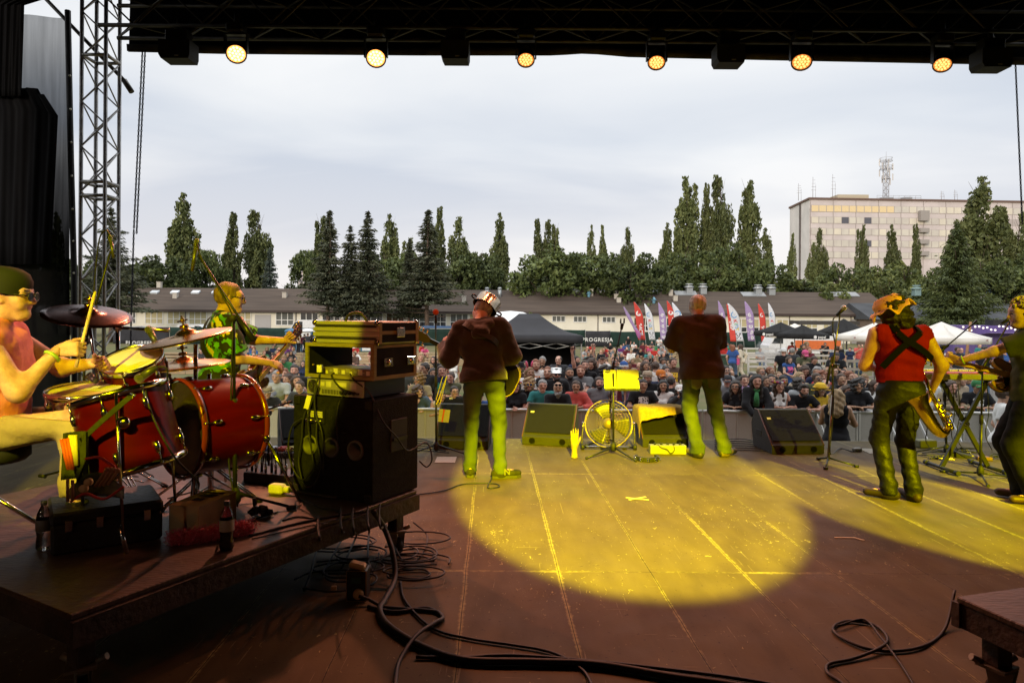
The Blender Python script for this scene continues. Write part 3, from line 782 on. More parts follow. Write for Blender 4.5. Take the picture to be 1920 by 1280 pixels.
def patch(name,pts,z0,m):
 b=MB();b.add([(x,y,gz(y)+z0)for x,y in pts],[tuple(range(len(pts)))]);o=b.build(name,m);o['kind']='structure'
sp=[]
for i in range(22):
 a=2*math.pi*i/22;c=P(1468,690,31);rr_=1+.12*math.sin(3*a)+.08*math.sin(5*a+1)
 sp.append((c.x+1.2+5.2*rr_*math.cos(a),33+7.0*rr_*math.sin(a)))
b=MB()
ring=[(x,y)for x,y in sp];b.add([(x,y,gz(y)+.006)for x,y in ring]+[(c.x+1.2,33,gz(33)+.006)],[(i,(i+1)%22,22)for i in range(22)],True)
b.build('sand_path',SAND)['kind']='structure'
ROOFM=mat('black_roof_canvas',(.008,.008,.009),.9)
b=MB();b.box((.5,1.7,7.55),(14.4,15.0,.04));tag(b.build('stage_roof',ROOFM),kind='structure')
def drape(name,a,c,z0,z1,label,amp=.05,wl=.32):
 a=V3((a[0],a[1],0));c=V3((c[0],c[1],0));L_=(c-a).length;d=(c-a)/L_;n=V3((-d.y,d.x,0));k=max(8,int(L_/wl*6))
 b=MB();b.sheet(lambda u,v:a+d*(L_*u)+n*(amp*math.sin(u*L_/wl*6.28)+amp*.4*math.sin(u*L_*3+v*2))+V3((0,0,z0+(z1-z0)*v)),k,3,n*.012)
 return tag(b.build(name,BLACKCLOTH),label,'light-blocking curtain')
drape('side_daylight_blocker',(-6.25,-5.2),(-6.35,7.7),STZ+.02,7.5,'unseen black pleated curtain added on the drum side to block daylight')  # unseen cloth added to keep skylight off the deck
drape('side_daylight_blocker',(7.35,-5.2),(7.35,8.3),STZ+.02,7.5,'unseen black pleated curtain added on the keyboard side to block daylight')  # out of view, added so daylight enters only from the front
drape('back_daylight_blocker',(-6.2,-5.3),(7.2,-5.3),STZ+.02,7.5,'unseen black pleated curtain added across the back to block daylight')  # added behind the camera to shut out sky and sun
def truss_beam(b,a,c,wd,hd,step,r=.024,rd=.011):
 """box truss from a to c (level), four chords, zigzag braces on every side"""
 a=V3(a);c=V3(c);d=(c-a);L_=d.length;d.normalize();x=d.cross(V3((0,0,1))).normalized();z=V3((0,0,1))
 if abs(d.z)>.9:x=V3((1,0,0));z=V3((0,1,0))
 cs=[x*sx*wd/2+z*sz*hd/2 for sx,sz in((-1,-1),(1,-1),(1,1),(-1,1))]
 for q in cs:b.tube(a+q,c+q,r,n=8)
 n=int(L_/step)
 for i in range(n):
  p=a+d*(i*step);p2=a+d*((i+1)*step)
  for j in range(4):
   q1,q2=cs[j],cs[(j+1)%4]
   if(i+j)%2:q1,q2=q2,q1
   b.tube(p+q1,p2+q2,rd,n=6,caps=False)
 return cs
t=thing('truss_tower','upright silver lattice truss tower at the front corner of the stage','truss',(-5.23,8.65,0))
b=MB();cs=truss_beam(b,(-5.23,8.65,0.02),(-5.23,8.65,7.45),.30,.30,.28,.024,.010);b.build('tower_lattice',ALU,t)
for z in(1.55,2.95,4.45,4.62,6.2):
 b=MB()
 for j in range(4):b.tube(V3((-5.23,8.65,z))+cs[j],V3((-5.23,8.65,z))+cs[(j+1)%4],.022,n=8)
 b.build('cross_ring',ALU,t)
b=MB();b.tube((-6.1,8.75,7.1),(-5.05,8.85,6.0),.024,n=8);b.tube((-5.05,8.85,6.0),(-4.95,8.85,5.85),.036,n=8);b.build('brace_tube',ALU_D,t)
b=MB();b.box((-5.23,8.65,.012),(.6,.6,.024));b.build('base_plate',ALU,t)
TY=8.25
tz=lambda px,py,d:P(px,py,d).z
z_lo=P(960,62,TY).z
t=thing('lighting_truss','dark box truss across the stage mouth, carrying the lamps','truss',(.9,TY,z_lo))
b=MB();truss_beam(b,(-4.9,TY,z_lo+.18),(7.0,TY,z_lo+.18),.38,.40,.42,.026,.011);b.build('truss_lattice',ALU_D,t)
for i,(yy,zz,lab)in enumerate(((6.6,6.75,'dark roof truss across the stage one bay behind the lamps'),(5.0,6.95,'dark roof truss across the stage nearest overhead'))):
 t=thing('roof_truss',lab,'truss',(.9,yy,zz));b=MB();truss_beam(b,(-5.9,yy,zz),(7.2,yy,zz),.40,.50,.50,.026,.012);b.build('truss_lattice',ALU_D,t)
for x in(-3.6,1.0,5.4):
 t=thing('roof_girder',{-3.6:'dark girder running front to back above the drums',1.0:'dark girder running front to back above the middle of the stage',5.4:'dark girder running front to back above the keyboard side'}[x],'truss',(x,6.4,7.2))
 b=MB();truss_beam(b,(x,4.2,7.22),(x,8.9,7.22),.30,.34,.4,.024,.011);b.build('truss_lattice',ALU_D,t)
VAL=mat('dark_valance_canvas',(.13,.11,.075),.8,col2=(.03,.026,.018),scale=2)
VY=8.62
def valz(u):
 px=240+(2000-240)*u
 base=np.interp(px,[240,420,780,1040,1100,1180,1500,1760,1920,2000],[97,101,104,104,100,107,114,119,122,123])
 return P(px,float(base),VY)
b=MB();b.sheet(lambda u,v:(valz(u)if v==0 else V3((valz(u).x,VY+.06*v,valz(u).z+(1.25*v if v>.34 else .11*(v/.34))))),60,3,(0,.015,0))
tag(b.build('front_valance',BLACKCLOTH),'black canvas valance along the edge of the stage roof','valance')
b=MB();b.sheet(lambda u,v:V3((valz(u).x,VY-.025-.012*v,valz(u).z-.002+.085*v)),60,1,(0,.008,0))
tag(b.build('valance_hem',VAL),'olive brown hem strip along the bottom of the roof valance','hem strip')
LED=mat('lit_led_lens',(1,.7,.4),.3,emit=(1.0,.44,.13),estr=2.3)
LED_B=mat('bright_lit_led_lens',(1,.8,.5),.3,emit=(1.0,.48,.17),estr=6)
RIM=mat('lamp_rim_copper',(.25,.10,.04),.4,.6)
lamps=[(443,101,17,1,'lit round stage lamp nearest the truss tower, brightest of the row'),(705,109,17,1,'lit round stage lamp second from the truss tower, glaring'),(986,112,15,0,'lit round stage lamp over the music stand, dim separate dots'),(1231,117,15,0,'lit round stage lamp above the poplar trees, fourth of the row'),(1503,116,17,0,'lit round stage lamp above the office block roof edge'),(1767,121,15,0,'lit round stage lamp last in the row, next to the black box')]
for px,py,rp,br,lab in lamps:
 d=8.05;c=P(px,py,d);r=rp/FPX*d
 t=thing('stage_lamp',lab,'stage lamp',(c.x,c.y,c.z+.32),group='lit lamps on the front truss')
 ax=(V3((c.x*.35,3.0,STZ+.2))-c).normalized();ax=(ax+V3((0,0,-.10 if br else-.45))).normalized()
 _,u_,v_=basis(ax)
 b=MB();b.lathe([(r*.55,-.20),(r*.95,-.12),(r*1.12,-.02),(r*1.12,.015),(r*1.0,.015),(r*1.0,.002)],c,ax,20);b.build('lamp_head',BLK,t)
 b=MB();b.lathe([(r*1.0,.013),(r*1.08,.020),(r*1.10,.014)],c,ax,24,caps=False);b.build('lamp_rim',RIM,t)
 b=MB()
 for k,(n,q)in enumerate(((1,0),(6,.36),(12,.70))):
  for i in range(n):
   a=2*math.pi*i/n+k;p=c+(u_*math.cos(a)+v_*math.sin(a))*r*q+ax*.004
   b.lathe([(r*.145,0),(r*.125,.008),(0,.010)],p,ax,8,caps=False)
 b.build('led_lens',LED_B if br else LED,t)
 b=MB();b.prism([(r*.97*math.cos(a),r*.97*math.sin(a))for a in np.linspace(0,6.2832,29)[:-1]],c+ax*.001,u_,v_,ax*.002);b.build('led_panel',mat('bright_led_glow',(1,.5,.2),.4,emit=(1,.40,.09),estr=2.0)if br else mat('dim_led_glow',(1,.4,.15),.4,emit=(1,.33,.06),estr=.75),t)
 b=MB();sx=V3((1,0,0))
 for s in(1,-1):b.bar(c+sx*s*r*1.22-ax*.03+V3((0,0,-.01)),c+sx*s*r*1.22+V3((0,0,.22)),.016,.06,(0,1,0))
 b.box(c+V3((0,0,.225)),(r*2.44+.016,.07,.02));b.build('yoke',BLK,t)
 b=MB();b.box(c+V3((0,0,.29)),(.20,.18,.11),bev=.02);b.tube(c+V3((0,0,.34)),c+V3((0,0,.52)),.03);b.build('lamp_base',BLK,t)
 l=spot('lamp_beam',c+ax*.05,c+ax*5,640 if br else 250,75,.9,(1.0,.30,.15),.08);l.parent=t;l.matrix_parent_inverse=Matrix.Translation(t.location).inverted()
for px,py,w_,lab in((335,116,58,'black blinder box hanging under the truss beside the chain'),(854,117,52,'black blinder box hanging above the pot hat guitarist'),(1365,124,52,'black blinder box hanging above the feather flags'),(1857,132,56,'black blinder box hanging at the far end of the truss')):
 d=8.1;c=P(px,py,d);W=w_/FPX*d
 t=thing('blinder_light',lab,'stage light',(c.x,c.y,c.z+.4),group='black boxes on the front truss')
 b=MB();b.prism([(-W/2,.22),(-W/2,.05),(-W*.42,0),(W*.46,0),(W/2,.05),(W/2,.22)],c+V3((0,-.12,0)),(1,0,0),(0,0,1),(0,.24,0));b.build('light_box',BLKM,t)
 b=MB();b.box(c+V3((0,0,.29)),(W*.7,.16,.14),bev=.01);b.tube(c+V3((0,0,.34)),c+V3((0,0,.5)),.03);b.build('bracket',BLK,t)
 b=MB();b.box(c+V3((.03,-.123,.03)),(.05,.004,.012));b.build('badge',mat('badge_grey',(.3,.3,.3),.5),t)
CH=mat('hoist_chain_steel',(.035,.035,.055),.5,.6)
def chain(name,a,c,lab):
 t=MB();a=V3(a);c=V3(c);L_=(c-a).length;d=(c-a)/L_;n=int(L_/.034)
 for i in range(n):
  p=a+d*(i+.5)*.034;s=V3((1,0,0))if i%2 else V3((0,1,0))
  pts=[p+d*.020*math.cos(q)+s*.0085*math.sin(q)for q in np.linspace(0,2*math.pi,9)[:-1]]
  t.path(pts,.0062,4,closed=True)
 return tag(t.build(name,CH),lab,'chain',group='slack hoist chains')
chain('hoist_chain',P(267,98,8.7),P(251,430,8.7),'hoist chain hanging beside the truss tower, outer fall')
chain('hoist_chain',P(272,98,8.7),P(256,440,8.7),'hoist chain hanging beside the truss tower, inner fall')
chain('hoist_chain',P(251,430,8.7),P(243,700,8.7),'lower end of the hoist chain hanging behind the dark cymbal')
chain('hoist_chain',P(1904,120,8.7),P(1917,420,8.7),'hoist chain hanging at the keyboard end of the stage')
def scrim_mat():
 m=bpy.data.materials.new('black_scrim_mesh');m.use_nodes=True;t=m.node_tree;t.nodes.clear()
 o=t.nodes.new('ShaderNodeOutputMaterial');mx=t.nodes.new('ShaderNodeMixShader');tr=t.nodes.new('ShaderNodeBsdfTransparent');df=t.nodes.new('ShaderNodeBsdfDiffuse');df.inputs['Color'].default_value=(.012,.012,.012,1)
 tcn=t.nodes.new('ShaderNodeTexCoord');mp_=t.nodes.new('ShaderNodeMapping');mp_.inputs['Scale'].default_value=(9,1,.5);n=t.nodes.new('ShaderNodeTexNoise');n.inputs['Scale'].default_value=1.6;n.inputs['Detail'].default_value=5
 r=t.nodes.new('ShaderNodeMapRange');r.inputs[1].default_value=.4;r.inputs[2].default_value=.7;r.inputs[3].default_value=.58;r.inputs[4].default_value=.80
 t.links.new(tcn.outputs['Object'],mp_.inputs[0]);t.links.new(mp_.outputs[0],n.inputs['Vector']);t.links.new(n.outputs['Fac'],r.inputs[0]);sz=t.nodes.new('ShaderNodeSeparateXYZ');t.links.new(tcn.outputs['Object'],sz.inputs[0]);rz=t.nodes.new('ShaderNodeMapRange');rz.inputs[1].default_value=2.4;rz.inputs[2].default_value=5.2;rz.inputs[3].default_value=.9;rz.inputs[4].default_value=.25;t.links.new(sz.outputs[2],rz.inputs[0]);ml=t.nodes.new('ShaderNodeMath');ml.operation='MULTIPLY_ADD';t.links.new(r.outputs[0],ml.inputs[0]);ml.inputs[1].default_value=.35;sb=t.nodes.new('ShaderNodeMath');sb.operation='MULTIPLY_ADD';t.links.new(rz.outputs[0],sb.inputs[0]);sb.inputs[1].default_value=.75;sb.inputs[2].default_value=0;t.links.new(sb.outputs[0],ml.inputs[2]);t.links.new(ml.outputs[0],mx.inputs[0])
 t.links.new(tr.outputs[0],mx.inputs[1]);t.links.new(df.outputs[0],mx.inputs[2]);t.links.new(mx.outputs[0],o.inputs[0]);return m
t=thing('mesh_scrim','see-through black mesh scrim stretched beside the truss tower','scrim',(-5.9,8.7,STZ))
b=MB();a0=P(-30,30,8.7);a1=P(139,860,8.7)
b.sheet(lambda u,v:V3((a0.x+(P(128,30,8.7).x-a0.x)*u+(P(140,500,8.7).x-P(128,30,8.7).x)*u*v,8.70+.05*math.sin(u*9+v*2),a0.z+(a1.z-a0.z)*v)),14,10,(0,.002,0));b.build('mesh_sheet',scrim_mat(),t)
b=MB();b.path([P(127,20,8.66),P(133,300,8.66),P(139,520,8.66),P(141,860,8.66)],.035,6);b.build('edge_rope',BLKM,t)
for py in(142,205,267,330,392,452,512):b=MB();b.ball(P(131+(py-142)*.02,py,8.62),.014,6);b.build('eyelet',mat('brass_eyelet',(.6,.58,.5),.3,.8),t)
b=MB();b.sheet(lambda u,v:P(-40+(np.interp(v,[0,.1,1],[82,108,92])+40)*u,165+(0 if u<.9 else 12*(1-v))+330*v,8.52)+V3((0,.012*math.sin(u*31+v*2)+.006*math.sin(u*73),0)),60,8,(0,.02,0))
tag(b.build('black_hanging',BLACKCLOTH),'flat black cloth panel hanging in front of the mesh scrim','curtain')
b=MB();b.sheet(lambda u,v:P(-40+(np.interp(v,[0,.12,.13,1],[150,128,44,40])+40)*u,-30+210*v,8.45)+V3((0,.014*math.sin(u*37)+.008*math.sin(u*83+v*3),0)),60,16,(0,.02,0))
tag(b.build('black_hanging',BLACKCLOTH),'gathered black cloth in the top corner above the drummer','curtain')
RISE=mat('riser_board',(.075,.047,.033),.5,col2=(.040,.024,.018),scale=5,bump=.25,bscale=22,stretch=(1,3,1),detail=8)
RISE_E=mat('riser_edge_wood',(.050,.032,.024),.7,col2=(.020,.014,.011),scale=9,bump=.4,bscale=30)
def frame2(N_,R_):
 e1=(R_-N_);L_=e1.length;e1.normalize();e2=V3((-e1.y,e1.x,0));return e1,e2,L_
N0=F(132,1153,RZ);R0=F(774,921,RZ)
E1,E2,L1=frame2(N0,R0);E1.z=0
def on_riser(a,c,z=0.0):return N0+E1*a+E2*c+V3((0,0,z))
def caster(b1,b2,p,z_top):
 """fork into b1, wheel into b2; wheel touches the deck below p"""
 r=.052;c=V3((p.x+.012,p.y-.01,STZ+r))
 b2.lathe([(r*.5,-.018),(r,-.016),(r,.016),(r*.5,.018)],c,(.8,.6,0),18)
 d=V3((.8,.6,0))
 for s in(1,-1):b1.prism([(-.03,-.01),(.03,-.01),(.05,.085),(-.05,.085)],c+d*(s*.026),(-.6,.8,0),(0,0,1),d*.004)
 b1.box((p.x,p.y,STZ+.142),(.11,.11,.012),rz=.5)
 for s in(1,-1):b1.tube((p.x+s*.05,p.y+.02,STZ+.148),(p.x+s*.09,p.y+.02,STZ+.168),.014,n=8)
def riser(name,lab,N_,e1,e2,la,lb,legs):
 t=thing(name,lab,'stage riser',(N_+e1*la/2+e2*lb/2)*1.0)
 ang=math.atan2(e1.y,e1.x);c=N_+e1*la/2+e2*lb/2
 b=MB();b.box((c.x,c.y,RZ-.012),(la-.006,lb-.006,.024),rz=ang,bev=.004);b.build('deck_board',RISE,t)
 b=MB()
 for(p,q)in((N_,N_+e1*la),(N_+e2*lb,N_+e1*la+e2*lb)):b.bar(V3((p.x,p.y,RZ-.075)),V3((q.x,q.y,RZ-.075)),.035,.100)
 for(p,q)in((N_+e1*.03,N_+e1*.03+e2*lb),(N_+e1*(la-.03),N_+e1*(la-.03)+e2*lb)):b.bar(V3((p.x,p.y,RZ-.076)),V3((q.x,q.y,RZ-.076)),.035,.098)
 b.build('edge_frame',RISE_E,t)
 for a,c2 in legs:
  p=N_+e1*a+e2*c2;b=MB();b.box((p.x,p.y,(RZ-.124+STZ+.148)/2),(.075,.075,RZ-.124-STZ-.148),rz=ang,bev=.005);l=b.build('leg',RISE_E,t)
  b1,b2=MB(),MB();caster(b1,b2,p,RZ);cs_=b1.build('caster_fork',mat('zinc_fork',(.22,.20,.16),.6,.7),l);b2.build('caster_wheel',RUB,l)
 return t
riser('drum_riser','dark wooden drum riser on castors, carrying drums and bass amp',N0,E1,E2,L1+.05,2.15,((.09,.09),(L1-.06,.09),(.09,2.05),(L1-.06,2.05)))
N1=F(1791,1117,RZ);X1=F(1925,1098,RZ)
f1=(X1-N1).normalized();f1.z=0;f2=V3((f1.y,-f1.x,0))
riser('side_riser','dark wooden riser corner in the near corner beside the coiled cable',N1,f1,f2,2.0,1.0,((.10,.10),(1.9,.1),(1.9,.9),(.1,.9)))
# ================================================================== trees
def leafcards(C,size,rng,flat=None,aspect=.62):
 n=len(C);a=rng.normal(size=(n,3));a/=np.linalg.norm(a,axis=1)[:,None]
 if flat is not None:a=a*.55+flat;a/=np.linalg.norm(a,axis=1)[:,None]
 r=rng.normal(size=(n,3));b_=np.cross(a,r);b_/=np.linalg.norm(b_,axis=1)[:,None]
 s=(size*rng.uniform(.6,1.35,n))[:,None]
 u=a*s;v=b_*s*aspect
 V=np.stack([C-u,C-v*.9+u*.1,C+u,C+v*.9-u*.1],1).reshape(-1,3)
 return V,np.arange(4*n).reshape(n,4)
def leaf_mat(name,c1,c2,c3):
 if name in _M:return _M[name]
 m=bpy.data.materials.new(name);m.use_nodes=True;t=m.node_tree;b=t.nodes['Principled BSDF']
 tcn=t.nodes.new('ShaderNodeTexCoord');oi=t.nodes.new('ShaderNodeObjectInfo')
 n=t.nodes.new('ShaderNodeTexNoise');n.inputs['Scale'].default_value=.55;n.inputs['Detail'].default_value=4;t.links.new(tcn.outputs['Object'],n.inputs['Vector'])
 g=t.nodes.new('ShaderNodeNewGeometry')
 r=t.nodes.new('ShaderNodeValToRGB');e=r.color_ramp.elements;e[0].position=.28;e[0].color=(*c2,1);e[1].position=.72;e[1].color=(*c3,1);k=e.new(.5);k.color=(*c1,1)
 ad=t.nodes.new('ShaderNodeMath');ad.operation='MULTIPLY_ADD';t.links.new(g.outputs['Random Per Island'],ad.inputs[0]);ad.inputs[1].default_value=.34;
 sb=t.nodes.new('ShaderNodeMath');sb.operation='SUBTRACT';t.links.new(n.outputs['Fac'],sb.inputs[0]);sb.inputs[1].default_value=.17;t.links.new(sb.outputs[0],ad.inputs[2])
 t.links.new(ad.outputs[0],r.inputs[0])
 hs=t.nodes.new('ShaderNodeHueSaturation');mr=t.nodes.new('ShaderNodeMapRange');mr.inputs[3].default_value=.78;mr.inputs[4].default_value=1.22
 t.links.new(oi.outputs['Random'],mr.inputs[0]);t.links.new(mr.outputs[0],hs.inputs['Value']);t.links.new(r.outputs[0],hs.inputs['Color']);t.links.new(hs.outputs[0],b.inputs['Base Color'])
 b.inputs['Roughness'].default_value=.6;b.inputs['Specular IOR Level'].default_value=.25
 _M[name]=m;return m
LF_POP=leaf_mat('poplar_leaves',(.095,.112,.036),(.055,.068,.022),(.145,.158,.058))
LF_SPR=leaf_mat('spruce_needles',(.058,.066,.036),(.032,.038,.022),(.095,.098,.055))
LF_BLU=leaf_mat('blue_spruce_needles',(.060,.080,.062),(.03,.042,.032),(.10,.125,.10))
LF_DEC=leaf_mat('dark_broad_leaves',(.066,.088,.026),(.036,.050,.015),(.11,.135,.042))
LF_LGT=leaf_mat('fresh_green_leaves',(.095,.120,.035),(.05,.068,.02),(.16,.18,.055))
BARK=mat('bark',(.11,.085,.065),.9,col2=(.05,.038,.03),scale=5,stretch=(3,3,.5),bump=.6,bscale=14)
BARK_S=mat('spruce_bark',(.16,.115,.09),.9,col2=(.09,.065,.05),scale=5,stretch=(3,3,.5),bump=.6,bscale=14)
def limbs(b,rng,H,r0,n,up,L_,z0):
 b.path(crv([(0,0,0),(rng.normal()*.15,rng.normal()*.15,H*.35),(rng.normal()*.25,rng.normal()*.25,H*.7),(0,0,H*.96)],4),list(np.linspace(r0,r0*.12,13)),7)
 for i in range(n):
  z=H*(z0+(.9-z0)*i/n);a=rng.uniform(0,6.28);l=L_*(1-.65*(i/n))*rng.uniform(.7,1.1)
  d=V3((math.cos(a),math.sin(a),up));p=V3((0,0,z))
  b.path([p,p+d*l*.5+V3((0,0,.05*l)),p+d*l+V3((0,0,.2*l))],[r0*.35*(1-z/H)+.03,r0*.2*(1-z/H)+.02,.012],5)
def poplar_mesh(seed,H=26,W=2.6):
 """upright limbs packed in a narrow spindle: plumes of leaves, ragged at the rim, spired at the top"""
 rng=np.random.default_rng(seed);C=[]
 for i in range(64):
  a=rng.uniform(0,6.28);t0=rng.uniform(.03,.72);ln=rng.uniform(.14,.30)*(1.05-t0*.6);rr_=W*rng.uniform(.12,.92)**.7;n=int(130*rng.uniform(.7,1.2));s=rng.uniform(0,1,n)
  t=t0+ln*s;env=np.clip((t+.06)/.36,0,1)**.6*np.clip((1.03-t)/.33,0,1)**.55;r=rr_*env*(.75+.25*s);w_=(.36*W*env+.12)*(1-.55*s)
  v=rng.normal(size=(n,3));v/=np.linalg.norm(v,axis=1)[:,None];v*=rng.uniform(.35,1,(n,1))**.5
  C.append(np.stack([r*math.cos(a)+v[:,0]*w_,r*math.sin(a)+v[:,1]*w_,H*t+v[:,2]*.5],1))
 for i in range(5):
  n=110;x,y=rng.normal(0,W*.20,2);zt=H*rng.uniform(.90,1.0);v=rng.normal(size=(n,3));C.append(np.stack([x+v[:,0]*W*.085,y+v[:,1]*W*.085,zt-abs(v[:,2])*H*.06],1))
 C=np.concatenate(C);C[:,0]+=.2*np.sin(C[:,2]*.35+seed)
 return leafcards(C,.33,rng,np.tile(A(0,0,.75),(len(C),1)))
def spruce_mesh(seed,H=18,W=3.4,z0=.16,dense=1.0):
 rng=np.random.default_rng(seed);C=[];F_=[]
 nl=int(30*dense)
 for i in range(nl):
  t=(i+rng.uniform(-.3,.3))/nl;z=H*(z0+(1-z0)*t);L_=W*(1-t)**1.0*rng.uniform(.66,1.16)+.10;nb=int(5+9*(1-t))
  for j in range(nb):
   a=2*math.pi*(j+rng.uniform(-.35,.35))/nb+i*1.7;l=L_*rng.uniform(.6,1.15);n=int(6+13*l)
   s=np.linspace(.08,1,n)*l;dr=-.30*s*(1-.25*s/l)+.16*(s/l)**2*l
   x=s*math.cos(a);y=s*math.sin(a);sp=.10+.13*s
   for m_ in(0,1):
    C.append(np.stack([x+rng.normal(0,1,n)*sp*.5,y+rng.normal(0,1,n)*sp*.5,z+dr+rng.normal(0,.09,n)-.12*m_],1))
    F_.append(np.tile(A(math.cos(a)*.9,math.sin(a)*.9,-.45),(n,1)))
 return leafcards(np.concatenate(C),.20,rng,np.concatenate(F_),.36)
def dec_mesh(seed,H=12,W=4.6,z0=.2,n=42,leaf=.27,per=150):
 rng=np.random.default_rng(seed);C=[]
 for i in range(n):
  u=rng.normal(size=3);u/=np.linalg.norm(u);r=rng.uniform(.45,.95)
  c=A(u[0]*W*r,u[1]*W*r,H*(z0+(1-z0)*.5)+u[2]*H*(1-z0)*.44*r);s=rng.uniform(.10,.20)*W+.4;m=int(per*rng.uniform(.6,1.3))
  v=rng.normal(size=(m,3));v/=np.linalg.norm(v,axis=1)[:,None];v*=rng.uniform(.7,1.08,(m,1))
  C.append(c+v*A(s,s,s*.8))
 return leafcards(np.concatenate(C),leaf,rng,np.tile(A(0,0,.3),(sum(len(x)for x in C),1)))
_TK={}
def tree_kit(kind,v):
 k=(kind,v)
 if k in _TK:return _TK[k]
 b=MB();rng=np.random.default_rng(90+v)
 if kind=='poplar':me=np_mesh('poplar_crown',[poplar_mesh(v+1,26,(2.5,2.9,2.2,3.2)[v])],LF_POP);limbs(b,rng,26,.38,22,2.2,3.2,.1);tm=b.mesh('poplar_trunk',BARK)
 elif kind=='spruce':me=np_mesh('spruce_crown',[spruce_mesh(v+11,18,(3.3,2.7,3.7)[v],(.27,.32,.25)[v])],LF_SPR);limbs(b,rng,18,.24,26,-.12,2.4,.2);tm=b.mesh('spruce_trunk',BARK_S)
 elif kind=='blue':me=np_mesh('spruce_crown',[spruce_mesh(v+31,13,4.6,.03,1.1)],LF_BLU);limbs(b,rng,13,.22,14,-.1,2.0,.1);tm=b.mesh('spruce_trunk',BARK_S)
 elif kind=='cone':me=np_mesh('cone_crown',[spruce_mesh(41,13,5.0,.20,1.25)],LF_DEC);limbs(b,rng,13,.34,18,.5,3.4,.12);tm=b.mesh('forked_trunk',BARK)
 elif kind=='broad':me=np_mesh('broad_crown',[dec_mesh(v+51,12,(4.9,4.2,5.4)[v])],LF_DEC);limbs(b,rng,11,.3,16,.9,3.6,.2);tm=b.mesh('broad_trunk',BARK)
 elif kind=='light':me=np_mesh('light_crown',[dec_mesh(v+71,10,(4.4,3.8,4.9)[v],.12,40)],LF_LGT);limbs(b,rng,9,.22,16,.9,3.2,.15);tm=b.mesh('light_trunk',BARK)
 _TK[k]=(me,tm);return _TK[k]
TREE_H=dict(poplar=26.,spruce=18.,blue=13.,cone=13.,broad=12.,light=10.)
TREE_W=dict(poplar=2.9,spruce=2.25,blue=3.6,cone=3.6,broad=3.3,light=3.3)
_tn=0
def tree(kind,px,top,d,label,group=None,wpx=None,base=None):
 """px, top: photo pixel of the tip; d metres away; wpx: half width in photo pixels"""
 global _tn
 _tn+=1;nv={'poplar':4,'spruce':3,'blue':1,'cone':1,'broad':3,'light':3}[kind]
 tp=P(px,top,d);z0=gz(d)if base is None else base;H=max(1.5,tp.z-z0);s=H/TREE_H[kind]
 sx=s if wpx is None else(wpx/FPX*d)/TREE_W[kind]
 me,tm=tree_kit(kind,_tn%nv);t=thing({'poplar':'poplar_tree','spruce':'spruce_tree','blue':'spruce_tree','cone':'conifer_tree','broad':'broadleaf_tree','light':'broadleaf_tree'}[kind],label,'tree',(tp.x,d,z0),rotz=_tn*1.9,group=group)
 t.scale=(sx,sx,s)
 link('crown',me,LF_POP,t);link('trunk',tm,BARK,t)
 return t
for px,top,d,w_,lab in((344,362,135,30,'tall poplar on the far left, left of the overhead drum microphone'),(437,398,135,22,'slim poplar just left above the green-shirted bassist'),(484,390,140,25,'poplar standing directly behind the blue spruce'),(602,398,140,24,'poplar tip peeping out left of the first tall dark spruce'),(733,402,142,20,'poplar tip between the thin spruce and the broad spruce'),(824,388,140,20,'poplar tip just right of the broad dark spruce'),(862,404,140,22,'poplar rising above broadleaf crowns right of the spruces'),(768,440,138,22,'short poplar behind the gap between spruces'),(937,400,128,19,'slim lone poplar beside the pale gap in the tree line'),(1008,410,145,17,'poplar tip first left above the big dark broadleaf tree'),(1024,408,146,14,'poplar tip in the middle above the big dark broadleaf tree'),(1041,414,145,17,'poplar tip third along above the big dark broadleaf tree'),(1108,422,150,11,'small twin poplar tip, left one, over the broadleaf crowns'),(1130,422,150,12,'small twin poplar tip, right one, over the broadleaf crowns'),(1175,422,150,14,'poplar tip over the rightmost round broadleaf crown'),(1289,323,130,30,'tallest poplar of the stand left of the office block'),(1251,418,128,17,'low poplar on the left flank of the tall stand'),(1325,344,132,17,'narrow poplar squeezed in the tall stand'),(1351,322,130,24,'second tallest poplar of the stand, straight and dense'),(1403,330,130,27,'tall poplar on the right of the stand near the office block'),(1437,428,126,18,'low poplar at the right foot of the tall stand'),(1486,438,150,12,'small poplar in front of the blind end wall of the office block'),(1540,424,152,13,'small poplar covering the leftmost windows of the office block'),(1617,415,150,15,'poplar in front of the office facade, left of middle'),(1673,422,150,16,'poplar in front of the office facade under the mast'),(1717,420,150,14,'poplar in front of the office facade beside the balconies'),(1523,452,148,12,'shortest poplar, at the corner of the office block'),(1468,490,145,9,'tiny poplar tip between the stand and the office block'),(1836,333,118,42,'broad tall poplar hiding the right end of the office block'),(1884,388,120,24,'poplar right of the broad tall one near the hanging chain'),(1913,392,122,22,'poplar at the right edge behind the hanging chain'),(108,390,120,16,'poplar seen dimly through the mesh scrim'),(1790,415,135,17,'slender poplar left of the broad tall one')):
 tree('poplar',px,top,d,lab,'poplars behind the long building',w_)
for px,top,d,w_,lab in((618,391,91,40,'first tall dark spruce with bare trunk in front of the long building'),(657,422,91,34,'shorter dark spruce second in the row before the building'),(690,393,91,40,'thin spruce with tiered open branches above the flight case'),(803,390,91,48,'broadest dark spruce, left above the pot hat guitarist'),(208,388,88,46,'dark spruce behind the truss tower'),(768,445,93,26,'small dark spruce hiding behind the broadest one')):
 tree('spruce',px,top,d,lab,'spruces in front of the long building',w_)
tree('blue',506,462,112,'blue-green spruce with sweeping branches behind the roof',None,33)
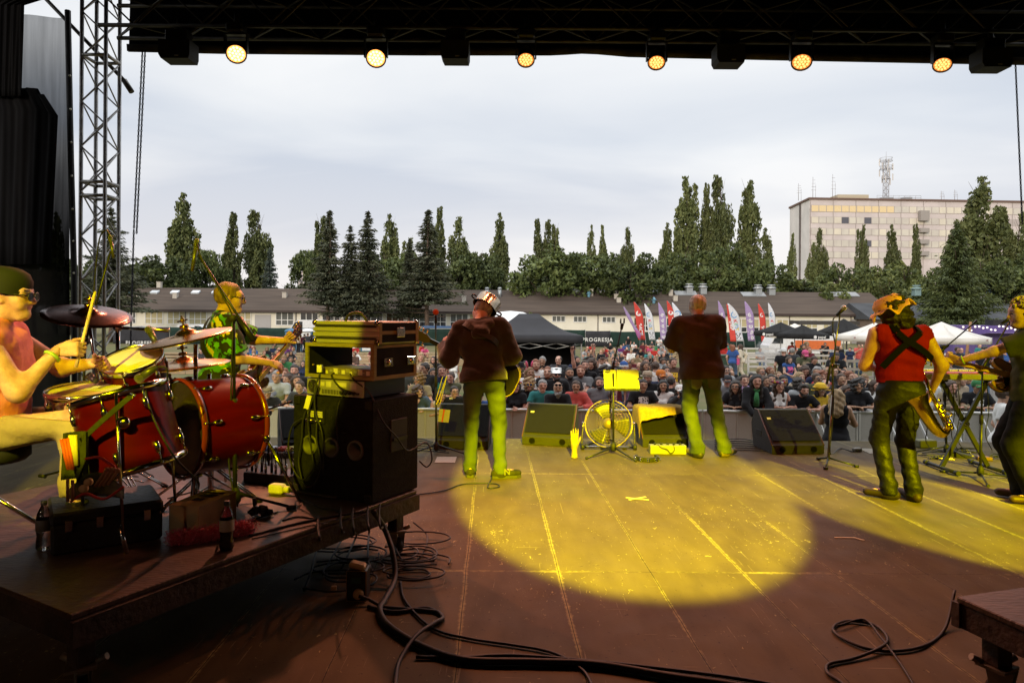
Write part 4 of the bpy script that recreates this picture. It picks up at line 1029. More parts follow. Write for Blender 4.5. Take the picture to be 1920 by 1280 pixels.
for px,top,d,w_,kind,lab in((285,462,112,46,'broad','broadleaf tree bushy and low left of the far-left poplar'),(330,470,115,40,'broad','broadleaf tree filling in under the far-left poplar'),(396,448,118,26,'broad','thin broadleaf tree behind the overhead microphone'),(240,480,112,30,'broad','broadleaf tree low behind the truss tower chain'),(545,520,118,30,'broad','low broadleaf crown left of the first spruce'),(588,448,120,30,'broad','broadleaf tree tucked behind the first tall spruce'),(720,455,112,46,'broad','broadleaf tree filling the gap behind the thin spruce'),(858,448,112,46,'broad','broadleaf tree right behind the broadest spruce'),(903,452,114,36,'broad','broadleaf tree left of the slim lone poplar'),(775,470,114,40,'broad','broadleaf tree dark behind the broadest spruce'),(1040,440,108,58,'broad','biggest round dark broadleaf tree right of the pale gap'),(1108,452,110,50,'broad','round broadleaf tree second right of the pale gap'),(1186,462,108,50,'broad','round broadleaf tree third right of the pale gap'),(1235,470,112,34,'broad','broadleaf tree dark at the left foot of the tall poplars'),(1285,450,116,44,'broad','broadleaf tree inside the tall poplar stand'),(1375,440,118,40,'broad','broadleaf tree between the two tallest poplars'),(1430,470,118,36,'broad','broadleaf tree under the right-hand tall poplar'),(1340,480,112,44,'broad','broadleaf tree low before the tall poplar stand'),(1500,505,118,52,'broad','dark low broadleaf tree under the office corner'),(1570,478,120,40,'broad','grey-green broadleaf tree under the office windows'),(1640,485,125,46,'light','fresh green tree in front of the office block base'),(1700,478,124,48,'light','fresh green tree right of the mast'),(1600,508,112,42,'light','fresh green bush tree behind the roof vents'),(1480,500,122,30,'light','light green tree under the small left poplars'),(1668,512,110,44,'light','yellow-green low tree behind the floral hat'),(1745,500,112,44,'light','green low tree left of the big conifer-shaped tree'),(1550,520,108,40,'light','low green bush tree behind the grey skylight'),(1885,470,112,60,'broad','dark tree at the right edge behind the curly-haired guitarist'),(1925,450,116,44,'broad','dark tree cut by the right edge of the view'),(1838,470,105,40,'broad','dark broadleaf tree behind the big conifer-shaped tree'),(175,470,116,30,'broad','dark tree seen through the truss tower lattice'),(66,440,112,44,'broad','dark tree behind the mesh scrim above the drummer'),(10,455,110,50,'broad','dark tree behind the drummer head'),(130,470,114,40,'broad','dark low tree between scrim and truss tower')):
 tree(kind,px,top,d,lab,'broadleaf trees behind the long building',w_)
tree('cone',1795,418,92,'big dark cone-shaped tree with a bare forked trunk right of the floral hat',None,62)
tree('light',988,580,70,'small yellow-green sapling top behind the black gazebo',None,16)
# ================================================================== the long low building
WALL=mat('cream_render',(.78,.745,.64),.9,col2=(.70,.665,.56),scale=.5,detail=8);FRAMEW=mat('white_window_frame',(.78,.78,.76),.5)
ROOF=mat('roof_felt',(.098,.076,.062),.9,col2=(.070,.055,.046),scale=.6,stretch=(.25,3,3),bump=.3,bscale=2,detail=8)
EAVE=mat('dark_eave_board',(.05,.032,.028),.7);GLASS=mat('dark_window_glass',(.035,.04,.045),.08,spec=.6)
BLIND=mat('drawn_yellow_blind',(.50,.44,.27),.8,col2=(.42,.37,.22),scale=1.5,stretch=(12,1,.3));BLINDG=mat('grey_net_curtain',(.16,.165,.155),.8,col2=(.10,.105,.10),scale=1.5,stretch=(14,1,.3));BROWNC=mat('brown_curtain',(.16,.10,.06),.85,col2=(.07,.045,.03),scale=1.5,stretch=(16,1,.3))
SHUT=mat('grey_roller_shutter',(.36,.35,.35),.5,col2=(.32,.31,.31),scale=3,stretch=(1,1,14));PIPE=mat('brown_downpipe',(.07,.045,.04),.5)
BY=100.0;GB=gz(BY)
bt=thing('long_building','long single-storey cream building with a dark felt roof behind the fence','building',(0,BY,GB))
xl=P(214,590,BY).x;xr=P(1672,590,BY).x;ez=CAMZ+4/FPX*BY;rz_=CAMZ+46/FPX*(BY+7)
b=MB();b.box(((xl+xr)/2,BY+5,(GB+ez)/2),(xr-xl,10,ez-GB));b.build('wall',WALL,bt)
b=MB();b.prism([(-.5,ez),(-.5,ez+.10),(7,rz_),(14.5,ez+.10),(14.5,ez)],(xl-.4,BY,0),(0,1,0),(0,0,1),(xr-xl+.8,0,0));rf=b.build('roof',ROOF,bt)
b=MB();b.box(((xl+xr)/2,BY-.52,ez-.06),(xr-xl+.8,.06,.36));b.build('eave_board',EAVE,bt)
def window(px0,px1,y0,y1,lower=True,fill=BLINDG,low=None):
 x0=P(px0,600,BY).x;x1=P(px1,600,BY).x;z1=CAMZ-(y0-590)/FPX*BY;z0=CAMZ-(y1-590)/FPX*BY;f=MB();w_=.10;yy=BY-.03
 def bar_(xa,xb,za,zb):f.box(((xa+xb)/2,yy,(za+zb)/2),(xb-xa,.10,zb-za))
 bar_(x0,x1,z1-w_,z1);bar_(x0,x1,z0,z0+w_*1.2);bar_(x0,x0+w_,z0+w_*1.2,z1-w_);bar_(x1-w_,x1,z0+w_*1.2,z1-w_)
 zm=z0+(z1-z0)*.40
 for k in(1,2):
  xm=x0+(x1-x0)*k/3;bar_(xm-w_/2,xm+w_/2,z0+w_*1.2,z1-w_)
 if lower:
  for k in range(3):
   xa=x0+(x1-x0)*k/3+w_*.5+(w_*.5 if k==0 else 0);xb=x0+(x1-x0)*(k+1)/3-w_*.5-(w_*.5 if k==2 else 0);bar_(xa,xb,zm-w_/2,zm+w_/2)
 fo=f.build('window',FRAMEW,bt)
 g=MB()
 if lower:g.box(((x0+x1)/2,BY-.008,(zm+z1)/2),(x1-x0-.02,.01,z1-zm-.02));g.cur=1;g.box(((x0+x1)/2,BY-.008,(zm+z0)/2),(x1-x0-.02,.01,zm-z0-.02))
 else:g.box(((x0+x1)/2,BY-.008,(z0+z1)/2),(x1-x0-.02,.01,z1-z0-.02))
 g.build('pane',[fill,low or fill],fo)
wx=[(238,255,GLASS,None)]+[(x,x+34,f,l)for x,f,l in((272,BLIND,None),(314,BLIND,None),(354,BLIND,None),(396,BLIND,None),(437,BLIND,BLIND),(517,BLINDG,None),(563,GLASS,BLINDG),(604,GLASS,BLINDG),(643,BLINDG,None),(684,GLASS,GLASS),(724,BROWNC,GLASS),(764,BLINDG,GLASS),(803,GLASS,GLASS),(844,BLINDG,GLASS))]
wx+=[(880,914,BLIND,BLIND),(922,952,BLIND,BLIND)]
for x0,x1,f,l in wx:window(x0,x1,586+(x0-238)*.0045,612+(x0-238)*.0045,True,f,l)
for x0 in(1035,1075,1129):window(x0,x0+25,591+(x0-1035)*.01,603+(x0-1035)*.01,False,BLINDG)
for x0,f in((1188,BROWNC),(1249,GLASS),(1318,BLIND),(1368,BLIND),(1412,BLIND),(1456,BLIND),(1500,BLIND),(1543,BLIND)):window(x0,x0+33,593+(x0-1188)*.008,619+(x0-1188)*.008,True,f,GLASS)
b=MB()
for px in(231,348,555,752,1121,1292,1480,1595):b.tube((P(px,600,BY).x,BY-.09,GB),(P(px,600,BY).x,BY-.09,ez-.2),.06,n=6)
for px in(231,348,555,752,1121,1292,1480,1595):
 bb=MB();bb.tube((P(px,600,BY).x,BY-.09,GB),(P(px,600,BY).x,BY-.09,ez-.2),.06,n=6);bb.build('downpipe',PIPE,bt)
for px0,px1 in((478,508),(1597,1630)):
 bb=MB();bb.box((P((px0+px1)/2,600,BY).x,BY-.02,(GB+ez-.55)/2),((px1-px0)/FPX*BY,.06,ez-.55-GB));bb.build('roller_door',SHUT,bt)
SKY_L=mat('pale_skylight',(.62,.66,.70),.25,spec=.7);CHIM=mat('pale_chimney_block',(.52,.48,.42),.9);VENT=mat('galvanised_vent',(.40,.42,.43),.4,.6);BLUEV=mat('blue_vent_cap',(.16,.36,.50),.5);FELTG=mat('grey_skylight_panel',(.24,.25,.26),.4)
slope=(rz_-ez-.1)/7.5
def on_roof(px,py):
 a_,b_=uv(px,py);k=-b_/FPX
 y=(ez+.10-slope*(BY-.5)-CAMZ)/(k-slope);return V3((a_/FPX*y,y,CAMZ+k*y))
for px,py in((290,549),(328,549),(367,549),(405,549),(1036,545),(1080,546),(1129,547),(1179,548),(1228,549)):
 p=on_roof(px,py);bb=MB();bb.box(p+V3((0,0,.12)),(1.15,.95,.22),rot=Matrix.Rotation(math.atan(slope),3,'X'));bb.build('skylight',SKY_L,rf)
for px,py,h in((258,560,.8),(329,558,.8),(411,560,.8),(534,557,.8),(870,565,.9),(1025,553,.8),(1108,553,1.0),(1152,553,.7),(1155,559,.7),(1160,566,.7),(1257,553,.9),(1266,563,.8),(299,538,.9)):
 p=on_roof(px,py)if py>546 else P(px,py,BY+7);bb=MB();bb.box(p+V3((0,0,h*.35)),(.62,.62,h));bb.box(p+V3((0,0,h*.35+h/2+.04)),(.72,.72,.07));bb.build('chimney',CHIM,rf)
for px in(913,937):
 p=on_roof(px,556);bb=MB();bb.tube(p-V3((0,0,.3)),p+V3((0,0,1.15)),.30,n=12);bb.lathe([(.34,0),(.34,.25),(.12,.32)],p+V3((0,0,1.1)),n=12);bb.build('vent_pipe',VENT,rf)
for px,py in((1104,556),(1226,568),(243,552)):
 p=on_roof(px,py);bb=MB();bb.tube(p-V3((0,0,.2)),p+V3((0,0,.45)),.22,n=10);bb.lathe([(.42,0),(.22,.32),(.03,.52)],p+V3((0,0,.4)),n=12);bb.build('vent_cap',BLUEV,rf)
for px,py,w_ in((1292,549,2.6),(1318,549,2.6),(1421,551,2.6),(1446,551,2.6),(1718,552,2.4),(1858,560,2.4)):
 p=on_roof(px,py)if px<1700 else P(px,py,BY+6);bb=MB();bb.box(p+V3((0,0,.3)),(.95,.95,1.0));bb.lathe([(.75,.8),(.78,.95),(.35,1.15),(.3,1.25),(.62,1.3),(.55,1.42),(0,1.45)],p,n=14);bb.build('roof_ventilator',VENT if px<1700 else mat('verdigris_vent',(.22,.33,.33),.6),rf if px<1700 else rf)
for px,py,w_ in((1278,551,3.4),(1405,553,3.6),(1572,553,4.8),(660,541,0),):
 if not w_:continue
 p=on_roof(px,py);bb=MB();bb.box(p+V3((.6,0,.10)),(w_,1.6,.16),rot=Matrix.Rotation(math.atan(slope),3,'X'));bb.build('roof_panel',FELTG,rf)
dt=thing('dark_shed','low dark-roofed shed range right of the long building','building',(P(1780,590,95).x,95,gz(95)))
xa=P(1640,590,95).x;xb=P(2040,590,95).x
b=MB();b.box(((xa+xb)/2,100,(gz(95)+CAMZ-.2)/2),(xb-xa,8,CAMZ-.2-gz(95)));b.build('wall',mat('dim_brick_wall',(.20,.15,.12),.9),dt)
b=MB();b.prism([(-.6,0),(6,2.4),(12.6,0)],(xa-.4,95.5,CAMZ-.3),(0,1,0),(0,0,1),(xb-xa+.8,0,0));b.build('roof',mat('slate_grey_roof',(.075,.08,.088),.8,col2=(.055,.058,.064),scale=.5,detail=7),dt)
for k in range(7):
 px=1720+k*28;bb=MB();bb.box((P(px,600,95.9).x,95.96,CAMZ-1.3),(1.6,.06,1.2));bb.build('window',mat('dusty_window',(.17,.15,.10),.4),dt)
bb=MB();p=P(1704,583,96);bb.box(p+V3((0,.6,.2)),(.9,.6,.5));bb.build('roof_unit',VENT,dt)
bb=MB();p=P(1842,600,97);bb.tube(p,p+V3((0,0,3.4)),.22,n=8);bb.build('chimney_pipe',mat('dull_pipe',(.22,.2,.18),.6),dt)
# ================================================================== the office block with its mast
OY=195.0
ot=thing('office_block','tall pale slab-built office block with warm sky reflections painted into its window rows','building',(P(1650,590,OY).x,OY,gz(OY)))
OW=mat('pale_concrete_panel',(.62,.55,.54),.9,col2=(.54,.48,.47),scale=.25,detail=7);OWD=mat('end_wall_panel',(.66,.63,.61),.9,col2=(.57,.55,.53),scale=.25,detail=7)
ROFE=mat('rusty_roof_edge',(.17,.11,.09),.8)
cx=P(1517,590,OY).x;rx=P(1985,590,OY+10).x;zt=P(1517,374,OY).z;zb=gz(OY)-2
ca=V3((cx,OY,0));fd=V3((1,.05,0)).normalized();lx=P(1480,590,OY+17);sd_=(V3((lx.x,OY+17,0))-ca);SL=sd_.length;sd_.normalize();FL=(rx-cx)
b=MB();b.prism([(0,zb),(FL,zb),(FL,zt),(0,zt)],ca,fd,(0,0,1),sd_*SL);b.build('wall',OW,ot)
b=MB();b.prism([(-.4,zt),(FL,zt),(FL,zt+.55),(-.4,zt+.55)],ca-sd_*.3,fd,(0,0,1),sd_*(SL+.6));b.build('roof',ROFE,ot)
nrm=V3((fd.y,-fd.x,0))
WG=[mat('painted_reflection_window',(.70,.64,.52),.25,col2=(.60,.55,.46),scale=.3,spec=.6),mat('pale_window',(.62,.58,.50),.25,col2=(.52,.48,.43),scale=.3,spec=.6),mat('dark_office_window',(.10,.10,.12),.2,spec=.6),mat('painted_sunset_window',(.82,.64,.36),.2,spec=.6)]  # reflection of the warm evening sky is put into the pane colours
rngo=random.Random(4);sp_=8.5/1.0
npx=FPX/OY
row_y=[405,485,565,645,725];floor_h=21.6/npx
strip=MB()
for r_,py in enumerate((390.5,412,433.5,455.3,477)):
 z1=P(1517,py-5.6,OY).z;z0=z1-1.75
 f=MB();f.prism([(.3,z0-.12),(FL-.2,z0-.12),(FL-.2,z1+.12),(.3,z1+.12)],ca+nrm*.01,fd,(0,0,1),nrm*.03);f.build('window_band',mat('window_band_grey',(.46,.41,.395),.8),ot)
 for k in range(30):
  x0=.5+k*2.22
  if x0+2.0>FL or(r_==1 and k>24):continue
  m=WG[3]if(r_==0 and k<11)else WG[2]if(r_,k)in((1,4),(1,7),(3,7),(2,20))else WG[rngo.choice((0,1,1,1,0))]
  f=MB();p0=ca+fd*x0+nrm*.05
  f.prism([(0,z0),(2.0,z0),(2.0,z1),(0,z1)],p0,fd,(0,0,1),nrm*.04);wo=f.build('window',m,ot)
jb=MB()
for k in range(0,12):jb.prism([(0,zb),(.10,zb),(.10,zt),(0,zt)],ca+fd*(.32+k*6.66-.20)+nrm*.001,fd,(0,0,1),nrm*.10)
jb.build('wall_joint',mat('panel_joint',(.36,.32,.30),.9),ot)
for(u0,u1)in((.42,.50),):
 f=MB();f.prism([(SL*u0,zb),(SL*u1,zb),(SL*u1,zt-.2),(SL*u0,zt-.2)],ca-fd*.06,sd_,(0,0,1),-fd*.1);f.build('stair_slot',mat('dark_stair_slot',(.16,.14,.13),.8),ot)
f=MB();f.prism([(.02,zb),(SL*.40,zb),(SL*.40,zt-.02),(.02,zt-.02)],ca-fd*.02,sd_,(0,0,1),-fd*.05);f.prism([(SL*.51,zb),(SL-.02,zb),(SL-.02,zt-.02),(SL*.51,zt-.02)],ca-fd*.02,sd_,(0,0,1),-fd*.05);f.build('end_wall',OWD,ot)
for k in range(4):
 x0=(P(1727,440,OY).x-cx);z=P(1517,400+k*21.7+2,OY).z
 f=MB();p0=ca+fd*x0
 f.prism([(0,z-1.5),(2.6,z-1.5),(2.6,z+(1.4 if k==0 else-.3)),(0,z+(1.4 if k==0 else-.3))],p0,fd,(0,0,1),nrm*1.4);f.build('balcony',mat('grey_balcony',(.36,.33,.31),.85),ot)
x0=P(1590,360,OY).x-cx
f=MB();f.box(V3((P(1592,365,OY+6).x,OY+6,zt+1.0)),(9.0,5,2.2));f.build('roof_hut',mat('cream_roof_hut',(.5,.44,.33),.9),ot)
GA=mat('galvanised_antenna',(.42,.41,.42),.5,.4)
mt_=thing('antenna_mast','lattice phone mast with platforms and antennas on the office roof','antenna mast',(P(1661,371,OY+6).x,OY+6,zt+.5))
mx_=mt_.location.x;my_=OY+6;z0=zt+.56;z9=P(1661,300,OY+6).z
b=MB();truss_beam(b,(mx_,my_,z0),(mx_,my_,z9),1.1,1.1,1.0,.085,.05);b.build('lattice',GA,mt_)
for f_ in(.55,.78,.97):
 z=z0+(z9-z0)*f_;r=1.7 if f_>.6 else 1.1;bb=MB();ring=[(mx_+r*math.cos(a),my_+r*math.sin(a),z)for a in np.linspace(0,6.283,13)[:-1]];bb.path(ring,.07,5,closed=True)
 bb.path([(x,y,z_+.9)for x,y,z_ in ring],.05,5,closed=True)
 for q in ring[::2]:bb.tube(q,(q[0],q[1],q[2]+.9),.045,n=5);bb.tube(q,(mx_,my_,z),.05,n=5)
 bb.build('platform',GA,mt_)
for i in range(16):
 a=i*2.39;r=1.75 if i%2 else 1.2;z=z0+(z9-z0)*(.48+.5*((i*7)%16)/16);bb=MB();bb.box((mx_+r*math.cos(a),my_+r*math.sin(a),z),(.32,.2,1.9),rz=a);bb.build('antenna_panel',mat('antenna_white',(.6,.58,.57),.5),mt_)
b=MB();b.tube((mx_,my_,z9),(mx_,my_,z9+2.4),.05,n=5);b.build('whip_aerial',GA,mt_)
b=MB();b.box((mx_,my_,z0+.55),(3.2,2.4,1.1));b.box((mx_+6,my_,z0+.6),(2.4,2,1.2));b.build('equipment_cabin',VENT,mt_)
b=MB()
for i in range(9):b.tube((mx_-4+i*1.6,my_-2.6,z0),(mx_-4+i*1.6,my_-2.6,z0+1.3),.05,n=5)
for h in(.7,1.3):b.tube((mx_-4,my_-2.6,z0+h),(mx_+8.8,my_-2.6,z0+h),.05,n=5)
b.build('guard_rail',GA,mt_)
for px,top,lab in((1497,344,'short aerial at the left end of the office roof'),(1524,332,'aerial with side bars, second on the office roof'),(1561,327,'tall aerial with rungs left of the roof hut'),(1765,358,'little aerial with cross arms right of the mast'),(1790,356,'thin pole aerial near the poplar on the office roof')):
 p=P(px,374,OY+5);z=P(px,top,OY+5).z;bb=MB();bb.tube((p.x,p.y,zt+.5),(p.x,p.y,z),.07,n=6)
 bb.tube((p.x+.8,p.y,zt+.5),(p.x+.8,p.y,z-(z-zt)*.3),.05,n=5)
 for k in range(4):zz=zt+.5+(z-zt-.5)*(.45+.14*k);bb.tube((p.x-.5+.1*k,p.y,zz),(p.x+1.0-.1*k,p.y,zz),.045,n=5)
 tag(bb.build('roof_aerial',GA),lab,'aerial')
ft=thing('far_block','small pale tower block far away behind the first spruce','building',(P(571,520,420).x,420,-2));p=P(571,512,420)
b=MB();b.box((p.x,420,(p.z-2)/2),(5.5,8,p.z+2));b.build('wall',OW,ft);b=MB();b.box((p.x,420,p.z+.3),(6,8.4,.5));b.build('roof',ROFE,ft)
for k in range(4):bb=MB();bb.box((p.x-1,415.9,p.z-2-k*3.2),(2.2,.15,1.4));bb.build('window',WG[2],ft)
# ================================================================== fence and its banners
FEN=mat('dark_green_fence_screen',(.022,.045,.036),.85,col2=(.014,.03,.025),scale=1.3,stretch=(1,1,.5),detail=6);GP=mat('grey_post',(.33,.34,.34),.5,.5)
BAN=mat('charcoal_banner',(.045,.045,.052),.8,col2=(.032,.032,.037),scale=.8)
FNY=84.0;fz0=gz(FNY)
def fence(px0,px1,m,lab,name='screen_fence',cat='fence',text=None,top=617,dy=0.0):
 x0=P(px0,617,FNY).x;x1=P(px1,617,FNY).x;z1=CAMZ-(top+.5-590)/FPX*FNY
 t=thing(name,lab,cat,((x0+x1)/2,FNY-dy,fz0));n=max(6,int((x1-x0)/.5));b=MB()
 b.sheet(lambda u,v:V3((x0+(x1-x0)*u,FNY-dy+.05*math.sin(u*n*.9)*math.sin(v*2+u*7),fz0+.03+(z1-fz0-.03)*v-.03*math.sin(u*n*.55)**2*(v>.9))),n,4,(0,.02,0));b.build('screen_panel',m,t)
 k=max(1,int((x1-x0)/3.4))
 for i in range(k+1):
  x=x0+(x1-x0)*i/k;b=MB();b.tube((x,FNY-dy+.12,fz0),(x,FNY-dy+.12,z1+.06),.035,n=6);b.build('post',GP,t)
 if text:
  px,py,s,body=text;b=MB();p=P(px,py,FNY-dy-.07);text_mb(b,body,p,(1,0,0),(0,0,1),s,.004,spacing=1.15,bold=.012);b.build('lettering',mat('white_print',(.75,.75,.74),.6),t)
fence(212,318,BAN,'charcoal banner fence at the far left with white lettering',text=(262,643,.62,'PROGREEN'),top=617)
fence(318.5,1097,FEN,'long dark green screen fence running behind the toilets and the gazebo')
fence(1098,1144,BAN,'charcoal banner fence beside the gazebo with white lettering',text=(1120,637,.66,'PROGRESJA'),top=618.5,dy=.05)
fence(1144.5,1470,FEN,'dark green screen fence behind the feather flags',top=619.5)
b=MB();b.box(P(828,613,83.2),(4.6,.25,.30));tag(b.build('blue_skip_edge',mat('blue_steel',(.03,.09,.22),.5)),'blue steel container edge showing over the fence by the spruce','container')
VANW=mat('white_van_paint',(.72,.73,.74),.3,coat=.4);TINT=mat('tinted_glass',(.02,.025,.03),.08,spec=.6);TYRE=mat('tyre_rubber',(.015,.015,.015),.8)
def van(px0,px1,top,d,lab,name='parked_van',cat='van',car=False,face=1):
 c0=P(px0,617,d);c1=P(px1,617,d);zt_=P((px0+px1)/2,top,d).z;L_=c1.x-c0.x;z0=gz(d);h=zt_-z0-.35
 t=thing(name,lab,cat,((c0.x+c1.x)/2,d,z0));W=1.8
 pf=[(0,.0),(1,0),(1,.42),(.985,.85),(.96,1),(.30,1),(.20,.86),(.06,.52),(.0,.42)]if not car else[(0,0),(1,0),(1,.5),(.96,.62),(.80,.95),(.70,1),(.42,1),(.34,.95),(.20,.62),(.03,.52)]
 if face<0:pf=[(1-x,y)for x,y in pf][::-1]
 b=MB();b.prism([(x*L_,.35+y*h)for x,y in pf],(c0.x,d-W/2,z0),(1,0,0),(0,0,1),(0,W,0));b.build('body',VANW,t)
 s=[(.12,.56),(.22,.88),(.30,.92),(.42,.92),(.42,.56)]if not car else[(.24,.62),(.36,.92),(.60,.94),(.76,.92),(.88,.64)]
 if face<0:s=[(1-x,y)for x,y in s][::-1]
 b=MB();b.prism([(x*L_,.35+y*h)for x,y in s],(c0.x,d-W/2-.006,z0),(1,0,0),(0,0,1),(0,-.012,0));b.build('window',TINT,t)
 for x in(.18,.80):
  b=MB();b.lathe([(.12,-.1),(.32,-.1),(.32,.1),(.12,.1)],(c0.x+L_*x,d-W/2+.02,z0+.32),(0,1,0),16);b.build('wheel',TYRE,t)
 return t
van(222,291,611,90,'white car parked behind the banner fence at the far left','parked_car','car',True,-1)
van(336,396,608.5,90,'white delivery van parked behind the green bassist',face=-1)
van(541,613,599.5,87.5,'tall white van parked behind the portable toilets')
TBL=mat('toilet_blue',(.03,.13,.24),.45);TWH=mat('toilet_white',(.66,.67,.68),.45)
for i,(px,lab)in enumerate(((549,'blue portable toilet with white sign, nearest the tall van'),(577,'portable toilet with white door, second in the row'),(602,'portable toilet with white door, third in the row'),(631,'portable toilet half hidden behind the flight case, fourth'),(660,'portable toilet behind the flight case, fifth'),(690,'portable toilet at the far end of the row'))):
 d=71.0;p=P(px,640,d);z0=gz(d);t=thing('portable_toilet',lab,'portable toilet',(p.x,d,z0),group='portable toilets');w_=1.28
 b=MB();b.box((p.x,d,z0+1.0),(w_,1.2,2.0),bev=.05);b.build('cabin',TBL,t)
 b=MB();b.box((p.x,d-.62,z0+1.02),(w_*.72,.05,1.85));b.build('door',TBL if i==0 else TWH,t)
 b=MB();b.lathe([(.86,0),(.86,.06),(.7,.22),(.3,.32),(0,.34)],(p.x,d,z0+2.0),n=16);b.build('roof',TBL if i==0 else TWH,t)
 if i==0:b=MB();b.box((p.x,d-.655,z0+1.45),(.36,.01,.42));b.build('sign',mat('white_sign',(.7,.7,.7),.6),t)
# ================================================================== feather flags
FRED=mat('flag_red',(.58,.05,.035),.7);FWHT=mat('flag_white',(.66,.68,.74),.7);FLIL=mat('flag_lilac',(.34,.24,.46),.7);FMAG=mat('flag_magenta',(.42,.13,.34),.7)
PRW=mat('print_white',(.8,.8,.8),.7);PRR=mat('print_red',(.58,.05,.05),.7);PRB=mat('print_blue',(.16,.34,.62),.7);PRG=mat('print_green',(.2,.45,.2),.7);PRY=mat('print_yellow',(.7,.5,.1),.7);PRK=mat('print_black',(.03,.03,.035),.7)
def flag(px,top,bot,w_,kind,lab,lean=.1,d=68.0,bw=1.0):
 """px, top: tip; bot: lower hem; w_: width in pixels"""
 z0=gz(d);z1=P(px,top,d).z;zb_=P(px,bot,d).z;H=z1-zb_;W=w_/FPX*d;x=P(px,600,d).x
 col={'dance':FRED,'kids':FWHT,'lilac':FLIL}[kind]
 def mast(v):return x+W*.12+lean*H*(1-v)+W*1.0-W*1.05*max(0,(v-.55)/.45)**2.0
 def left(v):return x+lean*H*(1-v)+W*.10*(1-v)-W*.02
 t=thing('feather_flag',lab,'flag',(mast(0),d,z0),group='feather flags by the fence')
 def surf(u,v,off=0):
  xa,xb=left(v),mast(v);return V3((xa+(xb-xa)*u,d+.12*math.sin(v*5+px)*u+off,zb_+H*v))
 b=MB();b.sheet(surf,6,16,(0,.012,0));b.build('flag_cloth',col,t)
 b=MB();b.path([(mast(0)+.1,d+.05,z0)]+[V3((mast(v)+.015,d+.03+.12*math.sin(v*5+px),zb_+H*v))for v in np.linspace(0,1,14)],list(np.linspace(.03,.012,15)),6);b.build('mast',GP,t)
 def disc(v,r,m,ring=0.0,nm='emblem',off=-.012,uu=.52):
  c=surf(uu,v,off);b=MB()
  if ring:
   n=20;vs=[c+V3((q*math.cos(a),0,q*math.sin(a)))for a in np.linspace(0,6.2832,n+1)[:-1]for q in(r,r*ring)];b.add(vs,[(2*i,2*i+1,2*((i+1)%n)+1,2*((i+1)%n))for i in range(n)])
  else:b.prism([(r*math.cos(a),r*math.sin(a))for a in np.linspace(0,6.2832,17)[:-1]],c,(1,0,0),(0,0,1),(0,-.002,0))
  return b.build(nm,m,t)
 def word(s,v,size,m,uu=.5):
  c=surf(uu,v,-.016);b=MB();sl=(mast(v-.08)-mast(v+.08)+left(v-.08)-left(v+.08))/2/(.16*H);e=V3((sl,0,-1)).normalized();text_mb(b,s,c,e,V3((-1,0,-sl)).normalized(),size,.002,bold=.012);b.build('lettering',m,t)
 wl=mast(.6)-left(.6)
 if kind=='dance':
  disc(.70,wl*.36,PRW);b=MB();text_mb(b,'4',surf(.50,.70,-.022),(1,0,-.1),(0.1,0,1),wl*.62,.002,mirror=True,bold=.02);b.build('numeral',PRR,t)
  word('DANCE',.36,wl*.72,PRW)
 elif kind=='kids':
  disc(.70,wl*.38,PRB,.68)
  b=MB();text_mb(b,'4',surf(.5,.70,-.022),(1,0,-.1),(0.1,0,1),wl*.38,.002,mirror=True,bold=.012);b.build('numeral',mat('print_pale_blue',(.5,.6,.75),.7),t)
  for s,v,m in(('K',.53,PRR),('I',.455,PRG),('D',.385,PRB),('Z',.315,PRY)):word(s,v,wl*.62,m)
  for uu,v,r in((.25,.195,.10),(.75,.195,.10),(.36,.15,.08),(.62,.15,.08),(.5,.11,.06),(.28,.085,.07),(.72,.085,.07)):disc(v,wl*r,PRK,0,'emblem',-.012,uu)
 else:
  for i in range(5):
   v=.66-.145*i;disc(v,wl*.27,PRW,.62,'emblem',-.012,.55);disc(v,wl*.09,PRW,0,'emblem',-.013,.55)
   disc(v+.01,wl*.05,PRW,0,'emblem',-.012,.16)
for a in((1188,566,637,13,'dance','red feather flag with white lettering, nearest the gazebo',.115),(1208,569,637,11,'kids','white feather flag with coloured letters beside the first red flag',.13),(1234,567,637,11,'lilac','lilac feather flag just left of the singer',.06),(1250,564,637,12,'dance','red feather flag half hidden behind the singer',.07),(1260,567,637,15,'kids','white feather flag tucked behind the singer shoulder',.12),(1346,564,638,10,'lilac','lilac feather flag just right of the singer',.07),(1362,570,640,10,'dance','red feather flag hidden behind the widest white flag',.10),(1364,568.5,639.5,15,'kids','widest white feather flag with dark dots at its foot',.20),(1396,565,639,13,'lilac','lilac feather flag with five white rings right of the singer group',.08),(1421,569,640,10,'dance','red feather flag behind the left black parasol',.09),(1440,568,640,10,'kids','white feather flag furthest right over the black parasol',.06)):
 flag(*a)
d=67.0;z0=gz(d);t=thing('feather_flag','twisted lilac and magenta feather flag blown aslant, nearest the microphone clip','flag',(P(1200,660,d).x,d,z0),group='feather flags by the fence')
pts=crv([P(1169,575,d),P(1176,588,d),P(1184,604,d),P(1191,616,d),P(1197,626,d),P(1198,634,d)],5);wv=np.interp(np.linspace(0,1,len(pts)),[0,.25,.5,.7,.85,1],[.06,.20,.15,.22,.22,.10])
b=MB();n=len(pts);vs=[]
for p,w2 in zip(pts,wv):vs+=[p+V3((-w2,0,.04)),p+V3((w2,-.05,-.04)),p+V3((w2,-.03,-.04)),p+V3((-w2,.02,.04))]
b.add(vs,[(4*i+k,4*i+(k+1)%4,4*i+4+(k+1)%4,4*i+4+k)for i in range(n-1)for k in range(4)],True)
b.mi=[0 if i<(n-1)*4*.62 else 1 for i in range(len(b.f))];b.build('flag_cloth',[FLIL,FMAG],t)
b=MB();b.path([(P(1200,660,d).x,d,z0)]+[p+V3((w2,0.02,0))for p,w2 in zip(pts[::-1],wv[::-1])],.02,6);b.build('mast',GP,t)
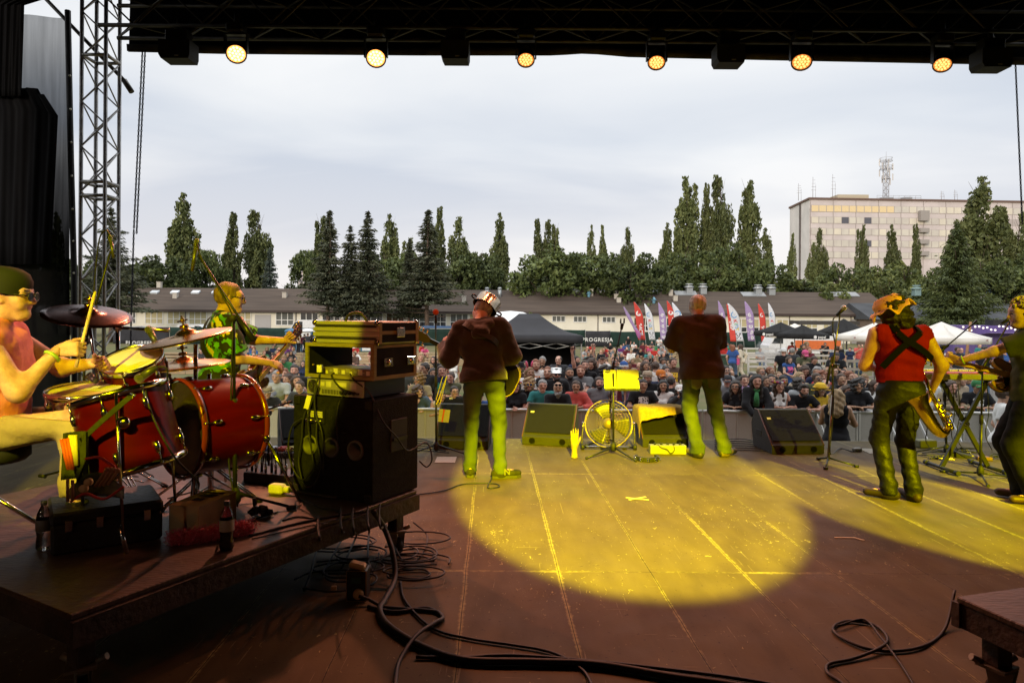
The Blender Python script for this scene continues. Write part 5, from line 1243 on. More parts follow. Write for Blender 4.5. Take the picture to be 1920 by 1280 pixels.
# ================================================================== gazebo, parasols, stalls
GZ=mat('black_gazebo_canvas',(.020,.020,.026),.75,col2=(.014,.014,.018),scale=1.5)
d=28.0;z0=gz(d);t=thing('gazebo','large black pop-up gazebo standing over the crowd behind the pot hat guitarist','gazebo',(P(1000,640,d).x,d+1.5,z0))
xa=P(893,632,d).x;xb=P(1093,632,d).x;ze=P(1000,629,d).z;zp=P(995,588,d+1.5).z;dp=3.0;xm=(xa+xb)/2
b=MB()
ev=[V3((xa,d,ze)),V3((xb,d,ze)),V3((xb,d+dp,ze)),V3((xa,d+dp,ze))];rd=[V3((xm-.42,d+dp/2,zp)),V3((xm+.42,d+dp/2,zp))]
def slope_fn(p0,p1,q0,q1):
 def fn(u,v):a_=p0+(p1-p0)*u;c_=q0+(q1-q0)*u;r=a_+(c_-a_)*v;r=r+V3((0,0,-.16*math.sin(v*math.pi)));return r
 return fn
for f_ in(slope_fn(ev[0],ev[1],rd[0],rd[1]),slope_fn(ev[1],ev[2],rd[1],rd[1]),slope_fn(ev[2],ev[3],rd[1],rd[0]),slope_fn(ev[3],ev[0],rd[0],rd[0])):b.sheet(f_,12,6,(0,0,-.012))
b.build('canopy',GZ,t)
b=MB()
for p,q in((ev[0],ev[1]),(ev[1],ev[2]),(ev[2],ev[3]),(ev[3],ev[0])):b.sheet(lambda u,v,p=p,q=q:p+(q-p)*u+V3((0,0,-.30*v-.02*math.sin(u*9)*v)),14,2,(q-p).cross(V3((0,0,1))).normalized()*.01)
b.build('valance',GZ,t)
b=MB();b.box(((xa+xb)/2,d+dp-.05,(z0+ze)/2),(xb-xa-.1,.03,ze-z0));b.box((xa+.06,d+dp/2,(z0+ze)/2),(.03,dp-.2,ze-z0));b.box((xb-.25,d+dp*.75,(z0+ze)/2+.25),(.03,dp*.5,ze-z0-.5));b.build('side_wall',mat('black_gazebo_wall',(.010,.010,.012),.9),t)
for x in(xa+.06,xb-.06):
 for y in(d+.05,d+dp-.12):b=MB();b.bar((x,y,z0),(x,y,ze),.045,.045);b.build('leg',ALU,t)
b=MB();zz=ze-.32
for i in range(4):
 xq0=xa+(xb-xa)*i/4;xq1=xa+(xb-xa)*(i+1)/4;b.tube((xq0,d+.07,zz-(0 if i%2 else .22)),(xq1,d+.07,zz-(.22 if i%2 else 0)),.018,n=6);b.tube((xq0,d+.10,zz-(.22 if i%2 else 0)),(xq1,d+.10,zz-(0 if i%2 else .22)),.018,n=6)
b.build('scissor_brace',ALU,t)
d=60.0;p=P(957,640,d);t=MB();t.lathe([(3.6,0),(3.55,.9),(3.1,1.9),(2.2,2.7),(1.1,3.15),(0,3.25)],(p.x,d,P(957,611.5,d).z-1.9),n=28,smooth=True)
tag(t.build('white_dome_tent',mat('white_dome_canvas',(.75,.75,.76),.6)),'white dome tent rising behind the black gazebo','tent')
PBK=mat('black_parasol_cloth',(.020,.020,.021),.8);PWH=mat('white_parasol_cloth',(.68,.65,.60),.8,col2=(.60,.57,.52),scale=1.5)
def parasol(px,top,py_e,w_,d,m,lab,txt=None,sides=8,rotz=.2):
 c=P(px,py_e,d);z0=gz(d);zt_=P(px,top,d).z;r=w_/2/FPX*d;ze_=c.z
 t=thing('parasol',lab,'parasol',(c.x,d,z0),group='parasols by the food stalls')
 an=[2*math.pi*(i+.5)/sides+rotz for i in range(sides)];ring=[V3((c.x+r*math.cos(a),d+r*math.sin(a),ze_))for a in an];tip=V3((c.x,d,zt_));b=MB()
 for i in range(sides):
  p,q=ring[i],ring[(i+1)%sides]
  b.sheet(lambda u,v,p=p,q=q:(lambda e:e+(tip-e)*v+V3((0,0,-.10*r*.3*math.sin(v*math.pi)-.05*r*.3*math.sin(u*math.pi)*(1-v))))(p+(q-p)*u),4,5,(0,0,-.01))
 b.build('canopy',m,t);b=MB()
 for i in range(sides):
  p,q=ring[i],ring[(i+1)%sides];b.sheet(lambda u,v,p=p,q=q:p+(q-p)*u+V3((0,0,-.24*v+.004)),2,1,((q-p).cross(V3((0,0,1)))).normalized()*.006)
 b.build('valance',m,t)
 b=MB();b.tube((c.x,d,z0),(c.x,d,zt_-.03),.03,n=8);b.build('pole',GP,t)
 b=MB();b.box((c.x,d,z0+.05),(.6,.6,.1),bev=.02);b.build('base',BLK,t)
 for tx,py,s,body,mm in(txt or()):
  pp=P(tx,py,d);pp=V3((pp.x,d-math.sqrt(max(.01,(r*.99)**2-(pp.x-c.x)**2))-.03,pp.z))if True else pp
  best=None
  for i in range(sides):
   p,q=ring[i],ring[(i+1)%sides]
   if(p.y+q.y)/2>d-.15*r:continue
   lo_,hi_=min(p.x,q.x),max(p.x,q.x)
   if lo_<=pp.x*p.y/d*1 or True:
    u=(pp.x-p.x)/(q.x-p.x)if abs(q.x-p.x)>.05 else-1
    if 0.0<=u<=1.0:best=(p,q,u)
  if not best:continue
  p,q,u=best;e=(q-p).normalized();e=e if e.x>0 else-e;nr=V3((e.y,-e.x,0));o_=p+(q-p)*u+V3((0,0,-.125))+nr*.02
  b=MB();text_mb(b,body,o_,e,(0,0,1),s,.002,bold=.004);b.build('lettering',mm,t)
  if body=='pepsi':
   b=MB();cc=o_-e*s*1.75;ngl=16;b.prism([(s*.42*math.cos(a),s*.42*math.sin(a))for a in np.linspace(0,6.2832,ngl+1)[:-1]],cc,e,(0,0,1),nr*.002);b.build('emblem',mm,t)
WPR=mat('white_print',(.75,.75,.74),.6);RPR=mat('dark_red_print',(.28,.03,.03),.6)
parasol(1490,606,626.5,104,46,PWH,'white parasol peeping out behind the two black parasols',rotz=.1)
parasol(1464,603.5,622,96,40,PBK,'black parasol left in front of the furthest white flag',((1432,625,.20,'pepsi',WPR),(1472,627,.20,'pepsi',WPR)),rotz=.0)
parasol(1505,609,626,92,36,PBK,'black parasol with white lettering left of the tall microphone stand',((1522,629,.20,'pepsi',WPR),),rotz=.05)
parasol(1582,597,622,96,43,PBK,'black parasol behind the tall microphone stand, left of the sax player',((1556,631,.18,'pepsi',WPR),),rotz=.1)
parasol(1640,604.5,629,142,30,PWH,'white parasol half hidden behind the sax player, on his left',((1583,632,.22,'*',RPR),(1615,633,.22,'*',RPR)),rotz=.15)
parasol(1765,603,632,164,28,PWH,'white parasol just right of the sax player',((1800,634,.22,'*',RPR),(1834,634,.22,'*',RPR)),rotz=.1)
d=58.0;z0=gz(d);t=thing('food_truck','white and orange food truck parked behind the black parasols','food truck',(P(1520,650,d).x,d,z0))
x0=P(1450,640,d).x;x1=P(1580,640,d).x;zt_=P(1500,624,d).z
b=MB();b.box(((x0+x1)/2+.6,d+1.2,(z0+zt_)/2+.25),(x1-x0-1.2,2.2,zt_-z0-.5),bev=.08);b.build('body',VANW,t)
b=MB();b.prism([(0,.5),(1.5,.5),(1.5,2.35),(.55,2.3),(.12,1.35),(0,1.2)],(x0-.3,d+.2,z0),(1,0,0),(0,0,1),(0,2.0,0));b.build('cab',VANW,t)
b=MB();b.prism([(.25,1.4),(1.2,1.4),(1.2,2.1),(.62,2.1)],(x0-.3,d+.19,z0),(1,0,0),(0,0,1),(0,-.02,0));b.build('window',TINT,t)
b=MB();b.box(((x0+x1)/2+.9,d+.085,z0+1.25),(x1-x0-2.0,.02,.85));b.build('orange_panel',mat('orange_panel',(.62,.14,.03),.5),t)
for x in(x0+.7,x1-1.2):b=MB();b.lathe([(.12,-.1),(.38,-.1),(.38,.1),(.12,.1)],(x,d+.18,z0+.38),(0,1,0),16);b.build('wheel',TYRE,t)
d=52.0;z0=gz(d);t=thing('purple_container','purple container bar with small round bulbs along its top edge','container bar',(P(1850,650,d).x,d,z0))
x0=P(1788,640,d).x;x1=P(1990,640,d).x;zt_=P(1850,610,d).z;PUR=mat('purple_steel',(.10,.065,.22),.6,col2=(.085,.055,.19),scale=2,stretch=(9,1,.1))
b=MB();b.box(((x0+x1)/2,d+1.2,(z0+zt_)/2),(x1-x0,2.4,zt_-z0));b.build('shell',PUR,t)
b=MB();zz=P(1870,625,d).z;b.box((P(1898,625,d).x,d-.7,zz),(5.4,1.4,.06),rot=Matrix.Rotation(-.12,3,'X'));b.build('awning',mat('purple_awning',(.17,.12,.30),.6),t)
BULB=mat('warm_bulb',(.9,.85,.75),.3,emit=(1,.9,.75),estr=1.2)
for i in range(16):
 p=P(1806+i*7.5,613+3*math.sin(i*1.1)+2*(i%3),d-.06);b=MB();b.ball(p,.075,8);b.build('bulb',BULB,t)
b=MB();p=P(1880,612,d);b.box((p.x,d+.5,zt_+.22),(1.4,.9,.44));b.build('roof_box',BLKM,t)
p0=P(1806,690,34);b=MB();b.tube((p0.x,34,gz(34)),(p0.x+.35,34,P(1812,603,34).z),.07,.06,n=8);tag(b.build('timber_pole',mat('timber_pole',(.30,.17,.09),.8)),'leaning brown timber pole beside the right white parasol','pole')
t=MB();d=62;x0=P(1500,612,d).x;t.box((P(1545,606,d).x,d,P(1545,605,d).z),(5.4,2.2,.35));t.box((P(1515,640,d).x-.6,d,(gz(d)+P(1545,605,d).z)/2),(.1,.1,P(1545,605,d).z-gz(d)));t.box((P(1575,640,d).x+.6,d,(gz(d)+P(1545,605,d).z)/2),(.1,.1,P(1545,605,d).z-gz(d)))
tag(t.build('stall_canopy',mat('dark_stall_canvas',(.06,.055,.05),.8)),'flat dark stall roof behind the black parasols','stall')
PAL=mat('whitewashed_pallet_wood',(.60,.58,.56),.85,col2=(.46,.44,.42),scale=3,stretch=(.5,1,5))
def pallet_fence(px0,px1,top,bot,d,lab,slats=4):
 x0=P(px0,top,d).x;x1=P(px1,top,d).x;z1=P((px0+px1)/2,top,d).z;z0=gz(d);H=z1-z0
 t=thing('pallet_fence',lab,'fence',((x0+x1)/2,d,z0),group='white pallet fences');b=MB();n=max(1,round((x1-x0)/1.25))
 for i in range(n):
  xa_=x0+(x1-x0)*i/n+.02;xb_=x0+(x1-x0)*(i+1)/n-.02
  for k in range(slats):b.box(((xa_+xb_)/2,d,z0+.10+(H-.16)*k/(slats-1)),(xb_-xa_,.022,.12),rz=.0)
 b.build('slats',PAL,t);
 for i in range(n+1):b=MB();b.box((x0+(x1-x0)*i/n,d+.055,z0+H/2-.02),(.09,.08,H+.02));b.build('post',PAL,t)
for a in((1372,1512,652,668,52,'white pallet fence far back left of the floral dress woman'),(1404,1470,664,688,40,'white pallet fence left of the smoke puff by the sand'),(1520,1600,655,672,47,'white pallet fence far back behind the phone watchers'),(1538,1640,674,698,31,'white pallet fence nearest, left of the sax player'),(1648,1725,660,684,36,'white pallet fence behind the sax player waist'),(1755,1810,662,688,36,'white pallet fence right of the sax player arm')):pallet_fence(*a)
b=MB();p=P(1369,700,37);z0=gz(37);b.prism([(-.52,0),(.52,0),(.62,1.15),(-.62,1.15)],(p.x,36.6,z0),(1,0,0),(0,0,1),(0,.8,0));b.box((p.x,37.0,z0+1.19),(1.34,.95,.08),bev=.02);tag(b.build('waste_bin',mat('dark_green_bin',(.02,.05,.03),.6)),'dark green wheelie bin just right of the singer','waste bin')
BEN=mat('raw_bench_plank',(.40,.29,.18),.85,col2=(.28,.20,.12),scale=3,stretch=(.4,3,3))
def bench(px0,px1,py,d,lab):
 x0=P(px0,py,d).x;x1=P(px1,py,d).x;zt_=P((px0+px1)/2,py,d).z;z0=gz(d);t=thing('plank_bench',lab,'bench',((x0+x1)/2,d,z0),group='plank benches on the slope')
 b=MB();n=max(1,round((x1-x0)/2.4))
 for i in range(n):
  xa_=x0+(x1-x0)*i/n+.02;xb_=x0+(x1-x0)*(i+1)/n-.02
  for k in range(4):b.box(((xa_+xb_)/2,d-.3+.17*k,zt_-.02),(xb_-xa_,.13,.035))
  for k in(0,1,2):b.box(((xa_+xb_)/2,d-.37,z0+.06+(zt_-z0-.14)*k/2.6),(xb_-xa_,.025,.09))
 b.build('planks',BEN,t);b=MB()
 for i in range(n+1):b.box((x0+(x1-x0)*i/n*.998+.03,d,(z0+zt_)/2-.03),(.10,.58,zt_-z0-.06))
 b.build('supports',BEN,t)
k=0
for px0,px1,nm in((262,450,'left of the bassist'),(462,568,'between bassist and bass amp'),(585,780,'behind the bass amp'),(783,880,'behind the pot hat guitarist'),(1092,1270,'between gazebo and singer')):
 for j,(py,d)in enumerate(((661,58),(667,52),(673,46.5),(680,41.5),(688,37))):
  if(px0 in(783,)and j>2):continue
  bench(px0+j*2,px1-j*3,py-(1 if px0>1000 else 0),d,'plank bench %s, %s row'%(nm,('topmost','second','middle','fourth','lowest')[j]))
# ================================================================== the band
def shoe(name,J,i,m,t,sole=None,boot=False):
 pr=shoe_prims(J,i);an=J['an'][i]
 if boot:pr.append(rcp(an+A(0,0,.02),an+A(0,0,.16),.058,.060))
 return link(name,np_mesh(name,[sdf(pr,.009,[((0,0,an[2]-.083),(0,0,1))]if J['toe'][i][2]<an[2]-.02 else())],m),m,t)
def place_head(name,me,m,J,t,parent=None,extra=None,objmat=True):
 Hm=Matrix([list(r)for r in J['H']])
 if extra is not None:Hm=Hm@extra
 return link(name,me,m,t,loc=J['head'],rot=Hm.to_euler(),objmat=objmat)
def strap_mb(pts,w_,nrm,th=.004):
 """flat band along pts; nrm(p) is the outward direction"""
 b=MB();pts=[V3(p)for p in pts];vs=[];n=len(pts)
 for i,p in enumerate(pts):
  d=(pts[min(i+1,n-1)]-pts[max(i-1,0)]).normalized();nn=V3(nrm(p)).normalized();s=d.cross(nn).normalized()*w_/2
  vs+=[p-s,p+s,p+s+nn*th,p-s+nn*th]
 b.add(vs,[(4*i+k,4*i+(k+1)%4,4*i+4+(k+1)%4,4*i+4+k)for i in range(n-1)for k in range(4)]+[(0,1,2,3)[::-1],(4*n-4,4*n-3,4*n-2,4*n-1)],False)
 return b
JEANS=mat('pale_grey_jeans',(.070,.090,.055),.85,col2=(.038,.05,.03),scale=5,bump=.35,bscale=22,stretch=(1,1,.6))
JEANS2=mat('faded_blue_jeans',(.082,.102,.074),.85,col2=(.036,.048,.036),scale=4,bump=.4,bscale=22)
def guitar(name,lab,body_c,head_p,face,wood,board,parent_loc,rotz,scale=1.0,hollow=True,tune=CHROME,headw=1.0):
 """electric guitar; body_c, head_p and face in the player's local frame"""
 t=thing(name,lab,'guitar',parent_loc,rotz)
 c=V3(body_c);h=V3(head_p);e=(h-c).normalized();n=V3(face);n=(n-e*n.dot(e)).normalized();s=e.cross(n).normalized()
 prof=[(-.24,0),(-.235,.09),(-.19,.155),(-.12,.175),(-.05,.145),(.0,.118),(.06,.125),(.12,.145),(.165,.12),(.15,.075),(.10,.045),(.09,.0),(.10,-.045),(.15,-.07),(.19,-.10),(.16,-.14),(.10,-.155),(.03,-.125),(-.03,-.125),(-.09,-.16),(-.16,-.175),(-.215,-.13),(-.24,-.06)]
 pl=crv([(x,y,0)for x,y in prof],3,True);poly=[(p.x*scale,p.y*scale)for p in pl]
 b=MB();b.prism(poly,c-n*.022,e,s,n*.044);o=b.build('guitar_body',wood,t,world=False)
 b=MB();b.path([c+e*x+s*y+n*.022 for x,y in poly],.006,5,closed=True);b.path([c+e*x+s*y-n*.022 for x,y in poly],.006,5,closed=True);b.build('binding',mat('cream_binding',(.20,.14,.05),.4),o,world=False)
 b=MB();b.prism([(x*.78*scale-.01,y*.62*scale)for x,y in prof[8:16]],c+n*.024-e*.03-s*.05,e,s,n*.003);b.build('pickguard',PLASTIC,t,world=False)
 b=MB()
 for x in(-.02,.07):b.bar(c+e*x+n*.024-s*.035,c+e*x+n*.024+s*.035,.035,.014,n)
 b.build('pickup',CHROME,t,world=False)
 b=MB();b.bar(c-e*.10+n*.026-s*.04,c-e*.10+n*.026+s*.04,.02,.018,n);b.build('bridge',CHROME,t,world=False)
 L_=(h-c).length
 b=MB();b.prism([(.05,-.026),(L_-.16,-.021),(L_-.16,.021),(.05,.026)],c+n*.018,e,s,n*.016);b.cur=1;b.prism([(.02,-.024),(L_-.16,-.019),(L_-.16,.019),(.02,.024)],c+n*.0345,e,s,n*.005);nk=b.build('neck',[wood,board],t,world=False)
 hs=[(-.17,-.021),(-.12,-.046*headw),(-.01,-.050*headw),(.02,-.03*headw),(.0,0),(.02,.03*headw),(-.01,.050*headw),(-.12,.046*headw),(-.17,.021)]
 b=MB();b.prism(hs,h+n*.012,e,s,n*.014);hd_=b.build('headstock',board if hollow else wood,nk,world=False)
 for k in range(3):
  for sg in(1,-1):
   b=MB();p=h-e*(.02+.045*k)+s*sg*.055*headw+n*.018;b.tube(p-s*sg*.012,p+s*sg*.012,.0055,n=6);b.ball(p+s*sg*.022,.0105,8,(1,1,1.2));b.tube(h-e*(.02+.045*k)+s*sg*.03*headw+n*.02,h-e*(.02+.045*k)+s*sg*.03*headw+n*.042,.006,n=6);b.build('tuning_peg',tune,nk,world=False)
 return t
def person(lab,loc,rotz,q,**kw):
 t=thing('person',lab,'person',loc,rotz);me,J=body_mesh('person_body',q,**kw)
 return t,me,J
HQ=dict(h=.0115,hh=.0085,hd=.0052,detail=True)
o1=F(912,893)
q1=dict(pel=(-.03,0,.93),lean=9,side=-5,hy=24,hp=26,hr=26,LH=(-.44,.33,1.18),Lp=(-.15,-.5,-1.4),RH=(.06,.27,1.02),Rp=(1,-.7,-.35),LF=(-.15,.02,.085),Lt=4,RF=(.125,-.05,.085),Rt=-78,tdz=.0,hem=-.06,waist=.03,hands={1:dict(d=(.25,.45,.85),n=(.55,.3,-.5),curl=52,side=1),0:dict(curl=45)})
t,me,J=person('guitarist in a dark hooded jacket with a steel cooking pot on his head',o1,0,q1,**HQ)
link('body',me,SKIN[1],t)
JK=mat('dark_brown_jacket',(.030,.022,.020),.9,col2=(.016,.012,.011),scale=6,bump=.4,bscale=26,sheen=.25)
link('jacket',shirt_mesh('jacket',q1,J,JK,.0115,1.93,.030,folds(.0062,16,38,.7),.018,.035),JK,t)
T=J['T']
pr=[rcp(T(.09,-.06,.45),T(-.09,-.06,.45),.055),rcp(T(.10,-.03,.47),T(.03,-.125,.40),.050,.045),rcp(T(-.10,-.03,.47),T(-.03,-.125,.40),.050,.045),rcp(T(.04,-.14,.36),T(-.04,-.14,.36),.042),rcp(T(.09,.02,.48),T(.04,.075,.44),.04),rcp(T(-.09,.02,.48),T(-.04,.075,.44),.04)]
link('hood',np_mesh('hood',[sdf(pr,.0115,(),folds(.005,30,40,2))],JK),JK,t)
link('trousers',trouser_mesh('jeans',q1,J,JEANS,.0115,1.95,.012,folds(.0050,16,52,1.1),.002,.002),JEANS,t)
b=MB();lp=[T(.155*math.cos(a),.128*math.sin(a),.045+.005*math.sin(2*a))for a in np.linspace(0,6.283,25)[:-1]]
SH1=mat('dark_suede_shoe',(.035,.035,.028),.85,col2=(.02,.02,.017),scale=20)
for i in(0,1):
 s=shoe('shoe',J,i,SH1,t)
 an=J['an'][i];d=J['toe'][i]-an;d=V3((d[0],d[1],0)).normalized();b=MB();w_=V3((-d.y,d.x,0))
 pl=[(x,y)for x,y in((-.078,-.030),(-.05,-.043),(.06,-.046),(.15,-.044),(.195,-.02),(.198,.02),(.15,.044),(.06,.046),(-.05,.043),(-.078,.030))]
 b.prism(pl,(an[0],an[1],an[2]-.083),d,w_,(0,0,.024));b.build('sole',mat('rubber_sole_grey',(.045,.045,.035),.7),s,world=False)
 if i==0:b=MB();text_mb(b,'N',V3(an)+d*.055-w_*.055*1+V3((0,0,-.022)),d,(0.0,0,1),.075,.004,bold=.003);b.build('lettering',mat('shoe_letter_grey',(.11,.11,.09),.6),s,world=False)
link('hair',hair_mesh('buzz',.0095),HAIRM['grey'],t,loc=J['head'],rot=Matrix([list(r)for r in J['H']]).to_euler(),objmat=True)
me_,ms=headgear('cook_pot',lambda:hat_pot(.118,.115,m=mat('gold_reflection_steel',(.50,.40,.27),.2,1.0)))  # gold reflection of the stage light is put into the steel colour
pot=place_head('cooking_pot',me_,ms,J,None,extra=Matrix.Rotation(R(14),3,'Y')@Matrix.Rotation(R(6),3,'X'));
t.scale=(1.03,)*3;pot.scale=(1.03,)*3;pot.location=V3(o1)+V3(J['head'])*1.03;tag(pot,'polished steel cooking pot worn upside down as a hat by the guitarist','cooking pot')
GW=mat('black_guitar_lacquer',(.012,.010,.010),.15,coat=.5);FB=mat('dark_fretboard',(.030,.016,.012),.4)
guitar('electric_guitar','black electric guitar with gold edge held by the pot hat guitarist',(.07,.25,.95),(-.74,.36,1.335),(.05,1,.25),GW,FB,o1,0,tune=mat('copper_peg',(.6,.28,.12),.25,1.0))
b=strap_mb(crv([T(.16,.13,.18),T(.17,.0,.22),T(.12,-.155,.30),T(-.02,-.172,.38),T(-.13,-.12,.47),T(-.15,.02,.48)],5),.05,lambda p:p-V3(T(0,0,.3)))
b.build('guitar_strap',BLKM,t,world=False)
o2=F(1335,857)
q2=dict(pel=(-.12,0,.94),lean=4,side=-3,g=1.22,sw=.20,hy=-4,hp=14,hr=3,RH=(-.02,.31,1.30),Rp=(.35,-.15,-1),LH=(-.29,.31,1.28),Lp=(-.35,-.15,-1),RF=(.145,.05,.085),Rt=-52,LF=(-.155,-.02,.085),Lt=18,hem=-.13,waist=.0,hands={0:dict(n=(-1,.1,0),curl=60),1:dict(n=(1,.1,0),curl=60)})
t,me,J=person('bald singer in a loose dark short-sleeved shirt and faded jeans, back turned',o2,0,q2,**HQ)
link('body',me,SKIN[1],t)
SH2=mat('dark_linen_shirt',(.050,.030,.024),.85,col2=(.027,.017,.014),scale=6,bump=.4,bscale=20,stretch=(1,1,.4))
link('shirt',shirt_mesh('shirt',q2,J,SH2,.0115,.92,.030,folds(.0062,24,15,.2),.035,.03),SH2,t)
T=J['T'];pr=[rcp(T(.055*math.cos(a),-.01+.055*math.sin(a),.50),T(.055*math.cos(a+.5),-.01+.055*math.sin(a+.5),.50),.022)for a in np.arange(2.6,7.0,.5)]
link('collar',np_mesh('collar',[sdf(pr,.009)],SH2),SH2,t)
link('trousers',trouser_mesh('jeans',q2,J,JEANS2,.0115,1.95,.016,folds(.0055,16,46,2.3),.006,.006),JEANS2,t)
b=MB()
for s in(1,-1):b.prism([(-.065,0),(-.05,-.13),(0,-.155),(.05,-.13),(.065,0)],(-.12+s*.085,-.158,.865),(1,0.0,0),(0,-.06,1),(0,.012,0))
b.build('back_pocket',JEANS2,t,world=False)
SH3=mat('tan_black_sneaker',(.10,.075,.03),.6,col2=(.02,.018,.015),scale=7,contrast=(.48,.52))
for i in(0,1):shoe('shoe',J,i,SH3,t)
link('hair',hair_mesh('balding',.0095),HAIRM['white'],t,loc=J['head'],rot=Matrix([list(r)for r in J['H']]).to_euler(),scale=(.965,.965,.965),objmat=True)
t.scale=(1.05,)*3
o3=F(1690,937)
q3=dict(pel=(-.015,0,.95),lean=3,side=1,sw=.205,hy=22,hp=16,hr=-16,RH=(.262,.02,.915),Rp=(.25,-1,.0),LH=(-.08,.28,1.08),Lp=(-1,-.6,-.6),LF=(-.085,.03,.085),Lt=58,RF=(.085,-.03,.085),Rt=4,hem=.03,waist=.055,g=1.06,mus=1.18,hands={0:dict(d=(-.25,.2,-1),n=(-.9,.1,.3),curl=40),1:dict(curl=50)})
t,me,J=person('saxophonist in a sleeveless red shirt, black straps and a floral floppy hat',o3,0,q3,**HQ)
link('body',me,SKIN[2],t)
RS=mat('red_sleeveless_shirt',(.22,.005,.012),.85,col2=(.16,.0035,.009),scale=6,bump=.35,bscale=24,stretch=(1,1,.3))
link('shirt',shirt_mesh('vest',q3,J,RS,.0115,0,.026,folds(.0070,28,10,1.4),tank=True),RS,t)
LEA=mat('black_leather',(.009,.009,.008),.58,col2=(.005,.005,.005),scale=8,bump=.5,bscale=24,spec=.25)
link('trousers',trouser_mesh('leather_trousers',q3,J,LEA,.0115,1.95,.014,folds(.0045,14,60,.4),.006,.004),LEA,t)
BOOT=mat('brown_black_boot',(.022,.011,.007),.6,col2=(.010,.007,.006),scale=6,spec=.3)
for i in(0,1):shoe('boot',J,i,BOOT,t,boot=False)
T=J['T'];bk=lambda x,z:T(x,-.172+.06*abs(x/.2)**2+.03*max(0,(z-.36)/.12)**2,z)
for pts in(((-.21,.16),(-.15,.24),(-.07,.33),(.02,.40),(.09,.455)),((.205,.235),(.12,.29),(.03,.345),(-.045,.39),(-.10,.45))):
 b=strap_mb(crv([bk(x,z)for x,z in pts],5),.052,lambda p:(p.x*.3,-1,.12));b.build('harness_strap',mat('black_strap',(.003,.003,.003),.9),t,world=False)
 e=pts[-1];e0=pts[0];sg=1 if e[0]>0 else-1
 b=strap_mb(crv([bk(*e),T(e[0]*1.0,-.055,.512),T(e[0]*.95,.05,.50),T(e[0]*.6,.15,.36)],5),.052,lambda p:p-V3(T(0,0,.3)));b.build('harness_strap',mat('black_strap',(.003,.003,.003),.9),t,world=False)
hm=hair_mesh('shag',.0095)
link('hair',hm,HAIRM['black'],t,loc=J['head'],rot=Matrix([list(r)for r in J['H']]).to_euler(),objmat=True)
b=MB();b.smooth=True;rg=random.Random(3)
FLO=mat('floral_hat_cloth',(.72,.40,.17),.85,col2=(.16,.05,.03),scale=26,contrast=(.33,.39),detail=5)
def hatf(u,v):
 a=u*6.2832;rr_=np.interp(v,[0,.3,.55,.75,.86,1],[.01,.085,.125,.118,.135,.175]);z=np.interp(v,[0,.3,.55,.75,.86,1],[.155,.150,.100,.055,.045,.020]);w_=max(0,v-.75)/.25
 return(rr_*math.cos(a)*(1+.08*w_*math.sin(5*a)),rr_*math.sin(a)*(1.02+.08*w_*math.sin(7*a+1)),z+.030*w_*math.sin(4*a+.6)+.018*w_*math.sin(9*a))
b.sheet(hatf,60,22,(0,0,-.004));hatm=b.mesh('floppy_hat',FLO)
hat=place_head('floppy_hat',hatm,[FLO],J,t,extra=Matrix.Rotation(R(-4),3,'X'));hat.location=V3(J['head'])+V3((0,-.015,.0))
b=MB();w0=V3(J['wr'][0]);b.path([w0+V3((.034*math.cos(a),.034*math.sin(a),.035+.004*math.sin(2*a)))for a in np.linspace(0,6.283,17)[:-1]],.007,6,closed=True);b.build('wristband',mat('lime_wristband',(.35,.55,.05),.6),t,world=False)
SAXM=mat('sax_brass',(.65,.47,.15),.16,1.0,col2=(.55,.38,.10),scale=6)
d=5.50;sx_=thing('saxophone','golden saxophone hanging from the right hand of the red-shirted player','saxophone',P(1752,780,d))
pts=crv([P(1745,735,d+.12),P(1757,760,d+.10),P(1770,785,d+.06),P(1776,802,d+.02),P(1768,812,d-.01),P(1756,805,d-.03),P(1742,785,d-.04),P(1729,762,d-.04),P(1720,745,d-.02)],5)
b=MB();b.path(pts,list(np.interp(np.linspace(0,1,len(pts)),[0,.3,.45,.58,.75,.9,1],[.016,.023,.032,.042,.052,.060,.085])),18,caps=False);b.path([pts[-1]+V3((.0,0,.0)),pts[-1]+(pts[-1]-pts[-2])*.25],[.085,.088],18,caps=False);b.build('sax_body',SAXM,sx_)
b=MB();b.path(crv([P(1745,735,d+.12),P(1738,715,d+.16),P(1732,700,d+.22)],4),.014,10);b.build('sax_neck',SAXM,sx_)
for k in range(7):
 p=pts[3+k*2]+V3((.012,-.045,.006));b=MB();b.lathe([(.0,.006),(.015,.006),(.017,0),(.0,-.004)],p,(.5,-1,.1),12);b.build('key_pad',SAXM,sx_)
b=MB();b.tube(P(1750,742,d+.05),P(1781,788,d),.004,n=6);b.tube(P(1746,745,d-.03),P(1774,790,d-.06),.004,n=6);b.build('key_rod',SAXM,sx_)
b=MB();g_=P(1773,776,d-.05);b.path([g_+V3((.05*math.cos(a),0,.022*math.sin(a)))for a in np.linspace(0,6.283,17)[:-1]],.006,6,closed=True);b.ball(P(1777,798,d-.03),.024,12,(1,1,1.4));b.build('key_guard',SAXM,sx_)
o4=F(1930,941);rz4=R(62)
q4=dict(pel=(0,0,.94),lean=2,hy=14,hp=6,RH=(.14,.16,1.0),Rp=(1,-.6,-.4),LH=(-.10,.50,1.165),Lp=(-.5,-.5,-1),RF=(.08,.03,.085),LF=(-.08,-.03,.085),Lt=18,hem=-.10,waist=.03,hands={1:dict(d=(.3,.8,.25),n=(.8,-.2,.3),curl=50,side=1,thumb=55),0:dict(curl=50)})
t,me,J=person('curly blond guitarist in a dark green T-shirt cut by the right edge',o4,rz4,q4,**HQ)
link('body',me,SKIN[0],t);GT=mat('dark_green_tee',(.06,.065,.030),.88,col2=(.04,.045,.02),scale=6,bump=.3,bscale=20)
link('shirt',shirt_mesh('tee',q4,J,GT,.0115,.72,.022,folds(.0065,22,24,1.9),.02,.01),GT,t)
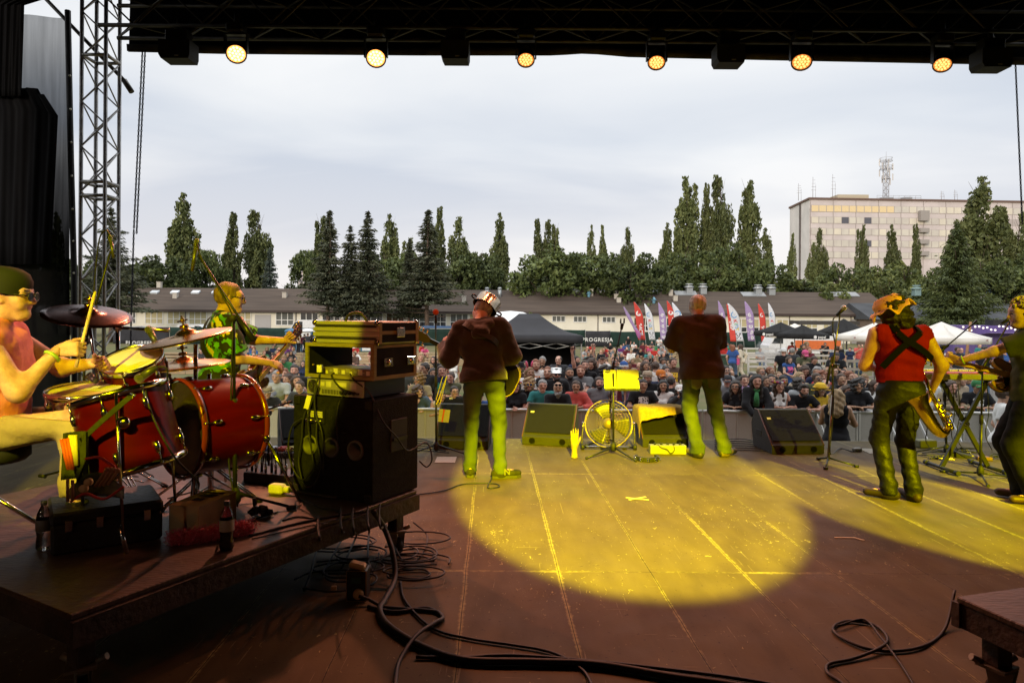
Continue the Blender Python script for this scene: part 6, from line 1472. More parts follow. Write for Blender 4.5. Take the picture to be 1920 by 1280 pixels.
BT=mat('black_trousers',(.012,.012,.013),.85,col2=(.008,.008,.009),scale=6,bump=.4,bscale=20)
link('trousers',trouser_mesh('trousers',q4,J,BT,.0115,1.95,.020,folds(.0045,16,36,2),.015,.006),BT,t)
for i in(0,1):shoe('shoe',J,i,mat('brown_leather_shoe',(.045,.022,.012),.6,col2=(.022,.012,.008),scale=9,spec=.3),t)
HB=mat('yellow_curls',(.62,.50,.20),.7,col2=(.42,.31,.10),scale=30,bump=.8,bscale=50)
b=MB();rgc=random.Random(5)
for i in range(230):
 u=V3((rgc.gauss(0,1),rgc.gauss(0,1)-.25,rgc.gauss(0,1)+.45)).normalized()
 if u.z<-.25 or(u.y>.55 and u.z<.35):continue
 c=V3((u.x*.098,u.y*.108-.015,u.z*.108+.03));r=rgc.uniform(.008,.017);ax1=V3((rgc.gauss(0,1),rgc.gauss(0,1),rgc.gauss(0,1))).normalized();_,a1,a2=basis(ax1)
 b.path([c+a1*r*math.cos(a)+a2*r*math.sin(a)+ax1*.006*a/6 for a in np.linspace(0,7.5,9)],rgc.uniform(.005,.008),5)
link('hair',b.mesh('curly_hair',HB),HB,t,loc=J['head'],rot=Matrix([list(r)for r in J['H']]).to_euler(),objmat=True)
b=MB();w0=V3(J['wr'][1]);dd=V3(hdir(J,1));_,a1,a2=basis(dd);b.path([w0-dd*.02+a1*.033*math.cos(a)+a2*.033*math.sin(a)for a in np.linspace(0,6.283,17)[:-1]],.006,6,closed=True);b.build('wristband',mat('lime_wristband',(.35,.55,.05),.6),t,world=False)
guitar('electric_guitar','amber-necked electric guitar pointing left from the curly blond guitarist',(.16,.10,1.02),(-.14,.78,1.20),(-.5,-.6,.25),mat('amber_guitar_lacquer',(.42,.20,.05),.2,coat=.5),mat('maple_neck',(.55,.33,.10),.35),o4,rz4,tune=BRASS)
o5=V3((P(414,600,5.55).x,5.55,STZ));rz5=R(-66)
q5=dict(pel=(0,0,.95),lean=3,hy=-3,hp=6,RH=(.14,.36,1.075),Rp=(.45,-1,-.5),LH=(-.20,.50,1.235),Lp=(-1,-.3,-.9),hem=-.14,waist=.02,g=1.1,hands={0:dict(d=(-.25,.75,-.35),n=(-.6,.1,-.6),curl=48,side=1),1:dict(d=(.55,.45,.5),n=(.5,-.5,-.3),curl=55,side=1)})
t,me,J=person('bassist in profile wearing glasses and a green camouflage pattern shirt',o5,rz5,q5,**HQ)
t.scale=(1.045,)*3
link('body',me,SKIN[0],t)
def camo():
 m=bpy.data.materials.new('green_pattern_shirt');m.use_nodes=True;tt=m.node_tree;b_=tt.nodes['Principled BSDF'];b_.inputs['Roughness'].default_value=.85
 tcn=tt.nodes.new('ShaderNodeTexCoord');v=tt.nodes.new('ShaderNodeTexVoronoi');v.inputs['Scale'].default_value=19;n=tt.nodes.new('ShaderNodeTexNoise');n.inputs['Scale'].default_value=9;n.inputs['Detail'].default_value=3
 ad=tt.nodes.new('ShaderNodeMixRGB');ad.inputs[0].default_value=.22;tt.links.new(tcn.outputs['Object'],n.inputs['Vector']);tt.links.new(tcn.outputs['Object'],ad.inputs[1]);tt.links.new(n.outputs['Color'],ad.inputs[2]);tt.links.new(ad.outputs[0],v.inputs['Vector'])
 r=tt.nodes.new('ShaderNodeValToRGB');r.color_ramp.interpolation='CONSTANT';e=r.color_ramp.elements;e[0].color=(.012,.016,.008,1);e[1].position=.38;e[1].color=(.05,.22,.02,1);k=e.new(.55);k.color=(.012,.016,.008,1);k=e.new(.68);k.color=(.09,.34,.03,1);k=e.new(.86);k.color=(.5,.42,.06,1)
 sp=tt.nodes.new('ShaderNodeSeparateColor');tt.links.new(v.outputs['Color'],sp.inputs[0]);tt.links.new(sp.outputs[0],r.inputs[0]);tt.links.new(r.outputs[0],b_.inputs['Base Color']);return m
CAMO=camo()
link('shirt',shirt_mesh('tee',q5,J,CAMO,.0115,.88,.026,folds(.0065,20,24,1.2),.03,.015),CAMO,t)
link('trousers',trouser_mesh('trousers',q5,J,BT,.0125,1.95,.018),BT,t)
for i in(0,1):shoe('shoe',J,i,SH1,t)
link('hair',hair_mesh('short',.0095),HAIRM['fair'],t,scale=(.965,)*3,loc=J['head'],rot=Matrix([list(r)for r in J['H']]).to_euler(),objmat=True)
me_,ms=headgear('specs',lambda:glasses_mb(PLASTIC,mat('clear_lens',(.75,.75,.75),.05,alpha=.12),1.0));place_head('glasses',me_,ms,J,t)
guitar('bass_guitar','dark red electric guitar held by the green-shirted bassist, neck pointing up',(.13,.25,.985),(-.44,.66,1.395),(.3,1,.05),mat('cherry_guitar_lacquer',(.10,.012,.012),.15,coat=.5,col2=(.05,.008,.008),scale=4),mat('pale_neck',(.42,.30,.12),.35),o5,rz5,1.0,False,BRASS)
T=J['T'];b=strap_mb(crv([T(-.08,.17,.35),T(-.10,.08,.48),T(-.06,-.06,.505),T(.02,-.135,.40),T(.12,-.135,.24),T(.17,-.03,.13),T(.17,.12,.08)],5),.055,lambda p:p-V3(T(0,0,.3)));b.build('guitar_strap',BLKM,t,world=False)
o6=V3((P(-16,600,3.42).x,3.42,RZ));rz6=R(-70)
q6=dict(pel=(0,0,.585),lean=5,hy=-6,hp=3,sw=.20,shrug=(-.025,-.025),mus=1.2,g=1.1,RH=(.13,.315,.945),Rp=(.5,-.5,-1),LH=(-.16,.42,.86),Lp=(-1,-.2,-.6),RF=(.20,.42,.19),Rk=(.15,.6,1),LF=(-.26,.44,.14),Lk=(-.2,.6,1),hem=-.04,waist=.06,hands={0:dict(d=(.12,1,.10),n=(-1,.1,-.25),curl=72,side=1,thumb=25),1:dict(curl=65)})
t,me,J=person('drummer in profile in a salmon sleeveless shirt, dark cap and sunglasses, stick raised',o6,rz6,q6,**HQ)
link('body',me,SKIN[1],t);SAL=mat('salmon_cotton',(.74,.27,.27),.85,col2=(.62,.20,.20),scale=6,bump=.4,bscale=22)
link('shirt',shirt_mesh('vest',q6,J,SAL,.0115,0,.034,folds(.0068,18,28,.9),tank=True),SAL,t)
KH=mat('pale_khaki_cotton',(.36,.29,.15),.85,col2=(.26,.20,.10),scale=6,bump=.4,bscale=22)
link('trousers',trouser_mesh('trousers',q6,J,KH,.0115,1.9,.016,folds(.006,22,30,1.6),.010,.008),KH,t)
for i in(0,1):shoe('shoe',J,i,SH1,t)
link('hair',hair_mesh('buzz',.0095),HAIRM['dark'],t,loc=J['head'],rot=Matrix([list(r)for r in J['H']]).to_euler(),objmat=True)
CAPM=mat('dark_olive_cap',(.020,.024,.012),.8);b=MB();b.smooth=True
b.lathe([(.106,-.004),(.108,.03),(.103,.065),(.082,.10),(.042,.118),(0,.121)],(0,-.02,.03),n=28,caps=False);b.lathe([(.108,-.012),(.110,.010)],(0,-.02,.03),n=28,caps=False);b.sheet(lambda u,v:((u-.5)*.15*(1-.25*v),-.125-.055*v*(1-((u-.5)*1.3)**2),.03-.035*v),8,4,(0,0,-.006))
place_head('cap',b.mesh('cap',CAPM),[CAPM],J,t,extra=Matrix.Rotation(R(-8),3,'X'))
me_,ms=headgear('shades',lambda:glasses_mb(PLASTIC,LENS,1.12));place_head('sunglasses',me_,ms,J,t)
b=MB();w0=V3(J['wr'][0]);dd=V3(hdir(J,0));_,a1,a2=basis(dd);b.path([w0-dd*.035+a1*.034*math.cos(a)+a2*.034*math.sin(a)for a in np.linspace(0,6.283,21)[:-1]],.009,6,closed=True);b.build('wristband',mat('lime_wristband',(.35,.55,.05),.6),t,world=False)
Mx=Matrix.Translation(o6)@Matrix.Rotation(rz6,4,'Z');hw_=Mx@V3(J['wr'][0]);hd_=(Mx.to_3x3()@V3((.12,1,.10))).normalized()
STICK=mat('hickory_stick',(.62,.50,.26),.5,col2=(.5,.38,.18),scale=5,stretch=(4,4,.5))
c=hw_+hd_*.095+(Mx.to_3x3()@V3((-1,.1,-.25)).normalized())*.028;tip=P(179,546,c.y+.02);dn=(c-tip).normalized()
b=MB();b.path([tip,tip-dn*-.01,tip+dn*.03,c,c+dn*.09],[.004,.0075,.0085,.0085,.0085],10);tag(b.build('drumstick',STICK),'pale drumstick held upright in the drummer hand','drumstick')
st=thing('drum_throne','black round drum throne under the drummer','drum throne',o6)
b=MB();sc_=Mx@V3((0,-.02,.44));b.lathe([(0,-.05),(.17,-.05),(.19,-.03),(.19,.02),(.15,.045),(0,.05)],sc_,n=24);b.build('seat',BLKM,st)
b=MB();b.tube(sc_-V3((0,0,.05)),sc_-V3((0,0,.33)),.018);b.build('pillar',CHROME,st)
for k in range(3):a=2.1*k+.5;b=MB();b.tube(sc_-V3((0,0,.20)),(sc_.x+.26*math.cos(a),sc_.y+.26*math.sin(a),RZ+.012),.011);b.ball((sc_.x+.26*math.cos(a),sc_.y+.26*math.sin(a),RZ+.014),.016,8);b.build('leg',CHROME,st)
# ================================================================== drum kit
REDW=mat('red_drum_lacquer',(.095,.002,.003),.3,spec=.2,col2=(.055,.0012,.002),scale=2.5,stretch=(1,1,5));SKINM=mat('drum_head_coated',(.66,.62,.50),.5,col2=(.55,.50,.38),scale=3)
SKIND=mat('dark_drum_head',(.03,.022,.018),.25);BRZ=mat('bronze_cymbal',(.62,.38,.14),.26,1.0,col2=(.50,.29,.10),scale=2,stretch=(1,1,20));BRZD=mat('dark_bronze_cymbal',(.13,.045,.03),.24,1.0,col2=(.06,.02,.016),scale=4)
WHOOP=mat('wood_hoop',(.16,.02,.015),.25,coat=.4)
def scrv(p,fx,fr,fu):
 """direction from its parts towards the viewer, to the right and up as seen from the stage"""
 v=(V3((0,0,CAMZ))-V3(p)).normalized();r=V3((0,0,1)).cross(v).normalized();u=v.cross(r)
 return(v*fx+r*fr+u*fu).normalized()
def drum(name,lab,top,n,r,depth,head,lugs=8,shell=None,hoop=None):
 t=thing(name,lab,'drum',top);top=V3(top);n=V3(n).normalized();_,a1,a2=basis(n);bot=top-n*depth
 b=MB();b.lathe([(r*.985,-.012),(r*.985,-depth+.012)],top,n,44,caps=False);b.lathe([(r*.96,-depth+.012),(r*.96,-.012)],top,n,44,caps=False);b.build('shell',shell or REDW,t)
 for c,s,nm,hm in((top,1,'batter_head',head),(bot,-1,'resonant_head',SKIND)):
  b=MB();b.lathe([(r*.985,-.012*s),(r*.975,.004*s),(r*.93,.006*s),(0,.006*s)],c,n,44,caps=False);b.build(nm,hm,t)
  b=MB();b.lathe([(r*1.01,-.014*s),(r*1.055,-.014*s),(r*1.055,.010*s),(r*1.03,.018*s),(r*1.0,.018*s),(r*1.0,.004*s)],c,n,44,caps=False);b.build('hoop',hoop or CHROME,t)
 for i in range(lugs):
  a=6.2832*i/lugs+.2;o=a1*math.cos(a)+a2*math.sin(a)
  for c,s in((top,-1),(bot,1)):
   b=MB();q=c+n*s*min(.075,depth*.28);b.lathe([(.0,-.030),(.012,-.024),(.016,0),(.012,.024),(0,.030)],q+o*(r*1.02),n,8,caps=False);b.tube(q+o*(r*1.035),c+o*(r*1.04),.0045,n=6);b.ball(c+o*(r*1.045)-n*s*.004,.009,6);b.build('lug',CHROME,t)
 return t
def stand(name,lab,cat,foot,top,feet=3,spread=.30,r=.0125,m=CHROME,a0=.4,hub=.22,double=True,gp=None):
 t=thing(name,lab,cat,foot,group=gp);f=V3(foot);T_=V3(top);ax_=(T_-f).normalized();L_=(T_-f).length
 b=MB();b.tube(f+ax_*.05,f+ax_*L_*.55,r*1.25,n=10);b.build('lower_tube',m,t);b=MB();b.tube(f+ax_*L_*.53,T_,r*.85,n=10);b.build('upper_tube',m,t)
 b=MB();b.lathe([(r*1.3,-.025),(r*2.1,-.02),(r*2.1,.02),(r*1.3,.025)],f+ax_*L_*.55,ax_,10);b.tube(f+ax_*L_*.55,f+ax_*L_*.55+V3((r*4.5,-.01,0)),.006,n=6);b.ball(f+ax_*L_*.55+V3((r*4.8,-.01,0)),.012,6,(1,.5,1.4));b.build('clamp',m,t)
 for k in range(feet):
  a=a0+6.2832*k/feet;e=V3((f.x+spread*math.cos(a),f.y+spread*math.sin(a),f.z+.012));q=f+ax_*hub;b=MB()
  s=V3((-math.sin(a),math.cos(a),0))*.012
  for w_ in((s,-s)if double else(V3((0,0,0)),)):b.tube(q+w_,e+w_,.006 if double else r*.8,n=6)
  b.tube(e+V3((0,0,0))-(e-f).normalized()*.12+V3((0,0,.03)),f+ax_*.09,.005,n=6)
  b.build('leg',m,t);bb=MB();bb.lathe([(.013,-.02),(.016,0),(.013,.025)],e,(e-q).normalized(),8);bb.build('rubber_foot',RUB,t)
 b=MB();b.lathe([(r*1.3,-.02),(r*2.2,-.015),(r*2.2,.015),(r*1.3,.02)],f+ax_*hub,ax_,10);b.build('hub',m,t)
 return t
def cymbal(name,lab,c,n,r,m,st=None):
 t=thing(name,lab,'cymbal',c);c=V3(c);n=V3(n).normalized()
 b=MB();pf=[(0,.052),(r*.10,.049),(r*.19,.036),(r*.24,.022),(r*.45,.015),(r*.65,.009),(r*.85,.002),(r,-.006)];b.lathe(pf+[(q,z-.0025)for q,z in pf[::-1]],c,n,48,caps=False);b.build('cymbal_plate',m,t)
 b=MB();b.tube(c+n*.03,c+n*.13,.006,n=8);b.lathe([(.0,.055),(.024,.055),(.026,.065),(.020,.075),(0,.075)],c,n,12);b.lathe([(0,.09),(.010,.09),(.016,.10),(.010,.112),(0,.112)],c,n,8);b.bar(c+n*.10-n.orthogonal().normalized()*.028,c+n*.10+n.orthogonal().normalized()*.028,.012,.010);b.build('wing_nut',BRASS,t)
 return t
p=P(222,737,3.40);n=V3((-.25,-.02,.95)).normalized()
ft_=drum('floor_tom','red lacquered floor tom in front of the drummer knee, nearest drum',p,n,.222,.37,SKINM)
for k,(a,lab)in enumerate(((P(232,792,3.17),0),(P(158,800,3.32),0),(P(330,810,3.55),0))):
 b=MB();a=V3(a);f_=V3((a.x+.02,a.y-.0,RZ+.02));b.tube(a+n*.14,f_+n*.06,.0075,n=8);b.tube(f_+n*.14,f_,.010,.012,n=8);b.build('leg',CHROME,ft_);b=MB();b.ball(a,.030,12,(1,.8,1));b.build('leg_bracket',CHROME,ft_)
p=P(247,676,3.85);n=scrv(p,.42,-.24,.88);drum('rack_tom','red rack tom with a pale head tilted towards the stage',p,n,.160,.25,SKINM,6)
p=P(160,733,3.62);n=scrv(p,.22,-.06,.97);drum('snare_drum','snare drum with a worn head beside the drummer knee',p,n,.178,.15,mat('worn_snare_head',(.40,.26,.15),.5,col2=(.66,.62,.46),scale=3.2,contrast=(.45,.55)),8,CHROME)
kb,kf=P(338,803,3.92),P(452,797,4.22);n=(kb-kf).normalized();n.z=0;r=.275
kt=drum('bass_drum','big red bass drum lying on its side at the middle of the riser',kb,n,r,(kb-kf).length,SKIND,8,None,WHOOP)
for s in(1,-1):
 b=MB();q=kf+V3((0,0,-.05))+V3((-n.y,n.x,0))*r*s;e=q+V3((-n.y,n.x,0))*.14*s-n*.14;e.z=RZ+.01;b.tube(q,e,.009,n=8);b.ball(q,.024,8);b.build('spur',CHROME,kt)
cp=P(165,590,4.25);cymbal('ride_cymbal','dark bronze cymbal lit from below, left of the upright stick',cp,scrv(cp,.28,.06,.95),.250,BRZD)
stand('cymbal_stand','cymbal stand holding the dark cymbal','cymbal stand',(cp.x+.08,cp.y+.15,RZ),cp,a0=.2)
cp=P(350,632,3.98);cymbal('crash_cymbal','tilted bronze crash cymbal across the bassist, upper one',cp,scrv(cp,.10,-.23,.96),.265,BRZ)
stand('cymbal_stand','chrome cymbal stand with the leaning upper crash cymbal','cymbal stand',(P(367,905,4.02).x,4.02,RZ),(P(367,650,4.02).x,4.02,P(367,645,4.02).z),a0=.9,r=.015)
cp=P(345,683,4.10);cymbal('crash_cymbal','tilted bronze crash cymbal across the bassist, lower one',cp,scrv(cp,.10,-.10,.98),.262,BRZ)
stand('cymbal_stand','second chrome cymbal stand, just right of the first, under the lower cymbal','cymbal stand',(P(396,900,4.15).x,4.15,RZ),(P(392,706,4.15).x,4.15,P(392,700,4.15).z),a0=2.0,r=.014)
stand('cymbal_stand','thick cymbal boom stand behind the rack tom','cymbal stand',(P(222,880,4.4).x,4.4,RZ),P(221,612,4.4),a0=1.4,r=.016)
b=MB();b.tube(P(221,614,4.4),P(318,620,4.3),.011,n=8);b.ball(P(221,614,4.4),.028,10);b.build('boom_arm',CHROME,bpy.data.objects['cymbal_stand.003'])
MICY=mat('grey_mic_body',(.10,.10,.10),.4,.5);GRL=mat('mic_grille',(.20,.20,.20),.45,.8,bump=.8,bscale=220)
def small_mic(lab,a,c,r=.020,name='drum_microphone'):
 t=thing(name,lab,'microphone',a);a=V3(a);c=V3(c);d=(c-a).normalized();L_=(c-a).length
 b=MB();b.tube(a,a+d*L_*.7,r*.75,r,n=12);b.build('mic_body',MICY,t);b=MB();b.lathe([(r,0),(r*1.15,.01),(r*1.1,L_*.25),(r*.6,L_*.32),(0,L_*.33)],a+d*L_*.68,d,12);b.build('mic_grille',GRL,t);return t
small_mic('slim microphone clipped above the rack tom pointing down',P(296,648,4.2),P(276,612,4.2))
small_mic('green-grey microphone leaning over the floor tom rim',P(294,687,3.35),P(254,714,3.30))
small_mic('small microphone in the gap under the dark cymbal',P(182,716,3.7),P(164,702,3.7))
b=MB();b.path(crv([P(294,687,3.35),P(312,690,3.36),P(313,712,3.37),P(300,722,3.38),P(285,726,3.38)],5),.004,5);b.path(crv([P(272,722,3.3),P(276,750,3.28),P(295,800,3.26),P(330,860,3.3),P(370,900,3.5),P(372,915,3.9)],6),.005,6);tag(b.build('microphone_cable',RUB),'yellow-lit microphone cable running down in front of the floor tom','cable')
FOAM=mat('orange_mic_foam',(.62,.10,.03),.9,bump=.5,bscale=60);FOAMY=mat('yellow_mic_foam',(.62,.52,.10),.9,bump=.5,bscale=60)
def boom(lab,foot,joint,tip,tail,m=BLK,round_base=False,a0=.3,spread=.32,gp=None,hub=.10):
 t=thing('microphone_stand',lab,'microphone stand',foot,group=gp);f=V3(foot);j=V3(joint)
 b=MB();b.tube(f+V3((0,0,.03)),f+(j-f)*.55,.0125,n=10);b.build('lower_tube',m,t);b=MB();b.tube(f+(j-f)*.52,j,.009,n=10);b.build('upper_tube',m,t)
 b=MB();b.tube(f+(j-f)*.50,f+(j-f)*.58,.018,n=10);b.build('clutch',BLKM,t)
 if tip is not None:b=MB();b.tube(V3(tail),V3(tip),.008,n=8);b.tube(V3(tail),V3(tail)+(V3(tip)-V3(tail)).normalized()*.16,.017,n=10);b.build('boom_arm',m,t);b=MB();b.lathe([(.012,-.03),(.024,-.02),(.024,.02),(.012,.03)],j,(0,1,.1),10);b.tube(j,j+V3((.035,-.03,.02)),.007);b.build('boom_joint',BLKM,t)
 if round_base:b=MB();b.lathe([(.125,0),(.125,.012),(.06,.028),(.02,.06),(0,.06)],(f.x,f.y,f.z+.002),n=24);b.build('base',m,t)
 else:
  b=MB();b.lathe([(.016,.0),(.032,.02),(.030,.07),(.016,.10)],(f.x,f.y,f.z+.03),n=12);b.build('hub',BLKM,t)
  for k in range(3):
   a=a0+2.0944*k;e=f+V3((spread*math.cos(a),spread*math.sin(a),.015));b=MB();b.tube(f+V3((0,0,hub)),e,.009,n=8);b.build('leg',m,t);b=MB();b.tube(e-(e-f).normalized()*.03,e+(e-f).normalized()*.02,.014,n=8);b.build('rubber_foot',RUB,t)
 return t
f=F(441,955,RZ)
boom('tall boom stand with overhead pencil microphone in front of the bassist',f,P(438,596,f.y),P(372,478,f.y+.05),P(476,638,f.y-.05),a0=.0,spread=.33)
small_mic('pencil overhead microphone at the top of the tall boom',P(360,508,f.y+.05),P(370,448,f.y+.05),.013)
small_mic('counterpart pencil overhead microphone above the dark cymbal',P(213,484,4.55),P(206,440,4.55),.012)
b=MB();b.path(crv([P(368,452,f.y+.05),P(376,480,f.y),P(395,515,f.y-.02),P(420,560,f.y-.02),P(436,600,f.y-.02),P(434,700,f.y-.02),P(432,800,f.y-.02),P(430,880,f.y-.02),P(446,950,f.y-.03)],5),.005,6);tag(b.build('microphone_cable',RUB),'cable wound along the tall overhead boom stand','cable')
boom('dark boom stand rising behind the dark cymbal',(P(150,900,4.6).x,4.6,RZ),P(160,640,4.6),P(208,470,4.55),P(150,678,4.65),a0=.8)
b=MB();b.path(crv([P(206,440,4.55),P(198,432,4.56),P(186,450,4.58),P(178,520,4.6),P(172,590,4.6)],5),.005,6);tag(b.build('microphone_cable',RUB),'thin cable looping off the microphone above the dark cymbal','cable')
f2=F(505,893,STZ+.02);f2=V3((P(505,880,5.4).x,5.4,STZ))
boom('short black boom stand with a clutch behind the bass amp',f2,P(503,775,5.4),P(548,752,5.3),P(455,783,5.45),round_base=True)
# ================================================================== bass rig on the riser
TOLEX=mat('black_tolex',(.014,.014,.014),.8,col2=(.008,.008,.008),scale=30,bump=.7,bscale=160)
c0=F(697,947,RZ);cR=F(777,914,RZ);cL=F(549,921,RZ);xv=(c0-cL).normalized();xv.z=0;yv=V3((-xv.y,xv.x,0)).normalized()
W_=(c0-cL).length;D_=max(.42,(cR-c0).dot(yv));H_=(P(697,752,c0.y).z-RZ)
def obx(bm,x0,x1,y0,y1,z0,z1,bev=0.0):
 """box in the amp's frame: x along the rear face from its left corner, y into the depth"""
 c=V3((cL.x,cL.y,0))+xv*(x0+x1)/2+yv*(y0+y1)/2+V3((0,0,(z0+z1)/2));return bm.box(c,(x1-x0,y1-y0,z1-z0),rz=math.atan2(xv.y,xv.x),bev=bev)
def opt(x,y,z):return V3((cL.x,cL.y,0))+xv*x+yv*y+V3((0,0,z))
t=thing('bass_cabinet','tall black bass speaker cabinet with three round ports in its back','speaker cabinet',opt(W_/2,D_/2,RZ))
pc=[(W_*.225,.0),(W_*.50,.0),(W_*.80,.0)];pz=RZ+H_*.505
b=MB()
n=24;pr_=.050;xs_=[0]+[x for x,_ in pc]+[W_]
def plate_with_holes(bm,holes,r,x0,x1,z0,z1,y):
 zc=pz;edges=[x0]+[(holes[i]+holes[i+1])/2 for i in range(len(holes)-1)]+[x1]
 for i,hx in enumerate(holes):
  xa,xb=edges[i],edges[i+1];ring=[opt(hx+r*math.cos(a),y,zc+r*math.sin(a))for a in np.linspace(0,6.28319,n+1)[:-1]];q=[]
  for a in np.linspace(0,6.28319,n+1)[:-1]:
   ca_,sa_=math.cos(a),math.sin(a);k=min((((xb-hx)if ca_>0 else(xa-hx))/ca_)if abs(ca_)>1e-6 else 1e9,(((z1-zc)if sa_>0 else(z0-zc))/sa_)if abs(sa_)>1e-6 else 1e9);q.append(opt(hx+k*ca_,y,zc+k*sa_))
  bm.add(ring+q,[(j,n+j,n+(j+1)%n,(j+1)%n)for j in range(n)],False)
  for zz,sg in((z0,-1),(z1,1)):
   pass
plate_with_holes(b,[x for x,_ in pc],pr_,.012,W_-.012,RZ+H_*.33,RZ+H_*.67,.004)
obx(b,.012,W_-.012,.004,.022,RZ+.012,RZ+H_*.33+.002);obx(b,.012,W_-.012,.004,.022,RZ+H_*.67-.002,RZ+H_-.012)
obx(b,0,.018,0,D_,RZ+.004,RZ+H_,.006);obx(b,W_-.018,W_,0,D_,RZ+.004,RZ+H_,.006);obx(b,.018,W_-.018,0.001,D_-.001,RZ+H_-.018,RZ+H_-.001);obx(b,.018,W_-.018,0.001,D_-.001,RZ+.005,RZ+.022);obx(b,.018,W_-.018,D_-.02,D_-.002,RZ+.022,RZ+H_-.018)
b.build('cabinet',TOLEX,t)
for x,_ in pc:
 b=MB();o_=opt(x,0,pz);b.lathe([(pr_-.004,.30),(pr_-.004,-.004),(pr_+.010,-.008),(pr_+.012,0),(pr_+.012,.006)],o_+yv*0,yv,28,caps=False);b.build('port_tube',mat('port_plastic',(.09,.09,.075),.5),t)
 b=MB();b.lathe([(pr_-.004,.295),(0,.30)],o_,yv,24,caps=False);b.build('port_back',BLKM,t)
b=MB();obx(b,W_*.17,W_*.42,-.006,.003,RZ+H_*.735,RZ+H_*.87);jp=b.build('jack_plate',BLK,t)
for i in range(2):
 for j in range(3):b=MB();x0=W_*(.20+.11*i);z0=RZ+H_*(.838-.022*j);obx(b,x0,x0+.055,-.0085,-.006,z0,z0+.010);b.build('label_strip',mat('pale_label',(.55,.53,.48),.6),jp)
for i in range(4):b=MB();o_=opt(W_*(.20+.055*i),-.006,RZ+H_*.755);b.lathe([(.012,0),(.012,.010),(.006,.012)],o_,-yv,12);b.build('jack_socket',CHROME,jp)
b=MB();obx2=opt(W_+.001,D_*.55,RZ+H_*.62);b.box(obx2,(.012,D_*.36,.20),rz=math.atan2(xv.y,xv.x),bev=.004);b.cur=1;b.bar(opt(W_+.010,D_*.40,RZ+H_*.585),opt(W_+.010,D_*.70,RZ+H_*.585),.016,.020);b.build('side_handle',[BLKM,BLK],t)
for x in(.03,W_-.03):
 for z in(RZ+.03,RZ+H_-.03):b=MB();o_=opt(x,-.001,z);b.box(o_,(.05,.008,.05),rz=math.atan2(xv.y,xv.x),bev=.003);b.build('corner_guard',BLK,t)
ya=.03;z0=RZ+H_+.006;aw0,aw1=.085,.085+.47;ad_=D_*.88;ah=.105
SILV=mat('amp_rear_panel',(.42,.41,.38),.4,.5);t=thing('power_amplifier','rack power amplifier lying on the bass cabinet, cables hanging from its back','amplifier',opt((aw0+aw1)/2,ya,z0))
b=MB();obx(b,aw0,aw1,ya+.006,ya+ad_,z0,z0+ah,.004);b.build('case',BLK,t);b=MB();obx(b,aw0+.004,aw1-.004,ya,ya+.008,z0+.004,z0+ah-.004);pn=b.build('rear_panel',SILV,t)
b=MB();o_=opt(aw0+.055,ya-.002,z0+ah*.52)
for r_ in(.012,.022,.032,.042):b.path([o_+xv*r_*math.cos(a)+V3((0,0,r_*math.sin(a)))for a in np.linspace(0,6.283,21)[:-1]],.0016,4,closed=True)
for k in range(4):a=.785+1.571*k;b.tube(o_,o_+xv*.043*math.cos(a)+V3((0,0,.043*math.sin(a))),.002,n=4)
b.build('fan_grille',CHROME,pn);b=MB();o2_=opt(aw0+.055,ya-.0008,z0+ah*.52);b.prism([(.04*math.cos(a),.04*math.sin(a))for a in np.linspace(0,6.283,21)[:-1]],o2_,xv,(0,0,1),-yv*.0005);b.build('fan_opening',BLKM,pn)
for k in range(16):b=MB();x0=aw0+.13+k*.0125;obx(b,x0,x0+.006,ya-.0015,ya,z0+.012,z0+.040);b.build('vent_slot',BLKM,pn)
for x0,x1,za,zb in((.12,.15,.06,.085),(.165,.205,.055,.09),(.25,.33,.062,.088),(.36,.41,.05,.09)):b=MB();obx(b,aw0+x0,aw0+x1,ya-.002,ya,z0+za,z0+zb);b.build('label_strip',mat('pale_label',(.55,.53,.48),.6),pn)
for k in range(4):b=MB();b.lathe([(.010,0),(.010,.018),(.006,.02)],opt(aw0+.30+.032*k,ya,z0+.028),-yv,10);b.build('terminal_post',BLK,pn)
PLY=mat('plywood_edge',(.22,.19,.08),.7,col2=(.15,.125,.055),scale=12,stretch=(1,1,6));z1=z0+ah+.008;rw0,rw1=.075,.075+.55;rd_=D_*.92;rh=.215
SLA=mat('scuffed_black_laminate',(.013,.012,.011),.8,col2=(.007,.007,.007),scale=14)
t=thing('rack_case','open wooden rack case with a flat unit inside, one can see through it','rack case',opt((rw0+rw1)/2,ya,z1))
b=MB();th=.014
for a in((rw0,rw1,0,rd_,z1,z1+th),(rw0,rw1,0,rd_,z1+rh-th,z1+rh),(rw0,rw0+th,.001,rd_-.001,z1+th,z1+rh-th),(rw1-th,rw1,.001,rd_-.001,z1+th,z1+rh-th)):obx(b,a[0],a[1],a[2]+ya,a[3]+ya,a[4],a[5])
b.build('shell',SLA,t)
b=MB();e_=.020
for a in((rw0-.003,rw1+.003,z1-.002,z1+e_),(rw0-.003,rw1+.003,z1+rh-e_,z1+rh+.002),(rw0-.003,rw0+e_,z1+e_,z1+rh-e_),(rw1-e_,rw1+.003,z1+e_,z1+rh-e_)):obx(b,a[0],a[1],ya-.004,ya+.010,a[2],a[3])
b.build('edge_trim',PLY,t)
b=MB()
for a in((ya-.003,ya+.022),(ya+rd_-.022,ya+rd_+.003)):obx(b,rw1+.0005,rw1+.006,a[0],a[1],z1,z1+rh)
for a in((z1-.001,z1+.022),(z1+rh-.022,z1+rh+.001)):obx(b,rw1+.0005,rw1+.0055,ya+.022,ya+rd_-.022,a[0],a[1])
b.build('side_trim',PLY,t)
